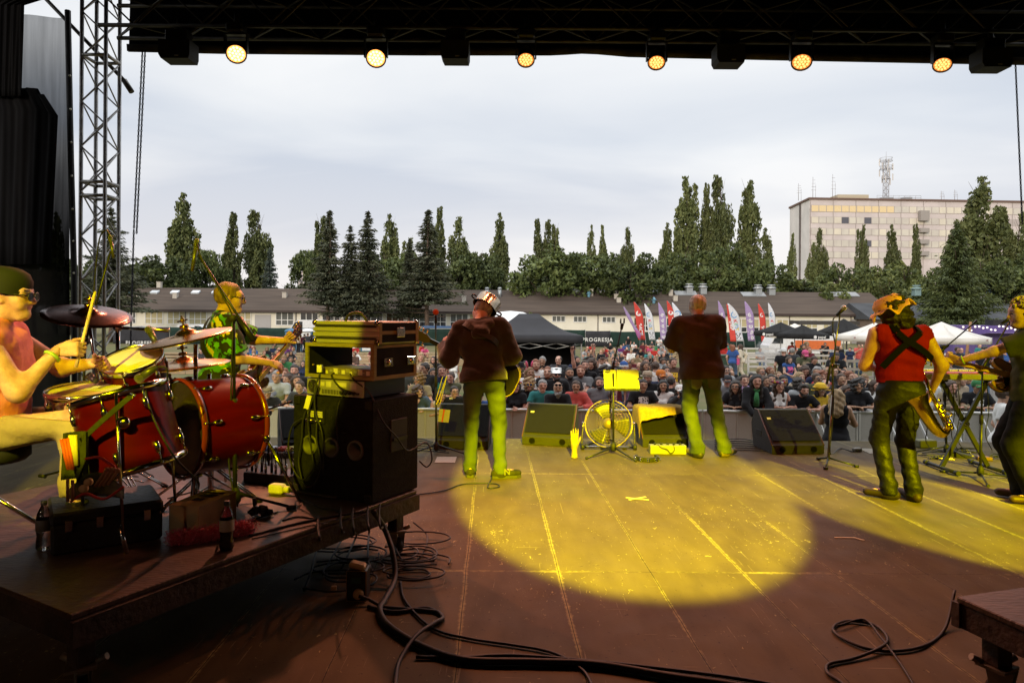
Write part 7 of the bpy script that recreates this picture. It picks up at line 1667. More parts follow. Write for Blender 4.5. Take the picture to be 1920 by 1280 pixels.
for yy in(.13,rd_-.06):b=MB();obx(b,rw1+.006,rw1+.014,ya+yy-.045,ya+yy+.045,z1+rh*.36,z1+rh*.60,.003);b.lathe([(.016,0),(.018,.006),(.008,.010)],opt(rw1+.014,ya+yy,z1+rh*.48),xv,12);b.build('butterfly_latch',CHROME,t)
b=MB();obx(b,rw0+.10,rw1-.016,ya+.05,ya+rd_*.8,z1+th+.002,z1+th+.046);un=b.build('rack_unit',mat('unit_top_grey',(.16,.14,.13),.5),t)
for k in range(11):b=MB();x0=rw0+.125+k*.033;obx(b,x0,x0+.018+.008*(k%3),ya+.046,ya+.05,z1+th+.008+.010*(k%2),z1+th+.026+.008*(k%3));b.build('socket_plate',SILV if k%2 else mat('pale_label',(.55,.53,.48),.6),un)
b=MB();b.ball(opt(rw0+.045,ya+.02,z1+.075),.010,8);b.build('case_knob',BRASS,t)
z2=z1+rh+.004;fw0,fw1=.125,.125+.525;fd_=D_*.90;fh=.135
RIB=mat('ribbed_aluminium_case',(.42,.42,.34),.45,.4,col2=(.30,.30,.25),scale=5,stretch=(.3,1,14));t=thing('flight_case','aluminium trimmed flight case with a handle lying on top of the rack','flight case',opt((fw0+fw1)/2,ya,z2))
b=MB();obx(b,fw0,fw1,ya+.02,ya+fd_,z2,z2+fh,.006);b.build('shell',RIB,t)
for za,zb in((.0,.020),(fh*.30,fh*.47),(fh*.53,fh*.70),(fh-.020,fh)):b=MB();obx(b,fw0-.004,fw1+.004,ya+.012,ya+.022,z2+za-.001,z2+zb+.001,.003);b.build('edge_rib',RIB,t)
for za,zb in((.024,.036),(fh-.036,fh-.024)):b=MB();obx(b,fw0+.02,fw1-.02,ya+.016,ya+.0195,z2+za,z2+zb);b.build('dark_groove',BLKM,t)
for x in(fw0+.012,fw1-.012):
 for z in(z2+.010,z2+fh-.010):
  for yy in(ya+.016,ya+fd_-.012):b=MB();b.ball(opt(x,yy,z),.020,8);b.build('ball_corner',CHROME,t)
b=MB();obx(b,fw1+.0003,fw1+.003,ya+.03,ya+fd_-.01,z2+.008,z2+fh-.008);b.build('side_shade_sheet',SLA,t)  # dark sheet added to paint this side of the case as dim
b=MB();obx(b,fw1+.001,fw1+.007,ya+.015,ya+.040,z2,z2+fh);obx(b,fw1+.001,fw1+.007,ya+fd_-.030,ya+fd_-.004,z2,z2+fh);obx(b,fw1+.001,fw1+.006,ya+.042,ya+fd_-.032,z2+fh*.42,z2+fh*.58);b.build('side_trim',PLY,t)
b=MB();obx(b,fw1+.007,fw1+.016,ya+fd_*.42,ya+fd_*.62,z2+fh*.28,z2+fh*.74,.003);b.build('butterfly_latch',CHROME,t)
b=MB();b.path(crv([opt(fw0+.19,ya+.10,z2+fh),opt(fw0+.21,ya+.10,z2+fh+.035),opt(fw0+.26,ya+.10,z2+fh+.052),opt(fw0+.32,ya+.10,z2+fh+.045),opt(fw0+.365,ya+.10,z2+fh)],6),.009,8);b.build('handle',RUB,t)
def cable(lab,pts,r=.006,m=RUB,k=8,name='cable',gp=None):
 b=MB();b.path(crv(pts,k),r,7);return tag(b.build(name,m),lab,'cable',gp)
d_=lambda x,z,o=.02:opt(x,-o,RZ+z)
cable('pale lead hanging from the amplifier and looping low across the left port',[opt(aw0+.10,ya-.01,z0+.05),d_(.16,.52,.03),d_(.165,.40,.03),d_(.19,.28,.03),d_(.20,.18,.03),d_(.13,.10,.04),d_(.05,.15,.04),d_(.0,.28,.04),d_(.02,.42,.03),d_(.10,.48,.02)],.0055)
cable('lead dropping straight from the rack past the middle port',[opt(rw0+.13,ya+.0,z1+.05),opt(rw0+.13,ya-.02,z1+.0),d_(.21,.66,.03),d_(.22,.52,.03),d_(.27,.42,.03),d_(.285,.3,.03),d_(.29,.16,.03)],.0055)
cable('thin lead between amplifier terminals and the right port',[opt(aw0+.33,ya-.01,z0+.03),opt(aw0+.30,ya-.03,z0-.03),d_(.39,.50,.03),d_(.40,.40,.03),d_(.40,.36,.025)],.004)
cable('lead from the rack unit drooping across the amplifier to its side',[opt(rw0+.22,ya+.02,z1+.03),opt(rw0+.24,ya-.02,z1+.01),opt(rw0+.32,ya-.03,z0+.06),opt(aw1-.05,ya-.02,z0+.03),opt(aw1-.03,ya-.01,z0+.028)],.0055)
cable('long dark lead falling from the rack across the cabinet side',[opt(rw0+.35,ya+.02,z1+.03),opt(rw0+.42,ya-.01,z1-.01),opt(aw1+.03,ya+.02,z0+.03),opt(W_+.03,.06,RZ+H_*.8),opt(W_+.04,.18,RZ+H_*.62),opt(W_+.04,.30,RZ+H_*.45),opt(W_+.05,D_+.02,RZ+.30),opt(W_+.09,D_+.03,RZ+.20),opt(W_+.05,D_+.03,RZ+.14),opt(W_+.01,D_+.0,RZ+.18)],.005)
cable('second dark loop lead over the middle of the cabinet back',[opt(aw0+.12,ya-.01,z0+.05),d_(.115,.5,.02),d_(.10,.35,.025),d_(.08,.2,.03),d_(.14,.07,.04),d_(.22,.08,.04),d_(.27,.2,.03),d_(.23,.35,.03),d_(.22,.46,.02)],.0055)
b=MB();b.box(d_(.155,.585,.03),(.03,.015,.085),rot=Matrix.Rotation(.25,3,'Y'));tag(b.build('cable_tag',mat('pale_tag',(.65,.62,.5),.7)),'pale label tag wrapped on the leads behind the amplifier','tag')
b=MB();b.box(opt(rw0+.125,ya-.005,z1+.055),(.03,.03,.045));tag(b.build('power_plug',mat('white_plug',(.65,.64,.58),.5)),'white power plug in the corner of the rack case','plug')
# ================================================================== things lying on the riser
CBX=mat('cardboard',(.50,.33,.17),.85,col2=(.44,.28,.14),scale=5)
a0_=F(316,1005,RZ);a1_=F(372,1010,RZ);a2_=F(408,975,RZ);xv2=(a1_-a0_);w2=xv2.length;xv2.normalize();yv2=(a2_-a1_);dp2=yv2.length;yv2=V3((-xv2.y,xv2.x,0));hz2=P(320,948,a0_.y).z-RZ
t=thing('cardboard_box','brown cardboard box with dark print on its lid, standing on the riser','box',(a0_+a1_)/2);c=a0_+xv2*w2/2+yv2*dp2/2;ang2=math.atan2(xv2.y,xv2.x)
b=MB();b.box((c.x,c.y,RZ+hz2/2+.002),(w2,dp2,hz2),rz=ang2,bev=.003);b.build('carton',CBX,t);b=MB();b.box((c.x,c.y,RZ+hz2+.004),(w2+.004,dp2+.004,.006),rz=ang2);ld=b.build('lid',CBX,t)
for q,s in((-.14,(.30,.12)),(.12,(.5,.16)),(.30,(.6,.08))):cc=c+yv2*dp2*q;b=MB();b.box((cc.x,cc.y,RZ+hz2+.0085),(w2*s[0],dp2*s[1],.002),rz=ang2);b.build('print_block',mat('box_print',(.06,.05,.045),.8),ld)
CASE=mat('dark_trunk_hide',(.018,.014,.012),.55,col2=(.010,.008,.007),scale=8,bump=.4,bscale=40)
p0=F(95,1045,RZ);p1=F(305,1010,RZ);xv3=(p1-p0);w3=xv3.length;xv3.normalize();yv3=V3((-xv3.y,xv3.x,0));h3=P(100,965,p0.y).z-RZ;c=p0+xv3*w3/2+yv3*.19;an3=math.atan2(xv3.y,xv3.x)
t=thing('trunk_case','black hard trunk case with metal clasps at the near edge of the riser','case',c)
b=MB();b.box((c.x,c.y,RZ+h3*.35+.002),(w3,.38,h3*.70),rz=an3,bev=.012);b.build('lower_shell',CASE,t);b=MB();b.box((c.x,c.y,RZ+h3*.86),(w3+.006,.386,h3*.29),rz=an3,bev=.012);b.build('lid',CASE,t)
for q in(.15,.42,.85):b=MB();cc=p0+xv3*w3*q-yv3*.004;b.box((cc.x,cc.y,RZ+h3*.68),(.03,.012,.055),rz=an3,bev=.003);b.build('clasp',CHROME,t)
BOA=mat('pink_feather',(.70,.10,.16),.8,col2=(.50,.05,.10),scale=20,sheen=.5);rgn=np.random.default_rng(3)
ax_=crv([F(322,1020,RZ)+V3((0,0,.03)),F(360,1018,RZ)+V3((0,0,.035)),F(400,1012,RZ)+V3((0,0,.035)),F(440,1006,RZ)+V3((0,0,.035)),F(468,1000,RZ)+V3((0,0,.03))],8);C=[];Fl=[]
for p in ax_:
 n=300;u=rgn.normal(size=(n,3));u/=np.linalg.norm(u,axis=1)[:,None];rr_=rgn.uniform(.012,.044,(n,1));q=A(*p)+u*rr_+rgn.normal(0,.006,(n,3));q[:,2]=np.maximum(q[:,2],RZ+.003);C.append(q);Fl.append(u)
V,Q=leafcards(np.concatenate(C),.011,rgn,None,.12);o=link('feather_boa',np_mesh('feather_boa',[(V,Q)],BOA),BOA);tag(o,'fluffy pink feather boa lying behind the cola bottle','feather boa')
def bottle(lab,p,h,drink,label,cap,s=1.0):
 t=thing('bottle',lab,'bottle',p);GL=mat('clear_plastic_bottle',(.75,.75,.72),.05,transm=1.0,spec=.5);r=.034*s
 b=MB();b.lathe([(0,.002),(r*.8,.002),(r,.015),(r*.94,h*.22),(r*.86,h*.30),(r*.98,h*.40),(r,h*.62),(r*.80,h*.76),(r*.36,h*.90),(r*.36,h*.95)],p,n=24,caps=False);b.build('plastic_shell',GL,t)
 if drink:b=MB();b.lathe([(0,.006),(r*.75,.006),(r*.93,.018),(r*.88,h*.22),(r*.80,h*.30),(r*.91,h*.40),(r*.93,h*.50),(0,h*.50)],p,n=24,caps=False);b.build('drink',drink,t)
 b=MB();b.lathe([(r*1.005,h*.40),(r*1.02,h*.41),(r*1.02,h*.62),(r*1.005,h*.63)],p,n=24,caps=False);b.build('label',label,t)
 b=MB();b.lathe([(0,h*1.0),(r*.40,h*1.0),(r*.42,h*.93),(r*.40,h*.92)],p,n=16,caps=False);b.build('cap',cap,t)
bottle('plastic cola bottle with a blue label standing on the riser edge',F(425,1030,RZ),.235,mat('cola',(.012,.005,.003),.1),mat('blue_label',(.03,.10,.18),.5,col2=(.35,.28,.24),scale=14,contrast=(.55,.6)),mat('dark_cap',(.03,.03,.03),.5))
bottle('empty clear bottle standing in the dark corner of the riser',F(82,1030,RZ),.235,None,mat('clear_label',(.10,.10,.09),.5),mat('dark_cap',(.03,.03,.03),.5))
BAG=mat('olive_stick_bag',(.045,.050,.022),.85,col2=(.03,.033,.015),scale=8,bump=.4,bscale=40);RST=mat('red_rod_sticks',(.60,.085,.05),.6);YST=mat('pale_bundle_sticks',(.62,.55,.25),.6)
t=thing('stick_bag','olive stick bag hanging open on the floor tom with a strap','stick bag',P(150,850,3.12));dd=3.12
b=MB();b.sheet(lambda u,v:P(118+44*u+-10*v*(1-u)+6*v,812+88*v,dd)+V3((0,.06*math.sin(u*3.14)*(1-.3*v),0)),12,8,(0,.004,0));b.build('bag_back',BAG,t)
b=MB();b.prism([(0,0),(1,0),(1,1),(0,1)],P(143,905,dd-.03),P(161,860,dd-.03)-P(143,905,dd-.03),P(150,818,dd-.03)-P(150,868,dd-.03),(0,.02,0));b.build('bag_pocket',BAG,t)
b=strap_mb([P(152,826,dd),P(190,790,dd-.03),P(243,745,dd-.02),P(252,738,dd)],.024,lambda p:(0,-1,.2));b.build('strap',BAG,t)
b=MB();b.path([P(238,745,dd-.02),P(244,738,dd-.02),P(252,742,dd-.02),P(246,749,dd-.02)],.003,5,closed=True);b.build('buckle',CHROME,t)
for k in range(3):b=MB();b.tube(P(115+6*k,823-1*k,dd-.03-.008*k),P(128+5*k,880,dd-.03-.008*k),.0075,n=8);tag(b.build('rod_stick',RST),'red handled rod stick in the olive bag, %s one'%('outer','middle','inner')[k],'drumstick','sticks in the olive bag')
for k in range(3):b=MB();b.tube(P(131+5*k,815,dd-.04),P(139+3*k,872,dd-.04),.008,n=8);tag(b.build('rod_stick',YST),'pale bundled rod stick beside the red ones, %s one'%('outer','middle','inner')[k],'drumstick','sticks in the olive bag')
t=thing('stick_bag','black stick bag with a red lining lying open on the trunk case','stick bag',P(190,915,3.0));dd=3.0
b=MB();b.sheet(lambda u,v:P(128+104*u,935-6*math.sin(u*3.1)-44*v*math.sin(.4+u*2.3),dd+.12*v),12,6,(0,.004,0));b.build('bag_back',BLKM,t)
b=MB();b.path(crv([P(160,860,dd),P(185,857,dd),P(205,868,dd),P(216,876,dd)],5),.006,6);b.path(crv([P(133,940,dd-.02),P(160,925,dd-.02),P(195,935,dd-.02),P(232,912,dd-.02)],6),.006,6);b.build('red_piping',mat('red_piping',(.45,.03,.03),.7),t)
for k,(x0,y0,x1,y1,m,lab)in enumerate(((178,912,200,880,RST,'brown felt mallet in the black bag, lowest'),(186,911,208,880,RST,'brown felt mallet in the black bag, second'),(194,910,214,880,RST,'brown felt mallet in the black bag, third'),(202,908,221,882,RST,'brown felt mallet in the black bag, topmost'),(127,940,127,898,RST,'dull red stick standing at the left of the black bag'),(136,938,136,900,RST,'dull red stick second from the left of the black bag'))):
 b=MB();b.tube(P(x0,y0,dd-.03),P(x1,y1,dd-.03),.0065,n=8)
 if k<4:b.ball(P(x1,y1,dd-.03),.011,8)
 tag(b.build('mallet_stick',mat('brown_stick',(.32,.14,.06),.6)),lab,'drumstick','sticks in the black bag')
for k,(x,y,r)in enumerate(((155,916,.017),(164,904,.016))):b=MB();p=P(x,y,dd-.04);b.lathe([(0,-.02),(r,-.02),(r,0),(r*.55,.003),(0,.002)],p,(.15,-1,.1),16);tag(b.build('stick_bundle',mat('pale_stick_end',(.50,.33,.16),.7)),'round end of a bundle in the black bag, %s'%('lower','upper')[k],'drumstick','sticks in the black bag')
t=thing('stage_box','stage box with a row of plugged multicore leads between kit and amp','stage box',F(510,905,RZ));c=F(512,903,RZ)
b=MB();b.box((c.x,c.y,RZ+.035),(.36,.16,.07),rz=-.3,bev=.006);b.build('box_shell',BLK,t)
for k in range(9):
 q=c+V3((-.15+.037*k,-.02*(k%2)+.02-.010*k,.07));b=MB();b.tube(q,q+V3((0,0,.065)),.0095,n=8);pl_=b.build('plug',CHROME if k%2 else BLK,t)
 e=c+V3((-.30+.06*k,.12+.03*(k%3),.03));cable('thin multicore lead looping from the stage box, %s of nine'%('first','second','third','fourth','fifth','sixth','seventh','eighth','last')[k],[q+V3((0,0,.06)),q+V3((-.01,.02,.13+.02*(k%3))),(q+e)/2+V3((0,0,.10)),e],.0045,RUB,6,gp='leads of the stage box')
t=thing('power_connector','pale power coupler with a thick lead lying in front of the bass amp','connector',F(522,923,RZ));c=F(520,925,RZ)
b=MB();b.box((c.x,c.y,RZ+.032),(.10,.07,.06),rz=-.25,bev=.012);b.build('coupler',mat('pale_coupler',(.58,.55,.42),.5),t);b=MB();b.tube(c+V3((.05,-.012,.032)),c+V3((.085,-.022,.03)),.022,n=12);b.build('collar',mat('pale_coupler',(.58,.55,.42),.5),t)
cable('thick power lead from the pale coupler to the amp corner',[c+V3((.08,-.02,.03)),c+V3((.18,-.06,.02)),c+V3((.32,-.10,.012)),c+V3((.42,-.14,.012))],.012)
t=thing('clamp_pile','tangle of black clamps and clips on the riser','clamp',F(487,965,RZ));c=F(487,968,RZ);rgq=random.Random(8)
b=MB()
for k in range(9):q=c+V3((rgq.uniform(-.05,.05),rgq.uniform(-.04,.04),rgq.uniform(.015,.06)));b.box(q,(rgq.uniform(.02,.05),rgq.uniform(.015,.03),rgq.uniform(.02,.05)),rot=Euler((rgq.random(),rgq.random(),rgq.random()*3)).to_matrix(),bev=.004)
b.build('clamp_jaws',BLK,t);b=MB();b.tube(c+V3((-.03,.02,.03)),c+V3((-.04,.02,.10)),.012,n=8);b.ball(c+V3((.03,-.03,.03)),.02,8);b.build('clamp_screw',BLKM,t)
cable('thin cable lying in a curl on the riser behind the clamps',[F(560,935,RZ+.006),F(600,950,RZ+.006),F(640,960,RZ+.006),F(600,972,RZ+.006),F(560,968,RZ+.006),F(530,975,RZ+.006)],.005)
cable('straight black cable lying across the riser towards the amp',[F(468,1004,RZ+.006),F(540,985,RZ+.006),F(620,968,RZ+.006),F(690,958,RZ+.006)],.007)
cable('thin grey cable parallel to the straight one on the riser',[F(472,1010,RZ+.005),F(550,992,RZ+.005),F(640,972,RZ+.005)],.0035)
cable('cable dropping past the tall boom foot on the riser',[F(432,950,RZ+.2),F(430,965,RZ+.01),F(452,985,RZ+.006),F(470,975,RZ+.006),F(520,960,RZ+.006)],.005)
t=thing('effects_pedals','effects pedal board with red and blue pedals behind the riser','pedal board',F(530,853));c=F(530,853)
b=MB();b.box((c.x,c.y,STZ+.03),(.72,.30,.05),bev=.006);b.build('board',BLKM,t)
for k,m in enumerate(((.5,.05,.04),(.05,.08,.3),(.4,.4,.4),(.5,.05,.04),(.6,.5,.1),(.2,.2,.2),(.4,.4,.42))):b=MB();b.box((c.x-.29+.097*k,c.y-.02,STZ+.075),(.075,.13,.04),bev=.008);b.ball((c.x-.29+.097*k,c.y-.05,STZ+.10),.012,8);b.build('pedal',mat('pedal_%d'%k,m,.4,coat=.3),t)
# ================================================================== stage front: monitors, fan, stands
GRI=mat('monitor_grille',(.013,.012,.010),.75,spec=.2,col2=(.008,.007,.006),scale=90,bump=.9,bscale=220);WEDM=mat('monitor_black_paint',(.018,.017,.016),.65,bump=.5,bscale=120)
def wedge(lab,c,W,D,H,rz,badge=(.15,.80),ports=True):
 t=thing('monitor_wedge',lab,'stage monitor',c,rz,group='stage monitors')
 pf=[(-D/2,.0),(-D/2,.09),(-D/2+.03,.12),(D*.18,H),(D*.34,H),(D/2,H*.60),(D*.40,0)]
 L=lambda y,z,x:(x,y,z)
 b=MB();b.prism([(y,z)for y,z in pf],(-W/2,0,.006),(0,1,0),(0,0,1),(W,0,0));b.build('cabinet',WEDM,t,world=False)
 y0,z0,y1,z1=-D/2+.03,.125,D*.18-.004,H-.010;e=V3((0,y1-y0,z1-z0));L_=e.length;e.normalize();nn=V3((0,-e.z,e.y))
 b=MB();b.prism([(-W/2+.022,.012),(W/2-.022,.012),(W/2-.022,L_-.006),(-W/2+.022,L_-.006)],V3((0,y0,z0+.006))+nn*.0015,(1,0,0),e,nn*.008);b.build('grille',GRI,t,world=False)
 b=MB();b.prism([(-.022,-.014),(.022,-.014),(.022,.014),(-.022,.014)],V3((-W/2+badge[0]*W,y0,z0+.006))+e*L_*badge[1]+nn*.010,(1,0,0),e,nn*.002);b.build('badge',mat('badge_pale',(.55,.50,.36),.5),t,world=False)
 for x in(-W*.30,W*.30):
  b=MB();b.lathe([(.038,-.0015),(.044,-.004),(.044,.0),(.034,.0)],(x,-D/2-.001,.052),(0,1,0),20,caps=False);b.cur=1;b.lathe([(.036,-.001),(0,-.001)],(x,-D/2-.001,.052),(0,1,0),20,caps=False);b.build('port',[WEDM,mat('port_black',(.003,.003,.003),.9)],t,world=False)
 for s in(1,-1):b=MB();b.path([(s*(W/2+.0),y,z+.006)for y,z in pf[1:5]],.007,5);b.build('edge_strip',mat('wedge_edge_brown',(.10,.035,.018),.5),t,world=False)
 for s in(1,-1):b=MB();b.box((s*(W/2+.001),D*.12,H*.42),(.006,.14,.07),bev=.002);b.build('handle',BLKM,t,world=False)
 return t
wedge('stage monitor wedge behind the legs of the pot hat guitarist',F(868,842)+V3((0,.25,0)),.60,.50,.46,R(-3),(.2,1.2))
wedge('stage monitor wedge standing turned, just left of the wooden hand',F(1035,835)+V3((0,.22,0)),.60,.50,.44,R(-14),(.12,.72))
tw=wedge('stage monitor wedge draped with a yellow towel beside the fan',F(1246,838)+V3((0,.25,0)),.54,.50,.42,R(3),(.82,.66))
wedge('stage monitor wedge right of the singer, nearest the saxophonist',F(1493,851)+V3((0,.27,0)),.60,.55,.44,R(4),(.14,.72))
wedge('stage monitor wedge half hidden behind the bass amp',F(560,845)+V3((0,.30,0)),.60,.50,.42,R(25),(.5,1.3))
TOW=mat('yellow_towel',(.33,.22,.07),.95,col2=(.26,.17,.05),scale=30,bump=.5,bscale=90)
o_=tw.location;b=MB()
def towf(u,v):
 x=-.335+.69*u;H=.43
 if v<.35:y=-.09-.11*(.35-v)/.35*(1-.75*u);z=H+.012-.16*(.35-v)/.35*(1-.75*u)
 else:y=-.09+.30*(v-.35)/.65;z=H+.014-.012*abs(v-.6)
 if abs(x)>.275:z-=(abs(x)-.275)*(3.3 if x<0 else 5.2)*1.0;x=math.copysign(.285+.2*(abs(x)-.275),x);z=max(z,.04)
 return V3((x,y,z+.004*math.sin(u*25+v*9)))
b.sheet(towf,40,16,(0,0,.006));b.v=[tuple(Matrix.Rotation(R(3),3,'Z')@V3(v)+o_)for v in b.v];tag(b.build('towel',TOW),'yellow towel thrown over the monitor beside the fan','towel')
c=F(1252,851);t=thing('white_power_strip','long white power strip box lying in front of the towel monitor','power strip',c);b=MB();b.box((c.x,c.y+.02,STZ+.052),(.40,.10,.10),rz=R(1),bev=.005);b.build('strip_box',mat('white_box',(.24,.23,.19),.6),t)
for k in range(5):b=MB();b.lathe([(.014,0),(.016,.012),(.010,.02)],(c.x-.14+.07*k,c.y+.01,STZ+.102),(0,0,1),10);b.build('plug',BLK,t)
cable('thin black wire draped over the white power strip',[V3((c.x-.12,c.y-.02,STZ+.11)),V3((c.x-.08,c.y-.045,STZ+.08)),V3((c.x-.02,c.y-.05,STZ+.06)),V3((c.x+.02,c.y-.05,STZ+.02)),V3((c.x+.06,c.y-.05,STZ+.05)),V3((c.x+.06,c.y-.02,STZ+.11))],.004)
p=P(1141,794,7.8);r=.268;t=thing('drum_fan','round floor fan in a chrome wire cage behind the music stand','fan',(p.x,p.y,STZ));nf=scrv(p,1,-.10,.10);_,a1,a2=basis(nf);FANC=mat('copper_wire',(.30,.22,.15),.45,.6)
for dz_ in(.075,-.075):
 for q in(1.0,.88,.76,.64,.52,.40,.30):
  b=MB();b.path([p+nf*(dz_*(1-.45*q*q)+.0)+a1*r*q*math.cos(a)+a2*r*q*math.sin(a)for a in np.linspace(0,6.283,41)[:-1]],.0017 if q<1 else .006,4,closed=True);b.build('cage_ring',FANC,t)
b=MB()
for k in range(44):
 a=6.2832*k/44;pts=[p+nf*.075*(1-.45*q*q)+a1*r*q*math.cos(a+.5*q)+a2*r*q*math.sin(a+.5*q)for q in(.22,.5,.78,1.0)];b.path(pts,.0013,3,caps=False)
b.build('cage_wires',FANC,t)
for k in range(3):
 a=2.094*k+.9;b=MB();b.sheet(lambda u,v:p+(a1*math.cos(a+(v-.5)*1.0)+a2*math.sin(a+(v-.5)*1.0))*r*(.22+.68*u)+nf*(.05*(v-.5)),6,6,nf*.003);b.build('fan_blade',mat('dark_fan_blade',(.10,.095,.085),.4,.5),t)
b=MB();b.lathe([(0,.085),(.055,.080),(.060,.05),(.060,-.10),(.04,-.12)],p,nf,24);b.build('motor_hub',FANC,t)
for s in(1,-1):
 b=MB();q=p+V3((s*(r+.02),0,0));b.path(crv([q,q+V3((s*.012,0,-.15)),V3((q.x+s*.01,q.y,STZ+.03)),V3((q.x+s*.01,q.y-.05,STZ+.016))],5),.012,8);b.ball(q,.02,8);b.build('frame_leg',CHROME,t);b=MB();b.lathe([(.01,-.02),(.032,-.018),(.032,.018),(.01,.02)],(q.x+s*.01,q.y-.03,STZ+.035),(1,0,0),14);b.build('wheel',RUB,t)
b=MB();b.tube((p.x-r-.03,p.y-.02,STZ+.03),(p.x+r+.03,p.y-.02,STZ+.03),.013,n=10);b.build('axle_tube',CHROME,t)
f=F(1150,852);t=thing('music_stand','black music stand with two lit sheets in front of the fan','music stand',f);dd=f.y
b=MB();b.tube(f+V3((0,0,.05)),P(1150,700,dd),.011,n=10);b.build('pole',BLK,t);b=MB();b.lathe([(.018,0),(.036,.02),(.036,.07),(.016,.10)],(f.x,f.y,STZ+.04),n=14);b.build('hub',BLKM,t)
for e in((1100,861),(1192,866),(1128,843)):q=F(*e);b=MB();b.tube((f.x,f.y,STZ+.085),q+V3((0,0,.014)),.010,n=8);b.build('leg',BLK,t);b=MB();b.ball(q+V3((0,0,.016)),.017,8);b.build('rubber_foot',RUB,t)
b=MB();e1_=P(1200,727,dd)-P(1137,727,dd);tl=V3((0,.10,.19));b.prism([(0,0),(1,0),(1,1),(0,1)],P(1134,730,dd),e1_*1.03,P(1134,696,dd)-P(1134,730,dd)+V3((0,.07,0)),(0,.008,0));b.box(P(1167,731,dd-.02),(e1_.length*1.05,.06,.008));b.build('desk',BLK,t)
PAP=mat('lit_paper',(.40,.39,.33),.85,col2=(.34,.33,.28),scale=40)
for x0,x1,lab in((1133,1156,'left sheet of paper on the music stand, a clip at its top'),(1158,1199,'wider right sheet of paper on the music stand')):
 b=MB();q=P(x0,728,dd-.014);b.prism([(0,0),(1,0),(1,1),(0,1)],q,P(x1,728,dd-.014)-q,P(x0,694,dd-.014)-q+V3((0,.07,0)),(0,-.0015,0));o=tag(b.build('paper_sheet',PAP),lab,'paper')
b=MB()
for x,y in((1140,694),(1200,709),(1168,729)):b.box(P(x,y,dd-.02),(.05,.012,.014),bev=.002)
b.build('paper_clip',BLK,t)
boom('slim microphone boom with an empty clip rising past the music stand',V3((P(1140,845,8.0).x,8.0,STZ)),P(1148,690,8.0),P(1166,612,7.9),P(1146,702,8.02),a0=1.2,spread=.26)
b=MB();q=P(1167,606,7.9);b.tube(P(1165,618,7.9),q,.014,.022,n=10);b.prism([(-.028,0),(-.012,0),(-.010,.05),(-.022,.055)],q,(1,0,0),(0,0,1),(0,.02,0));b.prism([(.028,0),(.012,0),(.016,.06),(.030,.06)],q,(1,0,0),(0,0,1),(0,.02,0));tag(b.build('empty_mic_clip',BLKM),'empty black microphone clip on the slim boom','microphone clip')
f=F(818,850);t=boom('straight stand with a red foam ball microphone left of the pot hat guitarist',f,P(817,600,f.y),None,None,a0=-.4,spread=.42)
mt=thing('microphone','microphone with a red foam ball on the left stand','microphone',P(817,590,f.y));b=MB();b.ball(P(817,585,f.y),.034,14);b.build('foam_ball',FOAM,mt);b=MB();b.tube(P(817,592,f.y),P(817,606,f.y),.020,.015,n=10);b.build('mic_body',BLK,mt)
b=strap_mb([P(838,705,f.y-.03),P(822,750,f.y-.03),P(818,758,f.y-.02)],.012,lambda p:(0,-1,0));b2=strap_mb([P(830,706,f.y-.035),P(818,748,f.y-.035),P(825,757,f.y-.03),P(838,705,f.y-.035)],.008,lambda p:(0,-1,0));b.add(b2.v,b2.f);tag(b.build('yellow_lanyard',mat('yellow_tape',(.75,.62,.05),.6)),'yellow lanyard ribbon hanging on the left microphone stand','lanyard')
b=MB();q=P(821,790,f.y-.03);b.prism([(0,0),(1,0),(1.18,1),(.14,1)],q,P(841,792,f.y-.03)-q,P(821,766,f.y-.03)-q,(0,-.002,0));b.cur=1;b.prism([(.32,.0),(.46,0),(.68,1.0),(.52,1.0)],q+V3((0,-.003,0)),P(841,792,f.y-.03)-q,P(821,766,f.y-.03)-q,(0,-.001,0));tag(b.build('set_list',[PAP,mat('red_tape',(.55,.08,.06),.6)]),'set list sheet with a red tape stripe stuck to the left microphone stand','paper')
f=F(1553,870);d=f.y;t=thing('microphone_stand','leaning microphone stand wound with cable between monitor and sax player','microphone stand',f)
CHB=mat('worn_chrome_stand',(.30,.28,.24),.3,.9);b=MB();b.tube(f+V3((0,0,.04)),P(1561,740,d),.014,n=10);b.build('lower_tube',CHB,t);b=MB();b.path([P(1560,742,d),P(1562,690,d),P(1567,640,d),P(1575,590,d)],.009,8);b.build('upper_tube',CHB,t)
b=MB();b.tube(P(1550,720,d-.01),P(1560,668,d-.02),.013,n=8);b.build('boom_rest',BLKM,t);b=MB();b.box(P(1564,686,d-.02),(.06,.05,.05),bev=.01);b.tube(P(1556,682,d-.03),P(1574,684,d-.03),.009,n=8);b.build('clutch',CHROME,t)
for e in((1606,876),(1535,862),(1548,880)):q=F(*e);b=MB();b.tube(f+V3((0,0,.07)),q+V3((0,0,.014)),.010,n=8);b.build('leg',BLK,t);b=MB();b.tube(q+V3((-.02,0,.014)),q+V3((.02,0,.014)),.015,n=8);b.build('rubber_foot',RUB,t)
mt=thing('microphone','yellow-lit ball microphone on top of the leaning stand','microphone',P(1580,578,d));b=MB();b.ball(P(1582,577,d-.02),.030,14);b.build('grille',mat('steel_mic_mesh',(.55,.54,.50),.35,.9,bump=.8,bscale=260),mt);b=MB();b.tube(P(1580,580,d-.02),P(1568,592,d+.03),.022,.014,n=10);b.build('mic_body',BLK,mt)
cable('cable spiralling down the leaning microphone stand',[P(1568,592,d),P(1562,600,d-.02),P(1562,625,d-.03),P(1566,650,d-.02),P(1560,690,d-.03),P(1563,740,d-.03),P(1560,800,d-.03),P(1557,850,d-.03),F(1575,842)+V3((0,0,.01)),F(1600,848)+V3((0,0,.01))],.006)
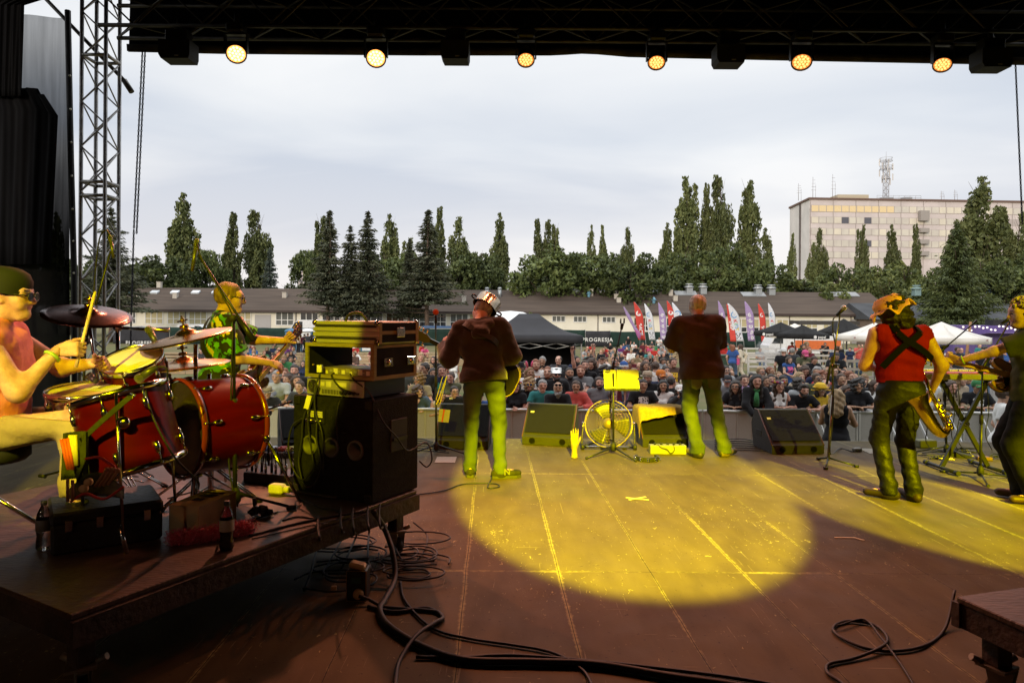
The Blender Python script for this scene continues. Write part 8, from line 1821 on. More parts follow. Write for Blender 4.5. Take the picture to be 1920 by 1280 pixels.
b=MB();c=F(1607,846);b.box(c+V3((0,0,.022)),(.10,.06,.04),rz=.3,bev=.008);tag(b.build('small_connector_box',mat('grey_plastic_box',(.25,.25,.22),.5)),'small grey connector box lying on the deck right of the leaning stand','connector')
d=6.75;xk0=P(1733,704,d).x;xk1=P(1905,704,d+.1).x;zk=P(1800,713,d).z;t=thing('keyboard','long stage keyboard with a red top lying on a crossed stand','keyboard',((xk0+xk1)/2,d+.15,zk))
b=MB();b.box(((xk0+xk1)/2,d+.16,zk+.035),(xk1-xk0,.32,.06),bev=.008);b.build('body',mat('silver_keyboard_case',(.50,.48,.44),.35,.4),t);b=MB();b.box(((xk0+xk1)/2,d+.17,zk+.068),(xk1-xk0-.02,.30,.010));b.build('top_panel',mat('red_keyboard_top',(.55,.05,.03),.4),t)
b=MB();b.box(((xk0+xk1)/2,d+.29,zk+.080),(xk1-xk0-.12,.10,.014));b.build('keys',mat('ivory_keys',(.7,.7,.66),.4,col2=(.05,.05,.05),scale=1,stretch=(60,1,1),contrast=(.42,.44)),t)
st=thing('keyboard_stand','black crossed keyboard stand with rubber ends','keyboard stand',((xk0+xk1)/2,d+.15,STZ));zb_=STZ+.03
for yy,(p0,p1)in((d+.10,(P(1765,850,d+.1),P(1852,716,d+.1))),(d+.14,(P(1858,850,d+.1),P(1768,716,d+.1)))):
 b=MB();b.bar(V3((p0.x,yy,zb_)),V3((p1.x,yy,zk)),.04,.028,(0,1,0));b.build('cross_bar',BLK,st)
 b=MB();b.tube((p0.x,yy-.22,zb_),(p0.x,yy+.22,zb_),.018,n=10);b.build('foot_tube',BLK,st)
 for s in(-1,1):b=MB();b.tube((p0.x,yy+s*.22,zb_),(p0.x,yy+s*.27,zb_),.024,n=10);b.build('rubber_foot',RUB,st)
 b=MB();b.tube((p1.x,yy-.1,zk-.006),(p1.x,yy+.25,zk-.006),.014,n=10);b.build('rest_tube',BLK,st)
b=MB();b.tube((P(1811,783,d+.1).x,d+.07,(zk+zb_)/2),(P(1811,783,d+.1).x,d+.17,(zk+zb_)/2),.022,n=12);b.build('pivot',CHROME,st)
f=F(1838,898);d2=f.y;boom('black boom stand in front of the keyboard, reaching to the curly guitarist',f,P(1842,690,d2),P(1896,598,d2-.05),P(1836,700,d2),a0=.1,spread=.33,hub=.06)
mt=thing('microphone','black microphone pointing at the curly guitarist mouth','microphone',P(1890,600,d2-.05));b=MB();b.tube(P(1878,606,d2-.05),P(1905,589,d2-.05),.014,.022,n=10);b.build('mic_body',BLK,mt);b=MB();b.ball(P(1908,588,d2-.05),.026,12);b.build('grille',GRL,mt)
boom('thin boom stand behind the keyboard with a tilted arm',V3((P(1775,830,7.6).x,7.6,STZ)),P(1768,650,7.6),P(1828,604,7.6),P(1757,664,7.6),a0=.7)
small_mic('small microphone at the end of the thin boom behind the keyboard',P(1822,610,7.6),P(1832,600,7.6),.012)
c=F(1798,858);b=MB();b.prism([(-.12,0),(.12,0),(.12,.03),(-.12,.075)],c,(.85,-.5,0),(0,0,1),(.05,.085,0));tag(b.build('expression_pedal',BLKM),'black foot pedal lying under the keyboard','pedal')
c=F(1845,862);b=MB();b.box(c+V3((0,0,.02)),(.14,.09,.04),rz=-.3,bev=.008);tag(b.build('small_pedal',mat('brown_pedal',(.14,.07,.04),.5)),'small brown pedal right of the keyboard foot pedal','pedal')
c=F(1735,838);b=MB();b.box(c+V3((0,0,.045)),(.22,.12,.09),rz=.1,bev=.01);tag(b.build('di_box',mat('olive_di_box',(.14,.14,.06),.5)),'olive box behind the saxophonist feet','connector')
rgk=random.Random(12)
for k in range(9):
 c=F(1740+rgk.uniform(0,130),838+rgk.uniform(0,22));pts=[c+V3((rgk.uniform(-.25,.25)*math.cos(i),rgk.uniform(-.12,.12),.008+.012*(k%3)+(.05*rgk.random()if k>6 else 0)))for i in range(6)]
 cable('cable in the tangle under the keyboard',pts,.0055,RUB if k%3 else mat('yellow_cable',(.45,.38,.05),.5),7,gp='cable tangle under the keyboard')
for k,(x0,y0)in enumerate(((1786,720),(1796,722),(1850,720),(1738,730))):cable('thin lead hanging from the keyboard, %s'%('left of the cross','just right of the left lead','near the boom stand','beside the saxophone')[k],[P(x0,y0,d+.1),P(x0+4,y0+50,d+.12),P(x0-2,y0+95,d+.1),F(x0+10,845)+V3((0,0,.01))],.0045)
c=F(1077,858);t=thing('wooden_hand','pale wooden mannequin hand standing upright on the deck','wooden hand',c);HM_=mat('pale_maple',(.30,.23,.12),.6,col2=(.24,.18,.09),scale=4,stretch=(1,1,.3))
pr=hand_prims(A(0,0,.10),A(0,0,1),A(0,1,.02),-1,3,3,28,1.0);wr_=[rcp(A(0,0,.0),A(0,0,.07),.034,.026,capa=True),rcp(A(0,0,.07),A(0,0,.125),.026,.030)]
hv=[dict(p,a=p['a']*A(1,1,1),b=p['b'])for p in pr];o=link('hand',np_mesh('wooden_hand',[sdf([dict(p,k=.004)for p in pr]+wr_,.0055,[((0,0,.001),(0,0,1))],k0=.008)],HM_),HM_,t,scale=(1.12,1.12,1.10))
c=F(1213,862);t=thing('tambourine','black half-moon tambourine with silver jingles lying on the deck','tambourine',c);TAM=mat('black_tambourine',(.02,.02,.02),.4)
arc=[V3((c.x+.115*math.cos(a),c.y+.07*math.sin(a),STZ))for a in np.linspace(2.6,6.8,22)]
b=MB();vs=[]
for a in np.linspace(2.6,6.85,24):
 for rr_,z in((.128,.003),(.128,.048),(.105,.048),(.105,.003)):vs.append((c.x+rr_*math.cos(a),c.y+rr_*math.sin(a)*.9,STZ+z))
b.add(vs,[(4*i+k,4*i+(k+1)%4,4*i+4+(k+1)%4,4*i+4+k)for i in range(23)for k in range(4)]+[(0,1,2,3),(92,93,94,95)],False);b.build('frame',TAM,t)
for i in range(7):
 for z in(.016,.034):a=2.8+i*.62;b=MB();q=V3((c.x+.131*math.cos(a),c.y+.131*math.sin(a)*.9,STZ+z));b.lathe([(0,-.005),(.016,-.003),(.017,0),(.0,.005)],q,(math.cos(a)*.2,math.sin(a)*.2,1),10);b.build('jingle',CHROME,t)
def sheet_on_deck(px,py,w_,h_,rz,lab):
 c=F(px,py);b=MB();b.box((c.x,c.y,STZ+.004),(w_,h_,.002),rz=rz);tag(b.build('paper_sheet',PAP),lab,'paper')
sheet_on_deck(836,862,.21,.29,.02,'sheet of paper lying on the deck left of the pot hat guitarist');sheet_on_deck(1638,846,.21,.30,-.1,'sheet of paper lying on the deck left of the saxophonist')
TAPE=mat('pale_gaffer_tape',(.55,.47,.26),.7)
b=MB();c=F(1195,935);b.bar(c+V3((-.09,.035,.003)),c+V3((.09,-.035,.003)),.022,.002);b.bar(c+V3((-.08,-.05,.006)),c+V3((.08,.05,.006)),.022,.002);tag(b.build('tape_cross',TAPE),'cross of pale tape marking a spot on the deck','tape mark')
b=MB();c=F(1592,1008);b.bar(c+V3((-.10,.0,.003)),c+V3((.03,.0,.003)),.020,.002);b.bar(c+V3((.03,.008,.003)),c+V3((.075,-.055,.003)),.020,.0022);tag(b.build('tape_angle',TAPE),'bent piece of pale tape on the deck in the dim gap','tape mark')
Z=.010
cable('guitar lead from the amp trailing past the guitarist heels',[F(776,930)+V3((0,0,Z)),F(830,922)+V3((0,0,Z)),F(870,909)+V3((0,0,Z)),F(925,908)+V3((0,0,Z)),F(936,914)+V3((0,0,Z)),F(915,916)+V3((0,0,Z)),F(920,902)+V3((0,0,Z)),F(926,893)+V3((0,0,.03))],.006)
d=4.25;cable('thick black multicore running off the riser and across the deck to the picture edge',[F(700,965,RZ)+V3((0,0,.02)),P(718,985,4.05),P(735,1030,3.95),F(740,1100)+V3((0,0,.05)),F(722,1130)+V3((0,0,.02)),F(712,1150)+V3((0,0,.018)),F(730,1180)+V3((0,0,.018)),F(790,1217)+V3((0,0,.018)),F(870,1243)+V3((0,0,.018)),F(1000,1247)+V3((0,0,.018)),F(1120,1252)+V3((0,0,.018)),F(1260,1275)+V3((0,0,.018)),F(1420,1300)+V3((0,0,.018)),F(1700,1370)+V3((0,0,.018)),F(2300,1600)+V3((0,0,.018))],.016,RUB,9)
cable('black cable beside the thick multicore, sweeping to the front',[F(690,1140)+V3((0,0,Z)),F(740,1150)+V3((0,0,Z)),F(800,1143)+V3((0,0,Z)),F(830,1160)+V3((0,0,Z)),F(815,1178)+V3((0,0,.03)),F(780,1205)+V3((0,0,.035)),F(750,1240)+V3((0,0,Z)),F(742,1275)+V3((0,0,Z)),F(740,1330)+V3((0,0,Z)),F(700,1500)+V3((0,0,Z)),F(500,2300)+V3((0,0,Z))],.010)
cable('thin cable running from the multicore to the middle of the deck',[F(750,1090)+V3((0,0,Z)),F(760,1130)+V3((0,0,Z)),F(810,1180)+V3((0,0,Z)),F(880,1200)+V3((0,0,Z)),F(960,1212)+V3((0,0,Z)),F(1030,1225)+V3((0,0,Z)),F(1080,1250)+V3((0,0,Z)),F(1110,1290)+V3((0,0,Z)),F(1150,1450)+V3((0,0,Z)),F(1250,2200)+V3((0,0,Z))],.007)
cable('second cable hugging the thick multicore',[F(780,1235)+V3((0,0,Z)),F(860,1236)+V3((0,0,Z)),F(960,1232)+V3((0,0,Z)),F(1100,1242)+V3((0,0,Z)),F(1250,1258)+V3((0,0,Z)),F(1400,1278)+V3((0,0,Z)),F(1500,1300)+V3((0,0,Z)),F(1800,1380)+V3((0,0,Z)),F(2300,1630)+V3((0,0,Z))],.008)
for k,(x0,y0,pts)in enumerate(((640,985,((650,1020),(630,1045),(605,1080))),(662,985,((668,1030),(650,1060),(640,1070))),(690,982,((692,1020),(690,1060),(700,1080))),(712,978,((725,1010),(745,1050),(760,1060))),(598,1000,((600,1030),(585,1080),(570,1110))))):
 cable('cable hanging off the riser edge to the deck, %s from the left'%('second','third','fourth','fifth','first')[k],[F(x0,y0-28,RZ)+V3((0,0,.015)),F(x0,y0-14,RZ)+V3((0,-.02,.005)),P(x0+2,y0+12,F(x0,y0,RZ).y-.03)]+[F(*q)+V3((0,0,.09-.04*i))for i,q in enumerate(pts)],.0065)
rgl=random.Random(21)
for k in range(11):
 cx_,cy_=rgl.uniform(625,790),rgl.uniform(1012,1095);c=F(cx_,cy_);a_=rgl.uniform(.10,.26);b_=rgl.uniform(.06,.16);ph=rgl.uniform(0,6.28);n_=rgl.choice((7,9,12))
 cable('loose cable coil on the deck behind the castor',[c+V3((a_*(1+.1*i/7)*math.cos(ph+i*.95),b_*(1-.05*i/7)*math.sin(ph+i*.95),Z+.004*k*.5+.003*i))for i in range(n_)],.0055,RUB,6,gp='cable tangle by the riser castor')
cable('loop of cable reaching right past the castor',[F(775,1000)+V3((0,0,.08)),F(800,1010)+V3((0,0,.03)),F(795,1035)+V3((0,0,Z)),F(770,1060)+V3((0,0,Z)),F(740,1073)+V3((0,0,Z)),F(790,1070)+V3((0,0,Z)),F(806,1080)+V3((0,0,Z)),F(780,1088)+V3((0,0,Z)),F(730,1082)+V3((0,0,Z))],.006)
t=thing('power_distribution_box','small power outlet box with pale sockets in the shadow of the riser','power box',F(668,1125));c=F(668,1128)
b=MB();b.box((c.x,c.y+.05,STZ+.085),(.105,.10,.165),bev=.008);b.build('box_shell',BLK,t);b=MB();b.path([(c.x+sx*.052,c.y-.004,STZ+z)for sx,z in((-1,.006),(1,.006),(1,.165),(-1,.165))],.003,5,closed=True);b.build('edge_frame',mat('brass_edge',(.30,.18,.07),.5,.4),t)
b=MB();b.lathe([(0,.03),(.014,.03),(.026,.022),(.028,0)],(c.x+.012,c.y,STZ+.045),(0,-1,.1),16);b.build('round_plug',mat('pale_plug',(.62,.45,.25),.5),t);b=MB();b.box((c.x+.0,c.y+.03,STZ+.185),(.085,.06,.03),rot=Matrix.Rotation(.25,3,'Y'),bev=.008);b.build('flap_cover',mat('pale_plug',(.62,.45,.25),.5),t);b=MB();b.box((c.x,c.y-.001,STZ+.115),(.05,.006,.03));b.build('window_cover',mat('green_window',(.02,.08,.06),.3),t)
cable('cable leading from the power outlet box across to the multicore',[c+V3((.02,-.03,.045)),F(690,1133)+V3((0,0,.03)),F(720,1140)+V3((0,0,Z)),F(770,1145)+V3((0,0,Z)),F(820,1150)+V3((0,0,Z)),F(828,1165)+V3((0,0,Z)),F(800,1180)+V3((0,0,Z))],.009)
b=MB();c=F(626,1107);b.box(c+V3((0,0,.014)),(.03,.02,.026),rz=.2,bev=.003);tag(b.build('loose_plug',mat('pale_plug',(.62,.45,.25),.5)),'small pale plug lying alone in the dark left of the outlet box','plug')
cable('looped cable lying on the deck beside the side riser',[F(1790,1150)+V3((0,0,.12)),F(1770,1185)+V3((0,0,Z)),F(1720,1218)+V3((0,0,Z)),F(1640,1222)+V3((0,0,Z)),F(1580,1200)+V3((0,0,Z)),F(1562,1180)+V3((0,0,Z)),F(1590,1167)+V3((0,0,Z)),F(1640,1175)+V3((0,0,Z)),F(1664,1200)+V3((0,0,Z)),F(1650,1222)+V3((0,0,.02)),F(1600,1238)+V3((0,0,Z)),F(1555,1248)+V3((0,0,Z)),F(1552,1265)+V3((0,0,Z)),F(1580,1285)+V3((0,0,Z)),F(1600,1310)+V3((0,0,Z))],.0075)
cable('thin second strand of the looped cable by the side riser',[F(1570,1180)+V3((0,0,.02)),F(1620,1168)+V3((0,0,.02)),F(1650,1200)+V3((0,0,.02)),F(1690,1250)+V3((0,0,Z)),F(1720,1300)+V3((0,0,Z))],.005)
for k in range(6):cable('cable lying along the stage front edge behind the left monitor, %s'%('frontmost','second','third','fourth','fifth','rearmost')[k],[F(620+12*k,824+4.2*k)+V3((0,0,Z)),F(700,826+4*k)+V3((0,0,Z)),F(780,823+4.5*k)+V3((0,0,Z)),F(812+6*k,830+4*k)+V3((0,0,Z))],.006)
for k in range(6):cable('cable lying along the stage front edge right of the singer, %s'%('frontmost','second','third','fourth','fifth','rearmost')[k],[F(1340,826+3.6*k)+V3((0,0,Z)),F(1390,824+4.2*k)+V3((0,0,Z)),F(1430+8*k,830+3.2*k)+V3((0,0,Z)),F(1462,826+2*k)+V3((0,0,Z))],.006)
# ================================================================== crowd barrier
BARF=mat('barrier_aluminium',(.50,.49,.47),.42,.7,col2=(.40,.39,.37),scale=6);BARM=mat('barrier_mesh_sheet',(.34,.32,.29),.6,.1,col2=(.24,.225,.20),scale=260,detail=1);BRACE=mat('barrier_brace_paint',(.62,.62,.61),.5)
BARY=13.66;bx0=P(440,768,BARY).x;BW=1.04
names=['first','second','third','fourth','fifth','sixth','seventh','eighth','ninth','tenth','eleventh','twelfth','thirteenth','fourteenth','fifteenth','sixteenth']
def barrier_panel(x,lab,brace):
 t=thing('barrier_panel',lab,'crowd barrier',(x+BW/2,BARY,0),group='crowd barrier panels')
 b=MB();b.tube((x+.01,BARY,1.10),(x+BW-.01,BARY,1.10),.032,n=10);b.build('top_rail',BARF,t)
 b=MB();b.box((x+BW/2,BARY,.58),(BW-.05,.004,.98));b.build('mesh_sheet',BARM,t)
 b=MB()
 for xx in(x+.025,x+BW-.025):b.box((xx,BARY,.56),(.035,.035,1.06))
 for z in(.06,.52):b.box((x+BW/2,BARY-.008,z),(BW-.09,.03,.03))
 for k in(1,2):b.box((x+BW*k/3,BARY-.007,.57),(.014,.012,.98))
 b.build('panel_frame',BARF,t)
 b=MB();b.box((x+BW/2,BARY+.45,.012),(BW-.02,1.0,.02));b.build('step_plate',BARF,t)
 if brace:
  for q in brace:b=MB();b.bar((x+q,BARY-.02,1.06),(x+q+.16,BARY-.62,.02),.055,.02,(1,0,0));b.build('brace',BRACE,t)
for i in range(15):
 br={8:(.72,),9:(.35,),10:(.25,.80),11:(.2,),12:(.55,),13:(.1,.75),14:(.35,.9)}.get(i)
 barrier_panel(bx0+i*BW,'grey mesh crowd barrier panel, %s counting from the bass amp side'%names[i],br)
x=P(1862,690,14.4).x;b=MB();b.box((x+.22,14.4,1.0),(.52,.10,2.0),bev=.01);b.box((x+.22,14.33,1.2),(.46,.03,.02));b.box((x+.22,14.33,.6),(.46,.03,.02));tag(b.build('grey_gate_post',mat('pale_gate_panel',(.48,.47,.46),.6)),'tall pale gate panel closing the barrier at the keyboard end','gate')
# ================================================================== crowd
POSE=dict(lean=dict(lean=14,hp=2,RH=(.10,.34,1.17),LH=(-.12,.32,1.17),Rp=(1,-.4,-.6),Lp=(-1,-.4,-.6),hands={0:dict(d=(-.9,.3,0),n=(0,0,-1)),1:dict(d=(.9,.3,0),n=(0,0,-1))}),lean2=dict(lean=24,pel=(0,-.06,.93),hp=10,hy=18,RH=(.02,.36,1.15),LH=(-.16,.36,1.15),Rp=(1,-.3,-.5),Lp=(-1,-.3,-.5),hands={0:dict(d=(-1,.1,0),n=(0,0,-1)),1:dict(d=(1,.1,0),n=(0,0,-1))}),hang=dict(lean=18,hp=4,hy=-10,RH=(.12,.42,.95),LH=(-.10,.43,.95),Rp=(1,-.2,-.3),Lp=(-1,-.2,-.3)),chin=dict(lean=20,hp=0,hy=20,hr=8,RH=(.05,.27,1.30),LH=(-.14,.34,1.16),Rp=(.9,.4,-1),Lp=(-1,-.3,-.5),hands={0:dict(d=(-.5,-.1,.8),n=(0,-1,.2),curl=60)}),fold=dict(RH=(-.13,.20,1.17),LH=(.14,.22,1.20),Rp=(1,.1,-1),Lp=(-1,.1,-1),hy=-8,hands={0:dict(d=(-1,.1,.1),n=(0,-1,0)),1:dict(d=(1,.1,.1),n=(0,-1,0))}),down=dict(hy=10),downb=dict(hy=-22,hp=4,RH=(.23,.10,.90)),phone=dict(RH=(.07,.36,1.50),LH=(-.07,.36,1.49),Rp=(1,.1,-1),Lp=(-1,.1,-1),hp=-4,hands={0:dict(d=(-.3,.2,1),n=(-1,0,0),curl=55),1:dict(d=(.3,.2,1),n=(1,0,0),curl=55)}),look=dict(RH=(.06,.30,1.20),LH=(-.04,.30,1.19),Rp=(1,-.1,-1),Lp=(-1,-.1,-1),hp=24,hands={0:dict(d=(-.6,.6,.5),n=(-.5,-.5,.6),curl=55),1:dict(d=(.6,.6,.5),n=(.5,-.5,.6),curl=55)}),up=dict(RH=(.30,.16,1.90),Rp=(1,.2,-.2),LH=(-.23,.1,.92),hp=-6,hands={0:dict(d=(0,.1,1),n=(0,1,0),curl=50)}),wave=dict(RH=(.13,.24,1.42),Rp=(.6,.3,-1),LH=(-.12,.32,1.15),hy=16,hands={0:dict(d=(0,.1,1),n=(0,1,0),curl=12,spread=14)}),cup=dict(RH=(.10,.28,1.36),Rp=(.8,-.1,-1),LH=(-.22,.1,.92),hy=-14,hands={0:dict(d=(-.4,.8,.3),n=(-1,-.2,0),curl=50)}),clasp=dict(RH=(.04,.24,1.02),LH=(-.04,.25,1.03),Rp=(1,-.3,-.4),Lp=(-1,-.3,-.4),hp=6),back=dict(hy=-30,RH=(.2,.18,1.05)),sit=dict(pel=(0,0,.47),lean=8,RF=(.13,.43,.085),LF=(-.13,.42,.085),RH=(.12,.36,.62),LH=(-.12,.36,.62),Rk=(0,1,.8),Lk=(0,1,.8)),sitf=dict(pel=(0,0,.47),lean=30,RF=(.16,.40,.085),LF=(-.16,.38,.085),RH=(.05,.45,.62),LH=(-.05,.46,.62),Rp=(1,0,-.4),Lp=(-1,0,-.4),Rk=(.2,1,.8),Lk=(-.2,1,.8),hp=8,hy=14),walk=dict(lean=4,RF=(.1,.22,.085),LF=(-.1,-.26,.12),RH=(.2,-.12,.95),LH=(-.2,.2,.98)))
_BK={}
def kit(pose,sex):
 k=(pose,sex)
 if k not in _BK:
  q=dict(POSE[pose],sex=sex,hem=-.10);me,J=body_mesh('crowd_body',q,.019,.0125,.0095);_BK[k]=(q,me,J,{})
 return _BK[k]
def garment(pose,sex,cut):
 q,me,J,g=kit(pose,sex)
 if cut not in g:
  bl=SKIN[0];nz=folds(.003,20,26,1.3)
  if cut=='tee':m=shirt_mesh('tee',q,J,bl,.018,.62,.016,nz)
  elif cut=='long':m=shirt_mesh('jumper',q,J,bl,.018,1.92,.019,nz,.010)
  elif cut=='tank':m=shirt_mesh('tank',q,J,bl,.018,0,.013,nz,tank=True,collar=.06)
  elif cut=='dress':m=shirt_mesh('dress',dict(q,hem=-.42),J,bl,.018,.3,.016,folds(.006,30,8,.5),flare=.12)
  elif cut=='legs':m=trouser_mesh('trousers',q,J,bl,.019)
  elif cut=='shorts':m=trouser_mesh('shorts',q,J,bl,.019,1.02,.022)
  elif cut=='shoes':
   pr=[]
   for i in(0,1):pr+=shoe_prims(J,i,.004)
   m=np_mesh('footwear',[sdf(pr,.014)],bl)
  g[cut]=m
 return g[cut]
PHONE=mat('phone_glass',(.015,.015,.018),.15);BEER=mat('beer',(.50,.26,.04),.15);PCUP=mat('clear_cup',(.6,.6,.58),.1,alpha=.35)
_np=0
def crowd(px,top,d,pose,sex,cloths,hair,extras,yaw,lab,z=None,legs=('legs','denim'),group='festival crowd'):
 """px, top: photo pixel of the crown of the head"""
 global _np
 _np+=1;q,me,J,_=kit(pose,sex);col,cut=cloths.split('/')if '/'in cloths else(cloths,'tee');hs,hc=hair.split('/')if '/'in hair else(hair,'brown')
 z0=gz(d)if z is None else z;zt_=P(px,top,d).z;s=min(1.12,max(.86,(zt_-z0)/(J['head'][2]+.125)))
 if z is not None:s=1.0
 rz=R(180+yaw);hx=Matrix.Rotation(rz,3,'Z')@V3(J['head'])*s;x=P(px,top,d).x-hx.x
 t=thing('person',lab,'person',(x,d,z0),rz,group);t.scale=(s,)*3
 sk=SKIN[_np%3];hm=HAIRM[hc]
 link('body',me,[sk,EYE,LIP,hm],t,objmat=True)
 base,_,pr=col.partition('+');m=cloth_print(base,pr)if pr else cloth(base)
 link({'tee':'shirt','long':'jumper','tank':'tank_top','dress':'dress'}[cut],garment(pose,sex,cut),[m],t,objmat=True)
 link('trousers',garment(pose,sex,legs[0]),[cloth(legs[1])],t,objmat=True)
 if d>25:link('footwear',garment(pose,sex,'shoes'),[cloth('charcoal')],t,objmat=True)
 rot=Matrix([list(r)for r in J['H']]).to_euler()
 hd=lambda nm,me_,ms:link(nm,me_,ms,t,loc=J['head'],rot=rot,objmat=True)
 if hs!='none':hd('hair',hair_mesh(hs),[hm])
 for e in extras.split():
  k,_,c=e.partition(':')
  if k in('beard','longbeard'):hd('beard',hair_mesh(k),[hm])
  elif k=='cap':hd('cap',*headgear(e,lambda:hat_cap(cloth(c),cloth(c))))
  elif k=='brim':hd('brimmed_hat',*headgear(e,lambda:hat_brim(cloth(c),cloth('black'),.10,.16)))
  elif k=='pot':hd('steel_pot',*headgear(e,lambda:hat_pot()))
  elif k=='beanie':hd('bobble_hat',*headgear(e,lambda:hat_beanie(cloth(c),cloth('white'))))
  elif k=='crown':hd('flower_crown',*headgear(e,lambda:hat_crown([cloth(x_)for x_ in('red','yellow','pink','purple','white')])))
  elif k=='bunny':hd('bunny_ears',*headgear(e,lambda:hat_bunny(cloth('pink'),cloth('coral'))))
  elif k=='bonnet':hd('bonnet',*headgear(e,lambda:hat_bonnet(cloth('yellow'))))
  elif k=='glasses':hd('glasses',*headgear(e,lambda:glasses_mb(PLASTIC,mat('clear_lens',(.75,.75,.75),.05,alpha=.12))))
  elif k=='shades':hd('sunglasses',*headgear(e,lambda:glasses_mb(PLASTIC,LENS)))
  elif k=='bigshades':hd('novelty_sunglasses',*headgear(e,lambda:glasses_mb(cloth('yellow'),mat('blue_lens',(.04,.08,.22),.15),1.55)))
  elif k=='upshades':o=hd('sunglasses',*headgear('shades',lambda:glasses_mb(PLASTIC,LENS)));o.location=V3(J['head'])+V3((0,.0,.075))
  elif k=='scarf':b=MB();b.path([J['T'](.062*math.cos(a),-.005+.07*math.sin(a),.475+.012*math.sin(3*a))for a in np.linspace(0,6.283,17)[:-1]],.026,8,closed=True);b.path([J['T'](.02,.10,.46),J['T'](.03,.155,.36),J['T'](.02,.16,.22)],[.03,.05,.06],8);b.build('scarf',cloth(c),t,world=False)
  elif k=='bag':b=MB();q0=V3(J['T'](.24,.02,-.02));b.box(q0,(.10,.26,.30),bev=.03);b.path([J['T'](.22,.1,.12),J['T'](.17,.05,.44),J['T'](.22,-.1,.12)],.012,5);b.build('shoulder_bag',cloth(c),t,world=False)
  elif k in('phone','camera','cup'):
   wr=(V3(J['wr'][0])+V3(J['wr'][1]))/2 if pose in('phone','look')else V3(J['wr'][0])
   off={'phone':(0,.05,.07),'look':(0,.05,.05),'up':(0,.04,.11),'cup':(-.03,.09,.05)}.get(pose,(0,.08,.04));p_=t.location+Matrix.Rotation(rz,3,'Z')@((wr+V3(off))*s);b=MB();who=lab.split(',')[0].replace('person ','person ')
   if k=='phone':b.box(p_,(.15,.010,.075),rz=rz,bev=.003);o=b.build('phone',PHONE)
   elif k=='camera':b.box(p_,(.14,.07,.10),rz=rz,bev=.012);b.tube(p_+V3((0,-.03,0)),p_+V3((0,-.12,0)),.040,n=14);b.box(p_+V3((0,0,.06)),(.06,.05,.03),rz=rz);o=b.build('camera',PLASTIC)
   else:b.lathe([(0,-.05),(.030,-.05),(.040,.06),(.038,.06),(.029,-.045)],p_,n=14,caps=False);b.cur=1;b.lathe([(0,-.044),(.029,-.044),(.035,.02),(0,.02)],p_,n=14,caps=False);o=b.build('beer_cup',[PCUP,BEER])
   tag(o,'%s held by the %s'%({'phone':'dark phone','camera':'black camera','cup':'plastic cup of beer'}[k],' '.join(who.split()[:9])),k)
 return t
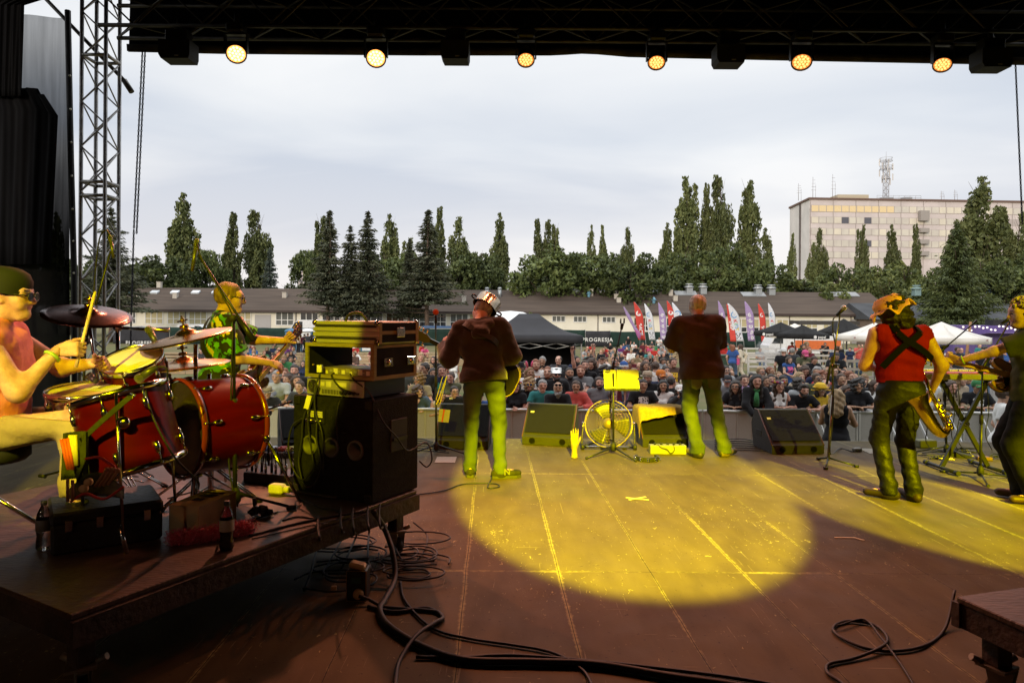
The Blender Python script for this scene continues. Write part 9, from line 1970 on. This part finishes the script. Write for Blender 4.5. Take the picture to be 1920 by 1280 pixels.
C_='''497,673,16.2,down,m,black+orange,short/dark,beard,10|person in black T-shirt with orange print, dark beard, left of the bass amp
520,694,14.2,clasp,m,pale_grey,short/grey,,0|person in pale grey T-shirt with cropped grey hair, between drums and amp
512,676,16.0,down,f,grey/tank,bob/brown,,-10|person in grey tank top with bobbed hair, behind the pale grey T-shirt
553,683,15.2,down,m,black+yellow,short/dark,longbeard,6|person in black T-shirt with yellow print and full dark beard, beside the amp
507,724,13.98,lean2,m,black,none/dark,brim:khaki,0|person under a straw-coloured brimmed hat leaning on the barrier by the drums
566,712,14.0,lean,m,charcoal,short/brown,,-14|young person with short hair and bare neck right against the amp edge
556,703,14.6,down,f,white/tank,long/brown,,20|person in white tank top with long brown hair, just left of the amp
485,716,14.3,fold,m,black,short/dark,,10|person in black with folded arms seen under the bass guitar
533,690,15.6,down,f,teal,bob/red,,0|person in teal top peeking behind the pale grey T-shirt
476,742,14.0,lean,f,denim/long,bun/dark,,8|person in denim jumper low at the barrier behind the red bass drum
540,700,14.9,downb,m,red,short/brown,,0|person in red T-shirt in the second row left of the amp
787,722,14.0,chin,f,denim/long,curly/brown,,10|smiling person with curly brown hair in denim, chin on hand, right of the amp
787,699,14.7,lean,m,khaki,curly/fair,glasses,-30|person with curly fair hair looking down behind the smiling person in denim
796,674,15.4,fold,m,black,short/dark,,-30|tall person in black T-shirt with folded arms, turned aside, right of the rack case
773,680,15.8,back,m,charcoal/long,short/dark,,150|person in grey hooded top seen from behind, right of the rack case
789,662,21,down,f,beige,long/blond,,0|person with long blond hair far back between amp and red foam microphone
829,731,13.96,lean2,f,cream/tank,bob/dark,,14|person with dark bob resting on folded arms under the yellow lanyard
853,722,14.0,lean,m,black,short/dark,glasses,24|person in black with dark glasses left of the pot hat guitarist legs
828,684,15.6,down,m,navy+teal,short/brown,,6|person in navy T-shirt with teal print behind the left microphone stand
812,690,16.4,down,f,maroon,long/dark,,0|person in maroon with long dark hair behind the left microphone stand
900,735,14.0,lean,m,blue,short/brown,,0|person in blue glimpsed between the pot hat guitarist legs
845,697,15.2,fold,f,olive,bun/brown,,-8|person in olive top with bun left of the dark jacket hem
953,664,19,down,m,white,short/dark,glasses,8|person in white with dark glasses just right of the dark jacket
957,683,16.8,down,m,coral,short/grey,glasses beard,0|person in coral with grey beard and glasses right of the dark jacket
974,680,16.4,cup,m,brown/long,none/dark,brim:black beard,0|person in black brimmed hat with hand at the face near the gazebo
993,688,15.9,down,f,white+lilac,long/fair,bunny,6|person wearing pink bunny ears
1005,673,16.9,down,m,white+orange,short/red,beard,-4|person in white T-shirt with orange print and red beard under the gazebo
967,714,14.0,wave,f,black,bob/black,crown,-12|person in black with a colourful flower crown, one hand raised, by the left centre monitor
958,705,14.6,down,f,navy/long,bob/blond,,10|person in navy with pale hair behind the flower crown and raised hand
992,708,14.4,lean,f,black,curly/blond,bigshades,0|person with curly blond hair and huge yellow sunglasses
1017,710,13.98,lean,m,teal,short/grey,,4|person in teal T-shirt with short grey hair leaning on the barrier
1045,714,13.55,hang,m,black,none/grey,longbeard upshades,8|bald bearded person in black with sunglasses pushed up, arm over the barrier
1027,686,15.4,fold,m,black,buzz/red,beard,0|person in black with shaved head and arms folded behind the teal T-shirt
1043,690,15.0,down,m,black,none/dark,pot shades beard,0|person in black wearing a steel pot and sunglasses
1068,688,15.4,down,m,charcoal,buzz/dark,beard,-4|person in charcoal T-shirt with cropped dark hair behind the red blouse
1089,684,15.6,fold,m,grey+white,short/red,beard,0|person in grey T-shirt with red beard and folded arms
1097,673,16.6,up,m,black,short/brown,beard phone,0|person in black holding a phone high above the crowd
1079,712,14.0,lean,f,coral/long,short/brown,,-6|person in bright coral blouse with short brown hair on the barrier
1124,706,14.3,down,m,grey,short/brown,beard,-10|person in mid grey T-shirt left behind the music stand
1146,732,13.97,lean2,m,blue,short/brown,cup,0|person in blue T-shirt bent over the barrier under the music sheets
1203,709,14.0,lean,m,black+white,short/dark,,4|person in black T-shirt with white print right of the music sheets
1214,697,15.0,down,m,black,none/brown,brim:beige beard,-4|person in a straw fedora and black T-shirt
1239,694,15.4,down,m,navy,none/dark,cap:orange beard shades,4|person in an orange cap and sunglasses
1243,712,14.1,down,f,white,long/black,,-22|person in white blouse with long black hair gazing aside
1275,722,13.97,phone,f,charcoal/long,long/dark,cap:white camera,-6|person in white cap taking a picture with a camera at the barrier
1259,706,14.8,back,m,black,short/dark,,150|dark-haired person turned away behind the camera holder
1254,697,15.8,down,m,beige,balding/grey,,0|balding person far behind the long black hair
1230,678,17.5,back,m,white,short/brown,,170|person in white T-shirt turned away from the stage
1262,670,18.5,down,m,brown+yellow,short/brown,,0|person in brown T-shirt with a yellow-green print
1209,677,18.8,down,f,olive,long/brown,,10|person in olive with long brown hair beside the white turned T-shirt
1248,686,17.6,down,f,coral,long/dark,,0|person in coral top with long dark hair near the singer elbow
1105,670,18.2,downb,m,teal+yellow,curly/dark,,-30|person in teal with yellow shoulder near the raised phone
1116,675,18,down,m,yellow,short/red,,0|person in yellow top right of the raised phone
1128,665,20,up,m,white,none/dark,cap:black,10|person in black cap with arm up far behind the microphone boom
1134,686,16.4,down,f,charcoal,curly/dark,glasses,0|person with curly dark hair and glasses left of the music sheets top
1170,679,18.4,down,m,pale_grey,none/grey,beanie:blue beard,0|person in a blue bobble hat
1153,690,17,down,m,maroon,short/brown,,0|person in maroon between bobble hat and music sheets
1188,690,17,cup,f,lilac,bob/fair,cup,0|person in lilac holding a cup above the music sheets
1375,712,14.1,lean,f,black,long/dark,glasses,-26|person in black with long dark hair and glasses right of the singer
1396,702,14.9,cup,m,lilac,short/brown,cup,10|person in lilac drinking beer right of the singer
1412,700,13.92,hang,f,black/long,verylong/black,scarf:green,0|person in black with very long black hair and a green scarf
1434,704,14.9,down,f,black,long/brown,,4|person in black peering between green scarf and flower crown
1446,701,15.4,down,m,white,short/dark,,-20|person in white left behind the white-topped flower crown
1455,711,13.98,lean,f,white/tank,verylong/brown,crown,2|person in white top with long hair and a small flower crown
1468,703,15.0,downb,m,black,short/black,,20|person in black in profile right of the white-topped flower crown
1428,690,17.5,down,m,olive,none/dark,cap:charcoal,0|person in charcoal cap above the row of long-haired people
1499,718,13.97,lean2,m,black,quiff/dark,beard,-10|bearded person in black T-shirt bent over the barrier behind the right monitor
1533,718,13.98,lean,f,yellow,bob/dark,bonnet glasses,0|person in a yellow bonnet and yellow top
1499,697,15.6,down,f,beige,long/blond,,0|blond person gazing up behind the bent bearded one
1498,710,14.8,down,m,pale_grey,curly/dark,,20|curly dark-haired person in grey behind the bent bearded one
1531,699,15.4,down,m,olive,short/brown,glasses,0|person in olive with glasses just above the yellow bonnet
1541,696,16.2,down,f,red,curly/red,,-10|red-haired person left of the leaning microphone stand
1548,711,14.8,cup,m,navy,balding/grey,,0|balding person in navy half behind the leaning microphone stand
1577,700,15.0,phone,m,black,short/brown,phone,0|person in black filming with both hands right of the leaning stand
1593,695,15.4,down,m,grey,short/red,beard,10|person with red beard behind the filming phone
1581,721,14.2,lean,f,black,bob/brown,,10|person in black with brown bob right of the leaning stand at the barrier
1602,710,14.0,lean,f,black,curly/black,,-12|person in black blouse with curly black hair leaning left of the sax player
1615,706,14.7,downb,m,charcoal,short/brown,,24|person in charcoal looking down beside the sax player
1640,712,14.6,down,f,white,long/brown,,0|person in white half hidden by the sax player
1377,683,18,sit,m,charcoal,none/dark,cap:black,0|person in black cap sitting behind the beer drinker
1360,685,17,down,f,pale_grey,bob/dark,glasses,0|person in pale grey just right of the singer shirt
1363,704,15,downb,m,grey,none/grey,cap:charcoal,10|person in grey cap beside the singer hip
1388,706,15.4,down,f,brown,long/black,,0|person in brown behind the long-haired glasses wearer
1479,668,24,clasp,f,blue+pink/dress,bob/brown,,10|person in a blue floral dress standing on the sand
1470,648,26,back,m,black,none/brown,cap:white,165|person in black with a white cap standing with back turned on the sand
1486,652,27,back,m,charcoal/long,short/grey,,150|person in dark jacket with grey hair beside the white cap
1508,657,25,look,m,olive+khaki,none/brown,cap:pink beard,0|person in mottled olive shirt with a pink cap
1525,667,22,look,f,black/long,ponytail/brown,,4|person in black hooded top looking down at a drink
1566,658,22.5,look,m,black,short/dark,,-20|person in black looking at a phone behind the leaning stand
1570,641,30,back,m,navy,short/brown,,170|person in navy seen from behind near the white fences
1516,650,29,down,f,maroon,long/red,,0|person with long red hair behind the pink cap
1506,641,33,down,m,black,short/dark,beard,0|person in black with dark beard under the black parasols
1375,646,34,back,f,blue,bob/red,bag:pink,150|person in bright blue top with a pink shoulder bag
1388,645,34.5,walk,f,cream/long,bob/brown,,-120|person in cream jacket and trousers walking left of the smoke
1424,640,46,sit,m,pale_grey,short/brown,,0|person in pale grey sitting left of the black parasols
1236,632,68,look,m,white,short/brown,,0|person in white shirt standing by the feather flags
1178,631,72,down,m,black,short/white,,-30|person in black standing alone by the green fence
1824,712,14.1,lean,m,black+white,short/dark,cap:green,-12|person in a green cap and black printed T-shirt under the keyboard
1800,700,14.8,down,f,beige,verylong/fair,,20|person with very long fair hair seen under the keyboard
1775,712,14.2,lean,f,khaki/long,long/brown,,0|person in khaki jumper at the barrier right of the saxophone
1812,700,16,down,m,denim,short/brown,,0|person in denim blue behind the green cap
1790,690,17,up,f,white,long/dark,,0|person in white with arm up behind the keyboard
1740,700,14.6,down,m,white,short/dark,,0|person in white between the sax player arm and keyboard
1832,688,18,down,m,white,none/brown,cap:white,0|person in white cap just above the keyboard
1848,655,26,back,f,black,bun/blond,,120|person in black top with back turned before the purple container
1795,640,30,down,m,charcoal,short/brown,glasses,0|person in charcoal standing at the timber pole'''
for ln in C_.split('\n'):
 a,lab=ln.split('|');f=a.split(',');crowd(float(f[0]),float(f[1]),float(f[2]),f[3],f[4],f[5],f[6],f[7],float(f[8]),lab,legs=('legs','cream')if 'trousers'in lab else('shorts','khaki')if 'white cap standing'in lab else('legs','denim'))
crowd(1573,731,11.3,'look','f','black/tank','long/blond','camera',150,'blond photographer in a black sleeveless dress in the pit behind the leaning microphone stand',legs=('legs','black'))
crowd(1884,716,11.0,'down','m','white+pink','short/brown','',60,'person in white T-shirt with a pink badge in the pit by the gate panel',legs=('legs','navy'))
for k,(px,tp,c,s,h,y)in enumerate(((538,634,'red','f','bob/dark',150),(544,627,'red+black','m','short/dark',170),(551,629,'red/long','m','short/brown',190),(559,624,'beige','f','long/fair',160),(564,628,'maroon','m','short/dark',200),(571,626,'black','m','short/dark',150),(577,622,'charcoal','m','short/brown',200),(584,627,'black/tank','f','long/black',170),(593,626,'beige/tank','f','long/dark',190))):
 crowd(px,tp,66+.7*(k%3),'down'if k%2 else 'fold',s,c,h,'',y,'person in %s, %s from the left in the portable toilet queue'%({'red':'red','red+black':'red and black','red/long':'a red jumper','beige':'beige','maroon':'maroon','black':'black','charcoal':'charcoal','black/tank':'a black tank top','beige/tank':'a beige tank top'}[c],names[k]),legs=('legs','beige'if k==8 else 'black'if k%2 else 'denim'),group='queue at the toilets')
rgc=random.Random(17);used=set()
HW=dict(short='short',bob='bobbed',long='long',bun='bunned',ponytail='ponytailed',balding='thinning',curly='curly',buzz='cropped')
def filler(px,top,d,pose,where,yaw,z=None):
 for _ in range(400):
  sex=rgc.choice('mmf');c=rgc.choice(['black']*5+['charcoal','charcoal','grey','navy','white','brown','olive','red','pink','teal','blue','maroon','beige','pale_grey','green','purple','denim','khaki','coral'])
  h=rgc.choice(('short','short','buzz','balding','curly')if sex=='m'else('long','bob','bun','ponytail','long'));hc=rgc.choice(('dark','brown','brown','black','fair','grey','red','blond'));cut=rgc.choice(('tee','tee','long','tank'if sex=='f'else 'tee'))
  lab='%s person in %s %s, %s %s hair, %s'%('sitting'if pose.startswith('sit')else 'standing',c.replace('_',' '),{'tee':'T-shirt','long':'jumper','tank':'tank top'}[cut],HW[h],hc,where)
  if lab not in used:used.add(lab);break
 crowd(px,top,d,pose,sex,c+'/'+cut,h+'/'+hc,rgc.choice(('','','glasses','beard'if sex=='m'else '')),yaw,lab,z,legs=rgc.choice((('legs','denim'),('legs','black'),('shorts','khaki'),('legs','charcoal'))),group='people on the slope')
W5=('topmost','second','middle','fourth','lowest')
BPY=((661,58),(667,52),(673,46.5),(680,41.5),(688,37))
for px0,px1,n5,nm in((330,445,(1,0,1,1,0),'bench left of the bassist'),(466,566,(3,3,4,4,3),'bench left of the amp'),(640,775,(1,2,3,2,2),'bench behind the amp'),(785,850,(2,2,0,0,0),'bench by the red microphone'),(1094,1262,(5,6,7,6,6),'bench left of the singer')):
 for j,n in enumerate(n5):
  py,d=BPY[j];slots=[px0+(px1-px0)*(i+.5)/max(1,n)+rgc.uniform(-6,6)for i in range(n)]
  for px in slots:
   zs=P(px,py,d).z-.40;filler(px,0,d-.12,rgc.choice(('sit','sitf','sit')),'%s %s'%(W5[j],nm),rgc.uniform(-35,35),zs)
for lo,hi,tp0,tp1,d0,d1,n,nm in((466,572,664,690,18,26,8,'in the crowd between drums and amp'),(778,858,668,690,18,26,8,'in the crowd by the left microphone'),(948,1095,664,682,19,23,5,'in the crowd before the gazebo'),(1098,1262,664,692,17,27,17,'crowd left of the singer'),(1350,1475,686,702,17,20,6,'in the crowd right of the singer'),(1500,1632,684,702,16.5,20,6,'in the crowd around the leaning stand'),(1478,1630,640,652,38,50,9,'under the black parasols'),(1795,1890,640,660,30,44,6,'before the purple container'),(1185,1262,640,652,50,62,7,'on the grass under the feather flags'),(1345,1372,636,646,45,55,4,'by the flags right of the singer')):
 for i in range(n):
  u=(i+rgc.random())/n;d=rgc.uniform(d0,d1);filler(lo+(hi-lo)*u,rgc.uniform(tp0,tp1),d,rgc.choice(('down','downb','fold','cup','down','look')),nm,rgc.uniform(-30,30))
for j,(px,top,d)in enumerate(((1219,646,66),(1228,648,64))):
 b=MB();p=P(px,655,d);z0=gz(d);
 for s in(-.3,.3):b.bar((p.x+s,d-.35,z0),(p.x+s,d+.45,z0+.9),.04);b.bar((p.x+s,d+.35,z0),(p.x+s,d-.4,z0+.45),.04)
 b.sheet(lambda u,v:V3((p.x-.28+.56*u,d-.35+.8*v,z0+.42-.14*math.sin(v*3.14)+.5*v*v)),3,8,(0,0,.01));tag(b.build('deck_chair',cloth('green'if j else 'beige')),('green','pale')[j]+' canvas deck chair on the grass by the feather flags','deck chair')
def smoke():
 m=bpy.data.materials.new('white_smoke');m.use_nodes=True;t=m.node_tree;t.nodes.clear();o=t.nodes.new('ShaderNodeOutputMaterial');v=t.nodes.new('ShaderNodeVolumePrincipled');v.inputs['Color'].default_value=(.9,.9,.92,1);v.inputs['Density'].default_value=.42;t.links.new(v.outputs[0],o.inputs['Volume'])
 c=P(1440,672,38);pr=[rcp(A(c.x+dx_,38+dy_,c.z+dz_),A(c.x+dx_*.6,38,c.z+dz_*.6),r)for dx_,dy_,dz_,r in((0,0,.2,.5),(-.25,.1,.55,.42),(.3,-.1,.45,.45),(.1,.1,.85,.30),(-.05,0,-.3,.32),(0,0,-.75,.18))]
 o2=link('smoke',np_mesh('smoke',[sdf(pr,.06,(),folds(.05,5,6,1),k0=.06)],m),m);o2['kind']='stuff'
smoke()
